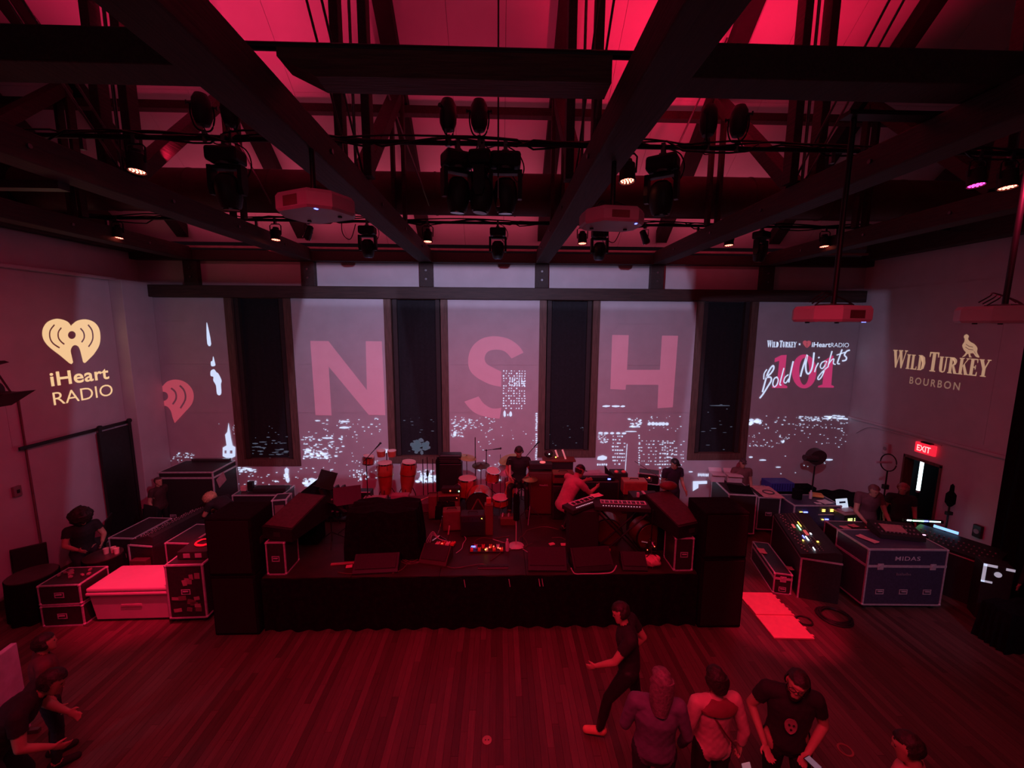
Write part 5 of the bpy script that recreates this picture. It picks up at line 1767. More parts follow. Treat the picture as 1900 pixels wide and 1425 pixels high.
bottle('clear water bottle right of the pedal board', (.14, 6.80, DK))
t = thing('guitar_stand', 'tangle of guitar stand and cables glowing red by the left monitors', 'stand', (-1.10, 7.18, DK))
M().tube([(-.06, 0, 0), (.0, .04, .22), (.05, .05, .44)], .010, 6).obj('neck_post', chrome_m, t)
M().tube([(-.12, -.05, .02), (0, .02, .08), (.14, -.04, .02)], .012, 6).obj('cradle', chrome_m, t)
M().tube([(.16, .02, .10), (.18, .04, .26)], .016, 6).obj('upright', mat('peach_metal', (.7, .35, .28), .4, .3), t)
for k in range(3):
    M().tube(smooth_pts([(-.16 - .04 * k, -.1, .01), (-.12, -.02, .12 + .03 * k), (.0, -.04, .05), (.16, -.10, .03), (.25, -.16, .01)], 5), .007, 5).obj('cable', palecable_m, t)
t = thing('pedal_board', 'pedals glowing red left of the main pedal board', 'pedals', (-.98, 6.98, DK))
M().box(-.20, .18, -.07, .09, 0, .025, .004).obj('board', tolex_m, t)
for i in range(4):
    M().cbox((-.12 + i * .09, 0, .045), (.07, .11, .035), (0, 0, -.3), .004).obj('pedal', MATS['red_pedal'] if i % 2 else mat('pale_pedal', (.85, .45, .4), .4), t)
    M().cyl((-.12 + i * .09, .03, .062), (-.12 + i * .09, .03, .074), .008, seg=8).obj('pedal_knob', black_m, t)
M().sph((-.04, -.04, .07), .010, 8).obj('pedal_light', led_red, t)
t = thing('power_strip', 'white edged power strip lying at the stage front', 'power strip', (-.10, 6.30, DK))
M().box(-.25, .25, -.035, .035, 0, .03, .005).obj('strip_body', tolex_m, t)
M().box(-.25, .25, -.038, -.035, .004, .012).obj('pale_edge', mat('dim_white', (.4, .36, .36), .5), t)
for i in range(5):
    M().cyl((-.18 + .09 * i, 0, .03), (-.18 + .09 * i, 0, .034), .018, seg=10).obj('socket', black_m, t)
mic_stand('straight microphone stand with a shiny round base at centre stage', (.30, 6.96, DK), 1.10, None, 'round', m=palemetal_m)
tag(M().cyl((.30, 6.96, DK + .50), (.30, 6.95, DK + .98), .055, seg=14).obj('hanging_cover', matte_m), 'dark cloth hanging over the upper part of the centre microphone stand', 'cloth')
for o_ in ():
    pass
wedge_monitor('wedge monitor speaker at the front left of centre with its grille towards us', (-1.06, 6.52, DK), R(-14), .48, .34, .24, m=mat('red_black', (.05, .016, .016), .6))
wedge_monitor('wedge monitor speaker right of centre with a pale cable round its foot', (1.50, 6.28, DK), R(6), .66, .36, .30)
wedge_monitor('black wedge monitor speaker just right of the centre microphone stand', (.78, 6.32, DK), R(-2), .62, .36, .28)
wedge_monitor('black wedge monitor speaker between pedal board and big covered instrument', (-1.98, 6.30, DK), R(4), .70, .32, .22)
wedge_monitor('small black wedge monitor speaker beside the right pale edged case', (2.20, 6.28, DK), R(-4), .40, .30, .22)
tag(M().tube(smooth_pts([(1.14, 6.10, DK + .10), (1.20, 6.07, DK + .02), (1.35, 6.065, DK + .015), (1.62, 6.065, DK + .015), (1.80, 6.08, DK + .03), (1.88, 6.12, DK + .12)], 6), .010, 6).obj('pale_cable', palecable_m, smooth=True), 'pale cable curving under the right centre wedge monitor', 'cable')
for i, (x, y, r_) in enumerate(((1.16, 6.98, 0), (.95, 7.0, .4), (-2.45, 6.36, .2))):
    tag(M().cbox((x, y, DK + .008), (.10, .07, .015), (0, 0, r_), .003).obj('small_card', mat('pink_card', (.9, .4, .4), .5)), ('small pink card on the stage right of the microphone base', 'small pink pouch on the stage by the crouching man', 'bright red card at the foot of the big covered instrument')[i], 'card')
tag(M().cbox((-2.55, 6.44, DK + .012), (.44, .05, .02), (0, 0, .12), .004).obj('flat_bar', mat('dull_red_bar', (.4, .15, .14), .5)), 'flat reddish bar on the stage beside the bright red card', 'bar')
tag(M().cbox((1.86, 6.70, DK + .03), (.20, .05, .04), (0, 0, .6), .004).obj('shiny_strip', mat('shiny_red', (.8, .2, .15), .3)), 'shiny red strip on the stage under the long keyboard', 'strip')
for i, (a, b) in enumerate((((.25, .50, 1.42), .3), ((.95, .50, 1.42), .9))):
    pass
for i, x in enumerate((.15, .62, .67, -.55)):
    M().tube([(x, 6.00, DK - .02), (x + .02, 5.99, DK - .14)], .006, 5).obj('tape_tab', palecable_m, stage_)


# music stands at stage left
def music_stand(label, loc, rz, h=1.1, tilt=.5, paper=None):
    t = thing('music_stand', label, 'music stand', loc, rz)
    tripod_legs(t, .22, .26, 3, pipe_m)
    M().cyl((0, 0, .05), (0, 0, h), .011, seg=8).obj('pole', pipe_m, t)
    rt = Euler((tilt, 0, 0)).to_matrix()
    M().cbox(V3(0, 0, h + .1), (.48, .012, .34), rt, .004).obj('desk', black_m, t)
    M().cbox(V3(0, 0, h + .1) + rt @ V3(0, -.03, -.165), (.48, .06, .012), rt).obj('ledge', black_m, t)
    if paper:
        for i, (dx, a) in enumerate(((-.10, .1), (.07, -.2))):
            M().cbox(V3(dx, 0, h + .1) + rt @ V3(0, -.012 - .004 * i, 0), (.17, .004, .22), rt @ Euler((0, a, 0)).to_matrix()).obj('sheet', paper, t)
    return t


music_stand('music stand with red lit sheets behind the left side speaker', (-3.02, 7.10, DK), R(150), .62, -.7, mat('sheet_pink', (.85, .35, .33), .6))
music_stand('dark music stand left of the big covered instrument', (-2.80, 7.35, DK), R(20), .70, -.55)
music_stand('black music stand at the back left of the stage', (-3.40, 7.9, DK), R(-30), .80, -.5)
t = thing('guitar_rack', 'leaning cluster of pale edged guitar cases left of the congas', 'rack', (-3.30, 8.1, DK))
for i in range(4):
    M().cbox((-.18 + .13 * i, 0, .38), (.07, .22, .62), (0, R(-18), 0), .01).obj('guitar_case', tolex_m, t)
    for k in (.2, .45):
        M().cbox((-.20 + .13 * i, -.115, k), (.075, .008, .03), (0, R(-18), 0)).obj('latch', alu_m, t)
M().box(-.34, .34, -.16, .16, 0, .04, .008).obj('rack_base', pipe_m, t)
t = thing('hardware_bag', 'tangle of glinting stand hardware left of the covered instrument', 'hardware', (-2.74, 7.75, DK))
for i in range(9):
    a = i * 2.1
    M().tube([(.10 * math.cos(a), .08 * math.sin(a), .02 + .05 * i), (.10 * math.cos(a + 1.8), .08 * math.sin(a + 1.8), .12 + .06 * i)], .009, 5).obj('rod', chrome_m if i % 3 == 0 else steel_m, t)
tag(M().cbox((-3.75, 8.45, DK + .30), (.55, .10, .72), (0, R(-38), 0), .02).obj('leaning_bag', matte_m), 'black padded bag leaning behind the music stands', 'bag')

# ------------------------------------------------------------------ off the stage, left
flight_case('tall black flight case behind the left of the stage, pink sticker on its side', (1.22, .85, 1.50), (-7.10, 9.62, 0), 0, m=tolex_m, lid=.1, latches=0, handle=True)
tag(M().cbox((-6.485, 9.45, 1.22), (.006, .28, .24), (R(20), 0, 0)).obj('sticker', mat('pink_sticker', (.5, .25, .28), .6)), 'pink sticker on the side of the tall black flight case', 'sticker')
tag(M().box(-7.5, -6.6, 9.95, 10.03, 1.505, 1.56).obj('steel_bar', steel_m), 'bar lying along the back of the tall black flight case', 'bar')
t = flight_case('open topped road case with clutter behind the music stands', (1.12, .62, .95), (-5.55, 9.50, 0), 0, lid=0, latches=0)
for i, (lab, x, sx, sz, m_) in enumerate((('long black mixer lying on the open topped road case', -5.35, .75, .09, tolex_m), ('small pale cup on the open topped road case', -5.98, .12, .12, mat('cup_pink', (.7, .4, .38), .6)), ('black tool pouch on the open topped road case', -5.82, .12, .22, black_m))):
    tag(M().cbox((x, 9.45, .955 + sz / 2), (sx, .22 if i == 0 else .1, sz), None, .012).obj(('mixer_unit', 'cup', 'tool_pouch')[i], m_), lab, ('mixer', 'cup', 'pouch')[i])
t = flight_case('narrow upright case leaning right of the open topped road case', (.30, .36, 1.10), (-4.75, 8.75, 0), R(10), lid=0, latches=0, casters=False)
M().box(-.09, .09, -.19, -.181, .15, .98).obj('pale_print', mat('case_print', (.22, .08, .09), .6), t)
# mixing desk island
flight_case('square case with a pale edged top left of the left mixing desk', (.50, .85, .80), (-7.12, 7.98, 0), R(-4), lid=0, latches=0)
flight_case('square case with a pale edged top right of the left mixing desk', (.50, .75, .80), (-5.92, 7.72, 0), R(-4), lid=0, latches=0)


def mixing_desk(label, loc, rz, w_, d, h, lights=None, cols=22):
    t = thing('mixing_desk', label, 'mixing desk', loc, rz)
    M().box(-w_ / 2, w_ / 2, -d / 2, d / 2, 0, h * .86, .01).obj('desk_case', casered_m, t)
    cb = M().prism([(-d / 2, h * .86), (d / 2, h * .86), (d / 2, h * 1.04), (d * .32, h * 1.06), (-d / 2, h * .93)], -w_ / 2 + .03, w_ / 2 - .03, 'x').obj('console_body', tolex_m, t)
    e = M()
    for s in (-1, 1):
        e.box(s * w_ / 2 - .012, s * w_ / 2 + .012, -d / 2 - .005, -d / 2 + .02, .0, h * .86).box(-w_ / 2, w_ / 2, -d / 2 - .005, -d / 2 + .02, h * .86 - .012, h * .86 + .012)
        e.box(s * w_ / 2 - .012, s * w_ / 2 + .012, -d / 2, d / 2, h * .86 - .012, h * .86 + .012)
    e.obj('edge_trim', alu_m, t)
    sl = math.atan2(h * .13, d * .82)
    rt = Euler((sl, 0, 0)).to_matrix()
    base = V3(0, -d / 2, h * .93)
    fad, kn = M(), M()
    for i in range(cols):
        x = -w_ * .44 + i * w_ * .88 / (cols - 1)
        fad.cbox(base + rt @ V3(x, .10 + .03 * math.sin(i * 2.1), .010), (.012, .022, .014), rt)
        for k in range(4):
            p = base + rt @ V3(x, .20 + .055 * k, .008)
            kn.cyl(p, p + rt @ V3(0, 0, .014), .007, seg=6)
    o1 = fad.obj('fader_caps', mat('fader_grey', (.55, .4, .42), .5), cb)
    o2 = kn.obj('knobs', mat('knob_grey', (.30, .20, .22), .5), cb)
    o1['kind'] = o2['kind'] = 'stuff'
    for i, (fx, fy, lx, ly, m_) in enumerate(lights or []):
        M().cbox(base + rt @ V3(fx * w_, fy * d, .016), (lx, ly, .008), rt).obj('lit_display', m_, t)
    return t


mixing_desk('long mixing desk between the two pale edged cases on the left', (-6.50, 7.98, 0), R(-98), 1.35, .48, .90, None, 18)
lamp_ = thing('desk_pouch', 'small dark box hanging at the end of the left mixing desk', 'box', (-6.52, 7.20, .30))
M().box(-.14, .14, -.06, .06, 0, .28, .01).obj('box', mat('pink_black', (.10, .04, .05), .5), lamp_)
M().box(-.08, .08, -.066, -.06, .08, .20).obj('printed_front', mat('case_print', (.22, .08, .09), .6), lamp_)

t = flight_case('upright flight case covered in pale stickers at the left front', (.58, .58, 1.03), (-5.02, 6.54, 0), R(2), lid=0, latches=0)
rs = random.Random(5)
for i in range(14):
    x, z = rs.uniform(-.20, .20), rs.uniform(.25, .92)
    M().cbox((x, -.292 - .001 * (i % 3), z), (rs.uniform(.06, .13), .003, rs.uniform(.05, .10)), (0, rs.uniform(-.2, .2), 0)).obj('sticker', mat(('st_a', 'st_b', 'st_c')[i % 3], ((.34, .20, .21), (.18, .09, .10), (.42, .28, .26))[i % 3], .6), t)
t = thing('rack_unit', 'black rack unit lying on the sticker covered case', 'equipment', (-4.97, 6.62, 1.035), R(2))
M().box(-.24, .22, -.22, .24, 0, .13, .006).obj('chassis', tolex_m, t)
for i in range(2):
    M().box(-.14 + .18 * i, -.04 + .18 * i, -.228, -.22, .03, .10).obj('module', mat('dim_white', (.4, .36, .36), .5), t)
coil('cable_coil', 'bright red lit coil of cable on top of the rack unit', (-4.96, 6.66, 1.168), .12, 3, .012, mat('red_cable', (.8, .2, .18), .5))
# cooler
t = thing('cooler_chest', 'large pale cooler chest with a flat lid, lit bright red', 'cooler', (-5.95, 6.62, 0), R(1))
cm = mat('cooler_plastic', (.60, .48, .50), .45, var=.05, scale=5)
M().loft([[(a * .58, b * .28, .05) for a, b in ((-1, -1), (1, -1), (1, 1), (-1, 1))], [(a * .62, b * .31, .48) for a, b in ((-1, -1), (1, -1), (1, 1), (-1, 1))]]).obj('tub', cm, t)
M().box(-.66, .66, -.345, .345, .49, .545, .02).obj('lid_rim', cm, t)
M().box(-.65, .65, -.335, .335, .55, .62, .025).obj('lid', mat('cooler_lid', (.70, .55, .57), .4, var=.04, scale=4), t)
M().box(-.16, .16, -.310, -.296, .28, .32, .004).obj('name_plate', mat('cooler_relief', (.50, .36, .38), .5), t)
for s in (-1, 1):
    M().box(s * .60 - .03, s * .60 + .03, -.08, .08, .36, .42, .01).obj('grip', cm, t)
    for y in (-.2, .2):
        M().cyl((s * .45, y, 0), (s * .45, y, .05), .04, seg=12).obj('foot', rubber_m, t)
M().cbox((.50, .20, .70), (.26, .22, .15), None, .01).obj('box_on_lid', mat('dark_pink_box', (.09, .03, .04), .5), None)
o_ = bpy.data.objects['box_on_lid']
o_.name = 'small_box'
o_.location = (-5.95, 6.60, 0)
tag(o_, 'small dark box on the right end of the cooler lid', 'box')
flight_case('upper of two small stacked flight cases left of the cooler', (.62, .52, .34), (-6.98, 6.50, .372), R(3), lid=0, latches=0, casters=False)
flight_case('lower of two small stacked flight cases left of the cooler', (.62, .52, .36), (-6.98, 6.50, 0), R(3), lid=0, latches=0, casters=False)
t = thing('clutter_tray', 'loose fittings scattered on the upper small flight case', 'clutter', (-6.98, 6.50, .715))
for i in range(9):
    M().cbox((rs.uniform(-.24, .24), rs.uniform(-.18, .18), .02), (rs.uniform(.03, .09), rs.uniform(.03, .06), .03), (0, 0, rs.uniform(0, 3)), .004).obj('fitting', mat('dusty_pink', (.35, .2, .22), .6), t)


def table_round(label, loc, r, h):
    t = thing('round_table', label, 'table', loc)
    M().cyl((0, 0, h - .03), (0, 0, h), r, seg=36).obj('tabletop', mat('table_top', (.05, .03, .03), .3, var=.3), t)
    q = M()
    N = 60
    q.loft([[V3((r + .01 + .025 * math.sin(i * .9) * k) * math.cos(2 * PI * i / N), (r + .01 + .025 * math.sin(i * .9) * k) * math.sin(2 * PI * i / N), z) for i in range(N)] for z, k in ((h - .012, 0), (h * .5, .7), (.02, 1))], cap=False)
    q.obj('table_skirt', matte_m, t, smooth=True)
    return t


table_round('round black draped table between the seated person and the pale edged cases', (-7.04, 7.08, 0), .27, .74)
table_round('round black draped table left of the two small stacked cases', (-7.66, 6.52, 0), .30, .74)
for i in range(3):
    tag(M().lathe([(0, 0), (.035, 0), (.042, .10), (.03, .10), (0, .02)], seg=14).obj('small_cup', mat('cup_pink', (.7, .4, .38), .6), None, (-7.02 + .09 * i, 7.12 + .04 * (i % 2), .74), smooth=True), ('left', 'middle', 'right')[i] + ' of three small cups on the round table', 'cup')


def stack_chair(label, loc, rz):
    t = thing('folding_chair', label, 'chair', loc, rz)
    M().box(-.22, .22, -.21, .21, .43, .47, .012).obj('seat', black_m, t)
    M().cbox((0, .235, .74), (.43, .03, .40), (R(-8), 0, 0), .012).obj('backrest', black_m, t)
    for sx in (-1, 1):
        M().tube([(sx * .20, -.18, .43), (sx * .21, -.22, 0)], .011, 6).obj('leg', pipe_m, t)
        M().tube([(sx * .20, .22, .85), (sx * .20, .20, .43), (sx * .21, .26, 0)], .011, 6).obj('leg', pipe_m, t)
    return t


stack_chair('black chair with a tall back at the far left by the wall', (-8.10, 6.85, 0), R(40))
stack_chair('black chair turned sideways behind the curly haired person', (-8.15, 8.05, 0), R(-60))
stack_chair('black chair beside the black sliding door', (-7.6, 8.45, 0), R(-20))

# ------------------------------------------------------------------ off the stage, right
flight_case('tall pale edged case right of the capped man, papers and cloth on top', (.62, 1.05, 1.04), (5.62, 9.35, 0), R(-8), m=tolex_m, lid=0, latches=0)
flight_case('smaller pale edged case beside the tall case, printed cloth on top', (.50, .80, .90), (6.34, 9.38, 0), R(-8), m=tolex_m, lid=0, latches=0)
sheet('printed_cloth', 'pale pink cloth with dark rings lying on the smaller case', (6.42, 9.30, .91), (.46, .74), R(-8), mat('cloth_pink', (.75, .38, .36), .7), 'cloth')
tag(M().lathe([(.10, 0), (.13, 0), (.13, .006), (.10, .006), (.10, 0)], seg=24).obj('dark_ring', casered_m, None, (6.42, 9.25, .925)), 'dark ring on the pale pink cloth', 'ring')
sheet('dark_jacket', 'dark jacket lying on the tall pale edged case', (5.66, 9.15, 1.05), (.50, .50), R(-20), matte_m, 'jacket')
for i, (x, y, s, lab) in enumerate(((5.38, 9.70, (.30, .22, .20), 'smaller white cardboard box, left of the pair on the tall case'), (5.78, 9.68, (.34, .26, .18), 'bigger white cardboard box, right of the pair on the tall case'))):
    t = thing('cardboard_box', lab, 'box', (x, y, 1.045), R(-10))
    bmx = mat('white_card', (.66, .52, .54), .7, var=.05)
    M().box(-s[0] / 2, s[0] / 2, -s[1] / 2, s[1] / 2, 0, s[2]).obj('box_body', bmx, t)
    M().cbox((0, s[1] / 2 + .03, s[2] + .03), (s[0], .008, .12), (R(-40), 0, 0)).obj('flap', bmx, t)
    M().cbox((0, -s[1] / 2 - .04, s[2] + .005), (s[0], .11, .006), (R(10), 0, 0)).obj('flap', bmx, t)
# processor rack with lit displays
t = flight_case('equipment rack with glowing amber and blue displays', (1.06, .62, .88), (7.14, 8.90, 0), R(-2), m=casebl_m, lid=0, latches=0, handle=False)
for x, z, sx, sz, m_ in ((-.37, .72, .055, .02, led_amber), (-.27, .72, .09, .022, led_blue), (.13, .78, .06, .016, led_amber), (.13, .745, .06, .016, led_amber), (.31, .785, .06, .016, led_amber), (.31, .75, .06, .016, led_amber),
                        (.13, .55, .045, .016, led_amber), (.22, .555, .08, .02, led_blue), (-.33, .61, .18, .10, mat('rack_panel', (.14, .12, .16), .4)), (.20, .665, .36, .02, alu_m), (.20, .50, .18, .03, MATS['rack_panel'])):
    M().box(x - sx / 2, x + sx / 2, -.322, -.31, z - sz / 2, z + sz / 2).obj('display' if m_ in (led_amber, led_blue) else 'panel', m_, t)
tag(M().cyl((6.92, 8.98, .885), (6.92, 8.98, 1.10), .10, seg=20).obj('black_bin', matte_m), 'round black bin standing on the glowing rack', 'bin')
bottle('small water bottle on the glowing rack', (7.22, 8.95, .885), .20)
sheet('paper_sheet', 'bright red lit sheet of paper on the right corner of the glowing rack', (7.42, 8.76, .886), (.26, .22), R(12))
sheet('paper_sheet', 'smaller red lit paper beside the bottle on the glowing rack', (7.20, 8.68, .886), (.14, .10), R(-5))
tag(M().cbox((7.46, 9.08, .92), (.26, .20, .06), (0, 0, -.4), .02).obj('orange_case', mat('orange_case', (.75, .36, .10), .5)), 'orange pouch at the back right of the glowing rack', 'pouch')
# blue crate behind
t = thing('blue_crate', 'blue plastic crate behind the glowing rack', 'crate', (6.98, 9.75, 0))
bc = mat('blue_plastic', (.05, .06, .35), .5)
M().box(-.30, .30, -.18, .18, .0, .80, .01).obj('pedestal', matte_m, t)
M().box(-.30, .30, -.19, .19, .805, 1.02, .01).obj('crate_body', bc, t)
for i in range(9):
    M().box(-.27 + i * .064, -.25 + i * .064, -.194, -.19, .83, 1.0).obj('rib', mat('blue_dark', (.02, .02, .16), .5), t)
tag(M().box(7.35, 7.95, 9.68, 10.0, 0, .85, .02).obj('black_crate', matte_m), 'large black crate in the back right corner by the wall', 'box')
# laptop stand with green meters
t = thing('laptop_computer', 'white laptop screen glowing beside the rack', 'laptop', (7.72, 8.52, .80), R(8))
M().box(-.15, .15, -.10, .10, 0, .015, .004).obj('base', mat('grey_alu', (.5, .42, .45), .4), t)
M().cbox((0, .115, .11), (.30, .010, .20), (R(-16), 0, 0), .003).obj('lid_screen', mat('laptop_glow', (.7, .8, .9), .4, emit=(.62, .82, 1), estr=.75), t)
M().cbox((0, .107, .135), (.16, .006, .04), (R(-16), 0, 0)).obj('dark_badge', mat('dark_blue', (.03, .05, .12), .4), t)
t = thing('meter_case', 'black box with two columns of yellow green level lights under the laptop', 'equipment', (7.72, 8.50, 0), R(6))
M().box(-.22, .26, -.16, .16, 0, .78, .01).obj('body', tolex_m, t)
for i in range(2):
    for k in range(5):
        M().box(-.13 + .16 * i, -.02 + .16 * i, -.166, -.16, .50 + .042 * k, .525 + .042 * k).obj('level_light', mat('lime_led', (.5, .6, .2), .5, emit=(.75, .9, .25), estr=2.2), t)
M().box(-.24, .42, -.19, .18, .78, .797, .003).obj('shelf', mat('shelf_red', (.4, .2, .2), .5), t)
# main right desk
mixing_desk('long mixing desk with coloured lights, right of the stage', (5.95, 7.42, 0), R(-110), 1.75, .62, .88,
            [(.40, .40, .10, .012, led_white), (.26, .62, .03, .03, led_amber), (.18, .42, .16, .018, led_white), (.14, .36, .10, .016, led_blue), (.22, .28, .04, .02, led_amber), (.05, .5, .20, .05, mat('red_section', (.6, .15, .15), .5, emit=(1, .15, .15), estr=.5)),
             (-.08, .42, .22, .014, led_green), (-.12, .30, .16, .04, MATS['red_section']), (.08, .60, .05, .02, led_white), (-.16, .50, .20, .012, led_amber)], 26)
flight_case('long low case on the floor beside the right mixing desk', (.30, 1.15, .40), (5.28, 7.35, 0), R(-14), lid=.25, latches=1, casters=False)
sheet('paper_sheet', 'pink paper on the long low case', (5.22, 7.55, .41), (.14, .20), R(-14), mat('pink_card', (.9, .4, .4), .5))
sheet('paper_sheet', 'small dark card at the near end of the long low case', (5.36, 6.95, .41), (.12, .12), R(-14), MATS['shelf_red'])
coil('cable_coil', 'thick coil of black cable on the floor at the end of the right desk', (5.62, 6.18, 0), .26, 6, .013)
coil('cable_coil', 'loose loop of cable on the floor beside the red ramp', (5.05, 6.10, 0), .12, 2, .010)
# the big lettered case
t = flight_case('big dark flight case with white lettering and three handles, right foreground', (1.34, .70, 1.13), (6.90, 6.66, 0), R(-2), m=casebl_m, lid=.30, latches=2)
for txt, z, h_, w_, bold in (('MIDAS', .93, .075, .42, .014),):
    o_ = ftext(txt, mat('case_letters', (.62, .60, .66), .4), Matrix.Translation(V3(0, -.352, 0)) @ Matrix.Rotation(PI / 2, 4, 'X'), -.21, z, w_, h_, bold=bold, spacing=1.1)
    o_.parent = t
q = M()
for i in range(9):
    q.box(-.16 + .028 * i, -.14 + .028 * i, -.357, -.351, .66, .66 + (.03 if i % 3 else .045))
o_ = q.obj('small_print', mat('faint_print', (.18, .17, .22), .5), t)
o_['kind'] = 'stuff'
sheet('paper_sheet', 'narrow pink paper on the left of the big lettered case', (6.48, 6.66, 1.135), (.14, .30), R(20), MATS['pink_card'])
t = thing('control_surface', 'black lighting console standing on the big lettered case', 'console', (7.12, 6.80, 1.135), R(-14))
M().prism([(-.20, 0), (.20, 0), (.20, .16), (-.20, .07)], -.34, .34, 'x').obj('console_body', tolex_m, t)
M().cbox((-.06, -.02, .125), (.34, .20, .01), Euler((math.atan2(.09, .4), 0, 0)).to_matrix()).obj('pale_sheet', mat('sheet_dim', (.55, .25, .24), .6), t)
q = M()
for i in range(10):
    for j in range(3):
        q.cbox((-.28 + .06 * i, -.12 + .1 * j, .095 + .0225 * j), (.02, .02, .02), None)
o_ = q.obj('buttons', mat('knob_grey', (.30, .20, .22), .5), t)
o_['kind'] = 'stuff'
flight_case('low case behind the big lettered case', (.80, .50, .92), (7.02, 7.52, 0), R(-4), lid=0, latches=0)
for i, (x, y) in enumerate(((6.8, 7.48), (7.02, 7.54), (7.28, 7.45))):
    sheet('paper_sheet', ('left', 'middle', 'right')[i] + ' of three papers on the low case behind the lettered case', (x, y, .93), (.16, .12), R(10 * i), MATS['pink_card'])
# right wall console with bright screen
t = thing('lighting_console', 'dark console with a bright green and blue screen by the right wall', 'console', (8.34, 6.86, 0), R(-64))
M().box(-.62, .62, -.28, .28, 0, .82, .01).obj('desk_case', tolex_m, t)
M().prism([(-.28, .82), (.28, .82), (.28, .98), (-.28, .88)], -.58, .58, 'x').obj('console_body', black_m, t)
M().cbox((-.22, .29, 1.02), (.34, .02, .05), (R(-10), 0, 0)).obj('screen', mat('screen_blue', (.2, .3, .5), .4, emit=(.25, .55, 1), estr=1.4), t)
e = M().box(-.62, .62, -.29, -.27, .81, .83)
e.obj('edge_trim', mat('trim_pink', (.5, .25, .25), .5), t)
q = M()
for i in range(16):
    for j in range(3):
        q.cbox((-.5 + .065 * i, -.16 + .12 * j, .905 + .022 * j), (.018, .018, .018), None)
o_ = q.obj('buttons', MATS['knob_grey'], t)
o_['kind'] = 'stuff'
t = thing('touch_screen', 'thin bright screen glowing green, white and blue by the right wall', 'screen', (8.40, 7.52, 1.0), R(-8))
M().box(-.36, .36, -.02, .02, .0, .06, .004).obj('screen_case', black_m, t)
for i, (x0, x1, m_) in enumerate(((-.30, -.22, led_white), (-.20, .0, led_green), (.0, .08, led_blue), (.10, .30, mat('cyan_led', (.5, .9, 1), .4, emit=(.6, 1, 1), estr=5)))):
    M().box(x0, x1, -.026, -.02, .025, .045 if i % 2 else .05).obj('screen_segment', m_, t)
M().box(-.05, .05, -.03, .03, -1.0, 0).obj('stand', black_m, t)
tag(M().cbox((7.86, 7.06, .99), (.20, .02, .012), (0, 0, -.2)).obj('pink_light_bar', mat('pink_bar', (1, .5, .8), .4, emit=(1, .45, .75), estr=2.5)), 'short pink light bar on the low black table left of the bright screen', 'light')
tag(M().box(7.74, 7.98, 7.0, 7.3, 0, .975, .01).obj('black_stand_box', matte_m), 'low black stand under the pink light bar', 'stand')
t = thing('white_framed_case', 'case with a white lit corner frame by the right wall curtain', 'case', (8.22, 6.16, 0), R(-30))
M().box(-.18, .18, -.14, .14, 0, .98, .01).obj('body', tolex_m, t)
for x0, x1, z0, z1 in ((-.18, -.14, .66, .98), (-.18, -.02, .94, .98), (-.18, -.05, .66, .69), (.08, .18, .93, .97)):
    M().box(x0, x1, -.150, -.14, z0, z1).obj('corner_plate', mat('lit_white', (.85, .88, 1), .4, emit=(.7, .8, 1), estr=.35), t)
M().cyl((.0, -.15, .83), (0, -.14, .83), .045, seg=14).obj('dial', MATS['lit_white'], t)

# stands at the right
t = thing('studio_fan', 'dark round headed lamp on a tall stand before the rightmost strip', 'stage lamp', (7.62, 9.42, 0))
t.scale = (1.03, 1.03, .955)
tripod_legs(t, .5, .17, 3, pipe_m)
M().cyl((0, 0, .3), (0, 0, 1.62), .016, seg=10).obj('stand_pole', pipe_m, t)
M().cyl((0, .08, 1.84), (0, -.08, 1.82), .20, seg=30).obj('round_head', mat('fan_black', (.05, .02, .025), .5), t, smooth=True)
M().cyl((-.05, -.09, 1.81), (-.34, -.09, 1.83), .075, seg=18).obj('side_barrel', MATS['fan_black'], t, smooth=True)
M().box(-.03, .03, -.03, .03, 1.58, 1.68).obj('bracket', steel_m, t)
t = thing('ring_stand', 'thin black ring on a stand by the right wall', 'stand', (8.02, 8.0, 0))
tripod_legs(t, .7, .2, 3, pipe_m)
M().cyl((0, 0, .5), (0, 0, 1.90), .014, seg=10).obj('stand_pole', pipe_m, t)
pts = [(.17 * math.cos(a), .04 * math.sin(a), 2.07 + .17 * math.sin(a)) for a in [2 * PI * i / 30 for i in range(31)]]
M().tube(pts, .012, 7).obj('ring', black_m, t, smooth=True)
M().box(-.28, .06, -.02, .02, 2.06, 2.10, .004).obj('pale_bar', mat('bar_lilac', (.55, .42, .5), .5), t)
M().box(-.05, .05, -.04, .04, 1.50, 1.60, .01).obj('knuckle', black_m, t)
t = thing('covered_stand', 'thin stand with a dark furled head right of the doorway', 'stand', (8.78, 7.42, 0))
tripod_legs(t, .4, .2, 3, pipe_m)
M().cyl((0, 0, .3), (0, 0, 1.45), .015, seg=10).obj('stand_pole', pipe_m, t)
M().lathe([(0, 1.84), (.03, 1.80), (.035, 1.68), (.075, 1.62), (.075, 1.45), (.03, 1.38), (0, 1.36)], seg=16).obj('furled_head', matte_m, t, smooth=True)
M().box(-.05, .07, -.03, .03, 1.20, 1.27, .01).obj('knuckle', black_m, t)
coversheet('black covered camera rig on the floor left of the ring stand', 7.98, 8.34, 8.55, 8.90, 0, 1.00)
coversheet('bulky black covered gear in front of the ring stand', 8.05, 8.42, 8.12, 8.45, 0, 1.20)
coversheet('long black covered gear before the back wall, right', 7.78, 8.65, 9.0, 9.55, 0, .85)

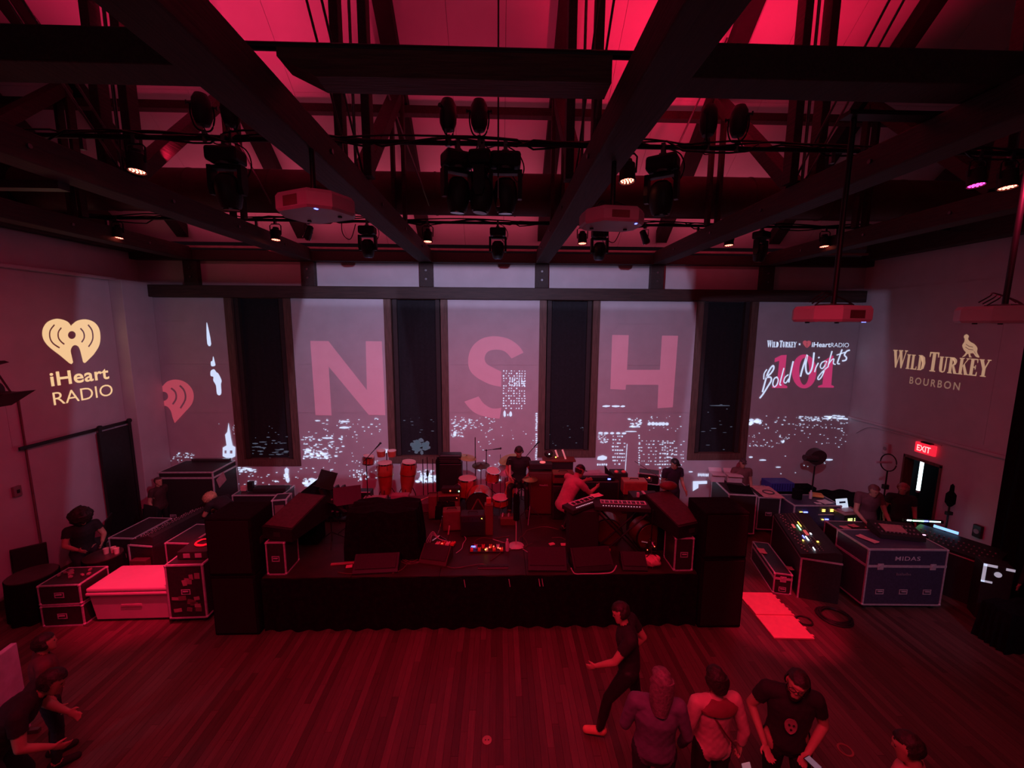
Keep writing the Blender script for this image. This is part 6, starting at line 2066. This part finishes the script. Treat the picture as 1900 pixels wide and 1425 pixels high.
# red ramp panels
rm = mat('ramp_panel', (.80, .36, .33), .6, var=.06, scale=10)
t = thing('cable_ramp', 'three pale interlocking floor panels lying at the right of the stage', 'ramp', (4.62, 6.26, 0), R(-3))
for i, (y0, y1) in enumerate(((.20, .56), (-.04, .196), (-.56, -.044))):
    q = M()
    q.box(-.31, .31, y0, y1, .004, .03 if i != 1 else .045, .003)
    for k in range(3):
        yy = y0 + (y1 - y0) * (k + .5) / 3
        q.box(.31, .345, yy - .03, yy + .01, .004, .026)
    q.obj('ramp_panel', rm, t, rot=(0, 0, 0))
# small things on the floor
t = thing('floor_disc', 'small round pale disc set in the dance floor', 'floor plate', (-.14, 4.23, .003))
M().cyl((0, 0, 0), (0, 0, .006), .055, seg=24).obj('disc', mat('disc_brass', (.5, .28, .22), .4, .3), t)
for s in (-1, 1):
    M().cyl((s * .018, 0, .006), (s * .018, 0, .008), .008, seg=8).obj('hole', black_m, t)
t = thing('floor_ring', 'faint round ring marked on the dance floor at lower right', 'floor plate', (3.98, 4.02, .003))
M().lathe([(.06, 0), (.08, 0), (.08, .004), (.06, .004), (.06, 0)], seg=28).obj('ring', mat('ring_red', (.35, .12, .10), .5), t)
t = thing('light_patch_panel', 'pale lilac panel standing in for a light patch at the lower left frame edge', 'screen', (-5.50, 3.75, 0), R(8))  # added panel: a lilac patch of light put into a pale shape
M().box(-.03, .03, -.9, .75, .05, 1.15, .01).obj('light_panel', mat('lilac_light', (.55, .52, .62), .8), t)
for y in (-.85, .70):
    M().box(-.15, .15, y - .02, y + .02, 0, .05).obj('foot', steel_m, t)

rc = random.Random(11)
t = thing('stage_cables', 'tangle of thin dark cables lying across the stage floor', 'cable', (0, 0, DK))
for k in range(16):
    x, y = rc.uniform(-2.2, 2.4), rc.uniform(6.4, 7.8)
    pts = [(x, y, .008)]
    a = rc.uniform(0, 6.28)
    for i in range(7):
        a += rc.uniform(-.9, .9)
        x = min(2.9, max(-2.9, x + .17 * math.cos(a)))
        y = min(8.6, max(6.15, y + .17 * math.sin(a)))
        pts.append((x, y, .008 + .002 * (k % 3)))
    M().tube(smooth_pts(pts, 4), .007, 5).obj('cable', palecable_m if k % 4 == 0 else mat('red_brown_cable', (.12, .05, .05), .5), t)
coversheet('low black covered pile on the floor at the far right frame edge', 7.55, 8.35, 5.35, 5.75, 0, .62)
# ------------------------------------------------------------------ people
from mathutils import noise as mnoise


def ell(c, rx, ry, ax, ay, n=18):
    return [c + ax * (rx * math.cos(2 * PI * i / n)) + ay * (ry * math.sin(2 * PI * i / n)) for i in range(n)]


STD = dict(pelvis=(0, 0, .95), waist=(0, 0, 1.10), chest=(0, .0, 1.30), neck=(0, -.01, 1.46), head=(0, .02, 1.62),
           sl=(-.19, 0, 1.41), sr=(.19, 0, 1.41), el=(-.25, -.03, 1.13), er=(.25, -.03, 1.13), wl=(-.26, .06, .89), wr=(.26, .06, .89),
           hl=(-.10, 0, .93), hr=(.10, 0, .93), kl=(-.11, .03, .50), kr=(.11, .03, .50), al=(-.12, -.02, .09), ar=(.12, -.02, .09),
           tl=(-.13, .15, .03), tr=(.13, .15, .03))


def person(label, loc, rz, pose=None, H=1.75, look=(0, 1, 0), shirt=None, pants=None, skin=None, hairm=None, shoes=None, sleeve=.55, vox=.016,
           hair='short', girth=1.0, hands=True, group=None, hem=None, face_extra=None, handcurl=.5, palms=None):
    J = {k: Vector(v) for k, v in STD.items()}
    for k, v in (pose or {}).items():
        J[k] = Vector(v)
    s = H / 1.75
    skin = skin or skin_m
    g = girth
    bm = M()
    caps = []      # (a, b, tag) for tagging

    def limb(a, b, ra, rb, tg, mid=None):
        a, b = Vector(a), Vector(b)
        bm.sph(a, ra, 12)
        bm.sph(b, rb, 12)
        if mid:
            c = a.lerp(b, .4)
            bm.cyl(a, c, ra, mid, 14)
            bm.cyl(c, b, mid, rb, 14)
        else:
            bm.cyl(a, b, ra, rb, 14)
        caps.append((a, b, tg))
    # torso loft: oriented by the shoulder and hip lines
    sh = (J['sr'] - J['sl']).normalized()
    hp = (J['hr'] - J['hl']).normalized()
    prof = [(J['pelvis'] - (J['waist'] - J['pelvis']).normalized() * .10, .10, .085, hp), (J['pelvis'] - (J['waist'] - J['pelvis']).normalized() * .04, .158, .110, hp), (J['pelvis'], .168, .118, hp), (J['waist'], .145, .105, (hp + sh).normalized()),
            (J['waist'].lerp(J['chest'], .5), .155, .110, sh), (J['chest'], .172, .118, sh), (J['chest'].lerp(J['neck'], .45), .168, .105, sh), (J['chest'].lerp(J['neck'], .75), .120, .080, sh), (J['neck'] - (J['neck'] - J['chest']).normalized() * .01, .062, .060, sh)]
    rings = []
    for i, (c, rx, ry, ax) in enumerate(prof):
        nx = prof[min(i + 1, len(prof) - 1)][0] - prof[max(i - 1, 0)][0]
        ay = nx.normalized().cross(ax).normalized()
        ax2 = ay.cross(nx.normalized()).normalized()
        gg = g if i in (2, 3, 4, 5) else 1 + (g - 1) * .4
        rings.append(ell(c, rx * (1 + (gg - 1) * .6), ry * gg, ax2, ay))
    bm.loft(rings)
    caps.append((J['pelvis'], J['waist'], 'hips'))
    caps.append((J['waist'], J['chest'], 'torso'))
    caps.append((J['chest'], J['neck'] - (J['neck'] - J['chest']) * .12, 'torso'))
    limb(J['neck'] - V3(0, 0, .03), J['neck'].lerp(J['head'], .55), .055, .050, 'neck')
    for q in 'lr':
        S, E_, W_ = J['s' + q], J['e' + q], J['w' + q]
        caps.append((J['chest'].lerp(J['neck'], .6), S, 'torso'))
        bm.cyl(J['chest'].lerp(J['neck'], .62), S, .075, .062, 14)
        limb(S, E_, .062, .042, 'uarm', .055)
        limb(E_, W_, .041, .027, 'farm', .038)
        Hh, K, A, T = J['h' + q], J['k' + q], J['a' + q], J['t' + q]
        limb(Hh, K, .092 * (1 + (g - 1) * .5), .055, 'leg', .080)
        limb(K, A, .054, .038, 'leg', .056)
        d = (T - A)
        limb(A - V3(0, 0, .03) - d.normalized() * .04, T, .042, .036, 'shoe_' + q)
        # hand
        if hands:
            fd = (W_ - E_).normalized()
            side = sh if abs(fd.dot(sh)) < .8 else V3(0, 0, 1)
            pn = None
            if palms and q in palms:
                pn = Vector(palms[q]).normalized()       # palm normal
                side = fd.cross(pn).normalized()
            else:
                pn = (V3(1 if q == 'l' else -1, 0, 0) - fd * fd.x * (1 if q == 'l' else -1)).normalized()
                side = fd.cross(pn).normalized()
            pc = W_ + fd * .055
            R3 = Matrix((side, pn, fd)).transposed()
            bm.sph(pc, (.040, .016, .055), 12, R3)
            caps.append((W_, W_ + fd * .18, 'hand'))
            for k, (o_, L) in enumerate(((-.033, .060), (-.011, .075), (.011, .080), (.032, .068))):
                b0 = W_ + fd * .085 + side * o_
                d1 = (fd + pn * .35 * handcurl + side * o_ * 2.5).normalized()
                d2 = (fd + pn * 1.3 * handcurl + side * o_ * 2.0).normalized()
                p1 = b0 + d1 * L * .5
                bm.tube([b0, p1, p1 + d2 * L * .5], [.0095, .009, .007], 8)
            th = side * (-1 if q == 'l' else 1)
            if q == 'l':
                th = -side
            b0 = W_ + fd * .025 + th * .028
            p1 = b0 + (fd * .55 + th * .85).normalized() * .038
            bm.tube([b0, p1, p1 + (fd * .9 + th * .25 + pn * .3).normalized() * .034], [.013, .011, .009], 8)
    # head
    lk = Vector(look).normalized()
    upv = (J['head'] - J['neck']).normalized()
    rgt = lk.cross(upv).normalized()
    up = rgt.cross(lk).normalized()
    RH = Matrix((rgt, lk, up)).transposed()
    hc = J['head']
    hd = lambda x, y, z: hc + RH @ V3(x, y, z)
    bm.sph(hc + RH @ V3(0, -.008, .022), (.076, .094, .092), 20, RH)
    bm.loft([[hd(rx * math.cos(a), yy + ry * math.sin(a), z) for a in [2 * PI * i / 16 for i in range(16)]] for z, rx, ry, yy in ((-.118, .020, .022, .062), (-.108, .034, .038, .050), (-.08, .050, .058, .030), (-.045, .062, .074, .014), (0, .068, .082, .006))])
    bm.sph(hd(0, .088, -.018), (.013, .020, .017), 8, RH)
    bm.tube([hd(0, .080, .020), hd(0, .096, -.012)], [.008, .011], 6)
    bm.tube([hd(-.022, .072, -.058), hd(0, .082, -.056), hd(.022, .072, -.058)], .0075, 6)
    bm.tube([hd(-.045, .074, .030), hd(0, .088, .034), hd(.045, .074, .030)], .008, 6)
    for sx in (-1, 1):
        bm.sph(hd(sx * .078, -.005, -.002), (.010, .020, .030), 8, RH)
    caps.append((hd(0, 0, .04), hd(0, .01, -.08), 'head'))
    me = bpy.data.meshes.new('tmp')
    bmesh.ops.triangulate(bm.bm, faces=bm.bm.faces)
    bmesh.ops.recalc_face_normals(bm.bm, faces=bm.bm.faces)
    bm.bm.to_mesh(me)
    bm.bm.free()
    ob = bpy.data.objects.new('tmp', me)
    COL.objects.link(ob)
    md = ob.modifiers.new('r', 'REMESH')
    md.mode = 'VOXEL'
    md.voxel_size = vox
    sm = ob.modifiers.new('s', 'SMOOTH')
    sm.factor = .5
    sm.iterations = 2 if vox < .012 else 1
    body = to_mesh(ob, 'body', skin)
    bpy.data.meshes.remove(me)
    nv, nf = len(body.vertices), len(body.polygons)
    co = np.empty(nv * 3)
    body.vertices.foreach_get('co', co)
    co = co.reshape(-1, 3)
    no = np.empty(nv * 3)
    body.vertices.foreach_get('normal', no)
    no = no.reshape(-1, 3)
    D, TT = [], []
    for a, b, tg in caps:
        a_, b_ = np.array(a), np.array(b)
        ab = b_ - a_
        t = np.clip(((co - a_) @ ab) / (ab @ ab), 0, 1)
        dd = np.linalg.norm(co - (a_ + t[:, None] * ab), axis=1)
        if tg in ('torso', 'hips'):
            dd = dd - .075
        if tg == 'head':
            dd = dd - .05
        D.append(dd)
        TT.append(t)
    D = np.array(D)
    idx = D.argmin(0)
    tags = np.array([c[2] for c in caps])[idx]
    tt = np.array(TT)[idx, np.arange(nv)]
    # head frame coordinates
    hl_ = (co - np.array(hc)) @ np.array(RH)
    faces = [tuple(p.vertices) for p in body.polygons]

    def shell(name, sel, off, m, noise=0.):
        keep = [f for f in faces if all(sel[v] for v in f)]
        if not keep:
            return None
        used = sorted({v for f in keep for v in f})
        mp = {v: i for i, v in enumerate(used)}
        pos = co[used] + no[used] * (off + (noise * np.sin(co[used][:, 0] * 90) * np.sin(co[used][:, 1] * 80 + co[used][:, 2] * 70))[:, None] if noise else off)
        # closed thickness: outer skin plus a slightly lower inner one
        mesh = bpy.data.meshes.new(name)
        mesh.from_pydata([tuple(p) for p in pos], [], [tuple(mp[v] for v in f) for f in keep])
        mesh.materials.append(m)
        mesh.polygons.foreach_set('use_smooth', [True] * len(mesh.polygons))
        return link(name, mesh, root)
    root = thing('person', label, 'person', loc, rz, group)
    root.scale = (s, s, s)
    body.polygons.foreach_set('use_smooth', [True] * nf)
    link('body', body, root)
    hemz = hem if hem is not None else .5
    isT = ((tags == 'torso') | ((tags == 'uarm') & (tt < sleeve)) | ((tags == 'hips') & (tt > -1)))
    if sleeve > 1:
        isT |= (tags == 'uarm') | ((tags == 'farm') & (tt < sleeve - 1))
    isP = (tags == 'leg') | ((tags == 'hips') & (tt < .35))
    shell('shirt', isT, .011, shirt or black_m, .0014)
    shell('trousers', isP, .007, pants or black_m, .002)
    for q in 'lr':
        shell('shoe', tags == 'shoe_' + q, .008, shoes or rubber_m)
    hx, hy, hz = hl_[:, 0], hl_[:, 1], hl_[:, 2]
    if hair != 'bald':
        cover = (tags == 'head') & ((hz > .055 - .0 * hy) & (hy < .075) | ((hy < .012) & (hz > -.045) & (np.abs(hx) < .09)))
        if hair == 'cap':
            cover = (tags == 'head') & (hz > .035)
            shell('cap', cover, .012, hairm or black_m)
            q = M()
            q.loft([[hd(.062 * math.cos(a), .078 + .075 * math.sin(a), .045 - .012 * abs(math.cos(a)) + dz) for a in [PI * i / 10 for i in range(11)]] for dz in (0, .006)])
            q.obj('cap_peak', hairm or black_m, root)
            shell('hair', (tags == 'head') & (hy < -.01) & (hz > -.05) & (hz <= .035), .010, hair_m, .003)
        else:
            shell('hair', cover, .016 if hair != 'buzz' else .008, hairm or hair_m, .004)
        if hair in ('long', 'bob'):
            L = .30 if hair == 'long' else .13
            q = M()
            rings = []
            for k in range(7):
                z = .05 - k / 6 * L
                w_ = .098 + .018 * math.sin(k * .6) - (.02 * k / 6)
                rings.append([hd(w_ * math.cos(a) * (1 + .05 * math.sin(a * 7)), -.045 + (.075 if z < .0 else .075) * math.sin(a), z) for a in [2 * PI * i / 24 for i in range(24)]])
            q.loft(rings)
            q.obj('long_hair', hairm or hair_m, root, smooth=True)
        if hair == 'curly':
            q = M()
            q.sph(hd(0, -.035, .02), (.165, .155, .17), 30, RH)
            for v in q.bm.verts:
                d_ = (v.co - hc)
                v.co += d_.normalized() * (.030 * mnoise.noise(v.co * 22) + .018 * mnoise.noise(v.co * 50))
            q.obj('curly_hair', hairm or hair_m, root, smooth=True)
        if hair == 'fluffy':
            q = M()
            q.sph(hd(0, -.02, .03), (.125, .135, .12), 26, RH)
            for v in q.bm.verts:
                v.co += (v.co - hc).normalized() * (.020 * mnoise.noise(v.co * 30) + .014 * mnoise.noise(v.co * 60))
            q.obj('fluffy_hair', hairm or hair_m, root, smooth=True)
        if hair == 'hood':
            q = M()
            q.loft([[hd(rx * math.cos(a), yy + ry * math.sin(a), z) for a in [2 * PI * i / 24 for i in range(24)]] for z, rx, ry, yy in ((-.17, .10, .09, -.03), (-.10, .115, .11, -.035), (0, .118, .12, -.045), (.08, .105, .115, -.045), (.125, .06, .07, -.05), (.135, .02, .02, -.05))])
            q.obj('hood', shirt, root, smooth=True)
    for sx in (-1, 1):
        M().sph(hd(sx * .030, .076, .008), (.012, .008, .008), 8, RH).obj('eye', mat('eye_dark', (.05, .03, .03), .2), root, smooth=True)
    if face_extra:
        for fx in face_extra:
            if fx == 'glasses':
                q = M()
                for sx in (-1, 1):
                    q.tube([hd(sx * .033 + .026 * math.cos(a), .098, .006 + .019 * math.sin(a)) for a in [2 * PI * i / 14 for i in range(15)]], .003, 5)
                    q.tube([hd(sx * .058, .097, .010), hd(sx * .080, .0, .012)], .003, 5)
                q.tube([hd(-.008, .100, .010), hd(.008, .100, .010)], .003, 5)
                q.obj('glasses', black_m, root)
            if fx == 'beard':
                shell('beard', (tags == 'head') & (hz < -.045) & (hy > -.0) & ~((np.abs(hx) < .022) & (hz > -.068)), .006, hairm or hair_m, .003)
            if fx == 'headset':
                q = M().tube([hd(.092 * math.cos(a), -.005, .03 + .085 * math.sin(a)) for a in [PI * i / 12 for i in range(13)]], .007, 6)
                q.obj('headphone_band', black_m, root)
                for sx in (-1, 1):
                    M().sph(hd(sx * .090, -.005, .0), (.018, .034, .04), 12, RH).obj('ear_cup', black_m, root, smooth=True)
    return root, hd


tee = mat('black_tee', (.014, .012, .014), .85, var=.2, scale=20, bump=.2)
jeans = mat('dark_jeans', (.02, .018, .03), .8, var=.3, scale=30, bump=.2)
pinkvest = mat('pale_shirt', (.60, .30, .30), .7, var=.08, scale=12, bump=.3)
hoodie = mat('grey_hoodie', (.13, .10, .15), .85, var=.15, scale=15, bump=.3)

# man in black tee, foreground right, looking down at his hands
ptee, hd = person('bearded man in glasses and black printed tee, looking down, foreground right', (2.72, 3.34, 0), R(160),
       dict(head=(.0, .10, 1.60), neck=(0, .02, 1.46), er=(.30, -.06, 1.16), wr=(.21, .12, .95), el=(-.29, -.04, 1.14), wl=(-.10, .20, 1.05), kl=(-.13, .10, .50), al=(-.14, .05, .09), tl=(-.15, .22, .03)),
       1.78, look=(.30, .92, -.12), shirt=tee, pants=black_m, vox=.009, girth=1.12, hair='short', face_extra=('glasses', 'beard'), palms={'r': (-.2, .3, .9), 'l': (.3, .9, .2)}, handcurl=.8)
q = M()
bmsk = [(.0 + .05 * math.cos(a), .06 * math.sin(a)) for a in [2 * PI * i / 16 for i in range(16)]]
q.loft([[V3(.03 + x, .158 + .006 * k - abs(x) * .25, 1.22 + z * 1.25) for x, z in bmsk] for k in range(2)])
o_ = q.obj('shirt_print', mat('print_pink', (.35, .17, .17), .7), ptee)
q = M()
for x, z in ((.012, 1.235), (.048, 1.235), (.03, 1.19)):
    q.sph((x, .163, z), (.010, .005, .010), 8)
o_ = q.obj('print_marks', tee, ptee)
o_['kind'] = 'stuff'
t = thing('pocket_phone', 'small glinting phone held by the bearded man', 'phone', (2.70, 3.00, 1.09), R(20))
M().box(-.035, .035, -.06, .06, 0, .010, .003).obj('phone_body', black_m, t)
M().box(-.031, .031, -.052, .052, .010, .0115).obj('screen', mat('phone_dim', (.2, .2, .25), .3, emit=(.5, .5, .7), estr=.15), t)

# woman seen from behind
pw, _ = person('dark haired woman in a pale long sleeved top, seen from behind, foreground centre right', (2.02, 3.36, 0), R(4),
       dict(head=(.0, .03, 1.62), el=(-.27, .0, 1.14), wl=(-.22, .16, .98), er=(.28, -.06, 1.12), wr=(.27, -.04, .95), ar=(.12, -.02, .09)),
       1.68, look=(0, 1, -.2), shirt=pinkvest, pants=black_m, vox=.009, hair='bob', sleeve=1.9, girth=.95, palms={'r': (-.9, 0, 0), 'l': (.9, 0, 0)})
M().tube(smooth_pts([(-.14, .02, 1.43), (-.06, -.125, 1.33), (.04, -.135, 1.18), (.16, -.11, 1.02), (.19, -.03, .96)], 5), .008, 6).obj('bag_strap', mat('strap_dark', (.12, .02, .03), .6), pw)
M().loft([[(rx * math.cos(a) , -.02 + ry * math.sin(a), z) for a in [2 * PI * i / 24 for i in range(24)]] for z, rx, ry in ((1.375, .20, .128), (1.40, .205, .128), (1.44, .16, .105), (1.475, .08, .075))]).obj('dark_scarf', mat('scarf_red', (.20, .04, .05), .8, bump=.3), pw, smooth=True)
t = thing('smartphone', 'white phone hanging lit in the right hand of the woman', 'phone', (2.26, 3.17, .80), R(10))
M().cbox((0, 0, 0), (.085, .012, .15), (R(-30), 0, 0), .004).obj('phone_body', mat('phone_case', (.5, .48, .52), .4, emit=(.7, .75, .85), estr=.12), t)
M().cbox((0, -.008, .01), (.03, .004, .05), (R(-30), 0, 0)).obj('dark_mark', black_m, t)

# hooded person
person('person in a loose grey purple hoodie seen from behind, foreground centre', (1.44, 3.30, 0), R(-12),
       dict(head=(.02, .0, 1.64), el=(-.27, .02, 1.13), wl=(-.20, .20, 1.02), er=(.28, .0, 1.13), wr=(.26, .12, .90)),
       1.74, look=(-.3, 1, -.1), shirt=hoodie, pants=jeans, vox=.012, hair='long', hairm=mat('ash_hair', (.16, .10, .11), .6, var=.3, scale=40, bump=.4), sleeve=1.95, girth=1.2)

# walker in black, striding left
person('person in black walking left with one foot lifted, left of the hooded person', (1.50, 4.25, 0), R(72),
       dict(head=(.0, .12, 1.60), neck=(0, .06, 1.45), chest=(0, .04, 1.30), er=(.24, -.16, 1.16), wr=(.24, -.02, .93), el=(-.24, .16, 1.15), wl=(-.20, .36, 1.02),
            kl=(-.10, .22, .54), al=(-.11, .30, .12), tl=(-.11, .46, .06), kr=(.10, -.10, .52), ar=(.10, -.34, .20), tr=(.10, -.30, .04)),
       1.72, look=(-.2, 1, -.35), shirt=tee, pants=black_m, vox=.012, hair='short', shoes=mat('tan_shoe', (.75, .32, .18), .6))
# bottom right man
person('person in a pink lit top cut by the bottom frame edge, lower right', (3.20, 2.66, 0), R(50),
       dict(head=(0, .05, 1.61)), 1.74, look=(0, 1, -.3), shirt=mat('salmon_top', (.62, .26, .24), .7, bump=.2), pants=black_m, vox=.013, hair='buzz')
person('dark haired person barely showing at the bottom edge, right of the bearded man', (2.42, 2.36, 0), R(10),
       dict(head=(0, .02, 1.62)), 1.68, shirt=tee, pants=black_m, vox=.014, hair='short')
# left foreground
person('person in black stooping forward at the lower left frame edge', (-4.67, 3.47, 0), R(-60),
       dict(pelvis=(0, -.05, .90), waist=(0, .05, 1.03), chest=(0, .18, 1.18), neck=(0, .30, 1.30), head=(0, .42, 1.38), sl=(-.19, .24, 1.26), sr=(.19, .24, 1.26),
            el=(-.27, .26, 1.00), wl=(-.20, .42, .88), er=(.27, .26, 1.00), wr=(.20, .42, .86), hl=(-.10, -.05, .88), hr=(.10, -.05, .88), kl=(-.12, .12, .48), kr=(.12, .08, .48)),
       1.76, look=(0, 1, -.6), shirt=tee, pants=jeans, vox=.012, hair='short', girth=1.15)
person('shorter person behind the stooping person at the lower left frame edge', (-4.88, 4.12, 0), R(-40),
       dict(head=(0, .04, 1.60)), 1.55, shirt=mat('dark_red_top', (.12, .03, .04), .8), pants=jeans, vox=.014, hair='short')

# people around the stage
person('man in a cap and black tee standing behind the right of the stage', (4.10, 9.30, 0), R(190),
       dict(head=(0, .06, 1.60), el=(-.24, .02, 1.14), wl=(-.20, .22, 1.0), er=(.25, .0, 1.13), wr=(.24, .12, .89)),
       1.80, look=(-.3, 1, -.45), shirt=mat('navy_tee', (.03, .025, .05), .85), pants=jeans, vox=.015, hair='cap')
person('man in a patterned cap and face mask behind the pale edged cases', (6.02, 9.72, 0), R(170),
       dict(head=(0, .03, 1.62)), 1.62, shirt=mat('brown_tee', (.16, .07, .07), .8), pants=jeans, vox=.016, hair='cap', hairm=mat('patterned_cap', (.08, .05, .05), .7, var=.9, scale=60), look=(0, 1, -.2))
crouch = dict(pelvis=(0, -.10, .62), waist=(0, -.04, .76), chest=(0, .08, .95), neck=(0, .16, 1.09), head=(0, .26, 1.20), sl=(-.18, .12, 1.05), sr=(.18, .12, 1.05),
              el=(-.22, .30, .86), wl=(-.14, .50, .92), er=(.22, .32, .84), wr=(.16, .52, .88), hl=(-.10, -.10, .60), hr=(.10, -.10, .60), kl=(-.16, .28, .52), kr=(.16, .30, .50),
              al=(-.15, .02, .10), ar=(.15, .04, .10), tl=(-.16, .18, .03), tr=(.16, .20, .03))
person('crouching player in a pink lit shirt leaning over the keyboards', (1.28, 7.32, DK), R(-62), crouch, 1.78, look=(0, 1, -.5), shirt=mat('pink_shirt', (.55, .25, .28), .7, bump=.2),
       pants=black_m, vox=.015, hair='cap', sleeve=.6)
sit = dict(pelvis=(0, -.05, .58), waist=(0, -.04, .72), chest=(0, .0, .92), neck=(0, .03, 1.08), head=(0, .08, 1.23), sl=(-.18, .0, 1.03), sr=(.18, .0, 1.03),
           el=(-.26, .08, .80), wl=(-.16, .30, .74), er=(.26, .08, .80), wr=(.16, .30, .74), hl=(-.10, -.05, .56), hr=(.10, -.05, .56), kl=(-.18, .38, .54), kr=(.18, .38, .54),
           al=(-.18, .42, .10), ar=(.18, .42, .10), tl=(-.20, .58, .03), tr=(.20, .58, .03))
person('drummer in black with bowed dark hair seated behind the drum kit', (.42, 8.64, DK), R(176), sit, 1.78, look=(0, 1, -.7), shirt=tee, pants=black_m, vox=.015, hair='short')
t = thing('electric_guitar', 'orange brown guitar body standing left of the drummer', 'guitar', (.22, 8.38, DK + .30), R(10))
M().loft([[(x * .8, y_, z) for x, z in ((-.10, 0), (.10, 0), (.13, .10), (.09, .20), (.11, .32), (0, .36), (-.11, .32), (-.09, .20), (-.13, .10))] for y_ in (0, .05)]).obj('guitar_body', mat('amber_wood', (.55, .22, .08), .3), t)
M().box(-.02, .02, .0, .03, .34, .72).obj('neck', mat('stick_wood', (.75, .5, .35), .5), t)
M().box(-.03, .03, .0, .03, .72, .84).obj('headstock', black_m, t)
M().box(-.05, .05, .01, .04, -.30, .0).obj('stand_foot', black_m, t)
bent = dict(pelvis=(0, -.10, .90), waist=(0, .05, .98), chest=(0, .26, 1.06), neck=(0, .42, 1.08), head=(0, .56, 1.10), sl=(-.19, .32, 1.08), sr=(.19, .32, 1.08),
            el=(-.25, .42, .86), wl=(-.16, .60, .80), er=(.25, .42, .86), wr=(.16, .60, .80), hl=(-.10, -.10, .88), hr=(.10, -.10, .88), kl=(-.12, -.02, .48), kr=(.12, -.02, .48))
person('person with fluffy blond hair bending over the left mixing desk', (-5.66, 8.45, 0), R(72), bent, 1.76, look=(0, .7, -.7), shirt=tee, pants=jeans, vox=.015, hair='fluffy', hairm=blond_m)
sit2 = {k: (v[0], v[1], v[2]) for k, v in sit.items()}
person('person with big curly dark hair seated by the left wall', (-7.78, 7.50, 0), R(-120), sit2, 1.80, look=(0, 1, -.1), shirt=tee, pants=jeans, vox=.015, hair='curly')
t = thing('round_stool', 'low black stool under the curly haired person', 'stool', (-7.78, 7.50, 0))
M().cyl((0, 0, .42), (0, 0, .47), .17, seg=20).obj('seat', black_m, t)
for k in range(4):
    a = k * PI / 2 + .4
    M().tube([(.13 * math.cos(a), .13 * math.sin(a), .42), (.17 * math.cos(a), .17 * math.sin(a), 0)], .012, 6).obj('leg', pipe_m, t)
person('dark figure standing before the black sliding door on the left', (-7.60, 9.05, 0), R(-100), dict(), 1.45, shirt=mat('brown_black', (.05, .02, .02), .8), pants=black_m, vox=.016, hair='buzz', hairm=mat('dark_cap', (.06, .03, .03), .8))
person('man with long arms leaning over the desk left of the right doorway', (7.66, 7.96, 0), R(170),
       dict(head=(0, .12, 1.56), neck=(0, .07, 1.43), chest=(0, .05, 1.28), el=(-.28, .10, 1.08), wl=(-.22, .36, .96), er=(.28, .10, 1.08), wr=(.24, .36, .96)), 1.72, look=(-.2, 1, -.4),
       shirt=mat('maroon_tee', (.12, .045, .055), .8), pants=black_m, vox=.015, hair='short', hairm=mat('red_brown_hair', (.14, .05, .05), .6))
person('person in black with reddish hair standing in front of the right doorway', (8.35, 7.95, 0), R(150), dict(), 1.66, look=(.3, 1, -.3), shirt=tee, pants=black_m, vox=.016, hair='bob', hairm=mat('copper_hair', (.32, .12, .11), .6, bump=.4))
person('blurred person in dark clothes at the far right, lit red on one shoulder', (8.50, 5.75, 0), R(100), dict(), 1.40, shirt=MATS['black_tee'], sleeve=1.95, pants=jeans, vox=.016, hair='short')
# ------------------------------------------------------------------ checks while building
for _o in bpy.data.objects:
    _l = _o.get('label')
    if _l and len(_l.split()) > 16:
        print('LONG', _o.name, len(_l.split()), _l)
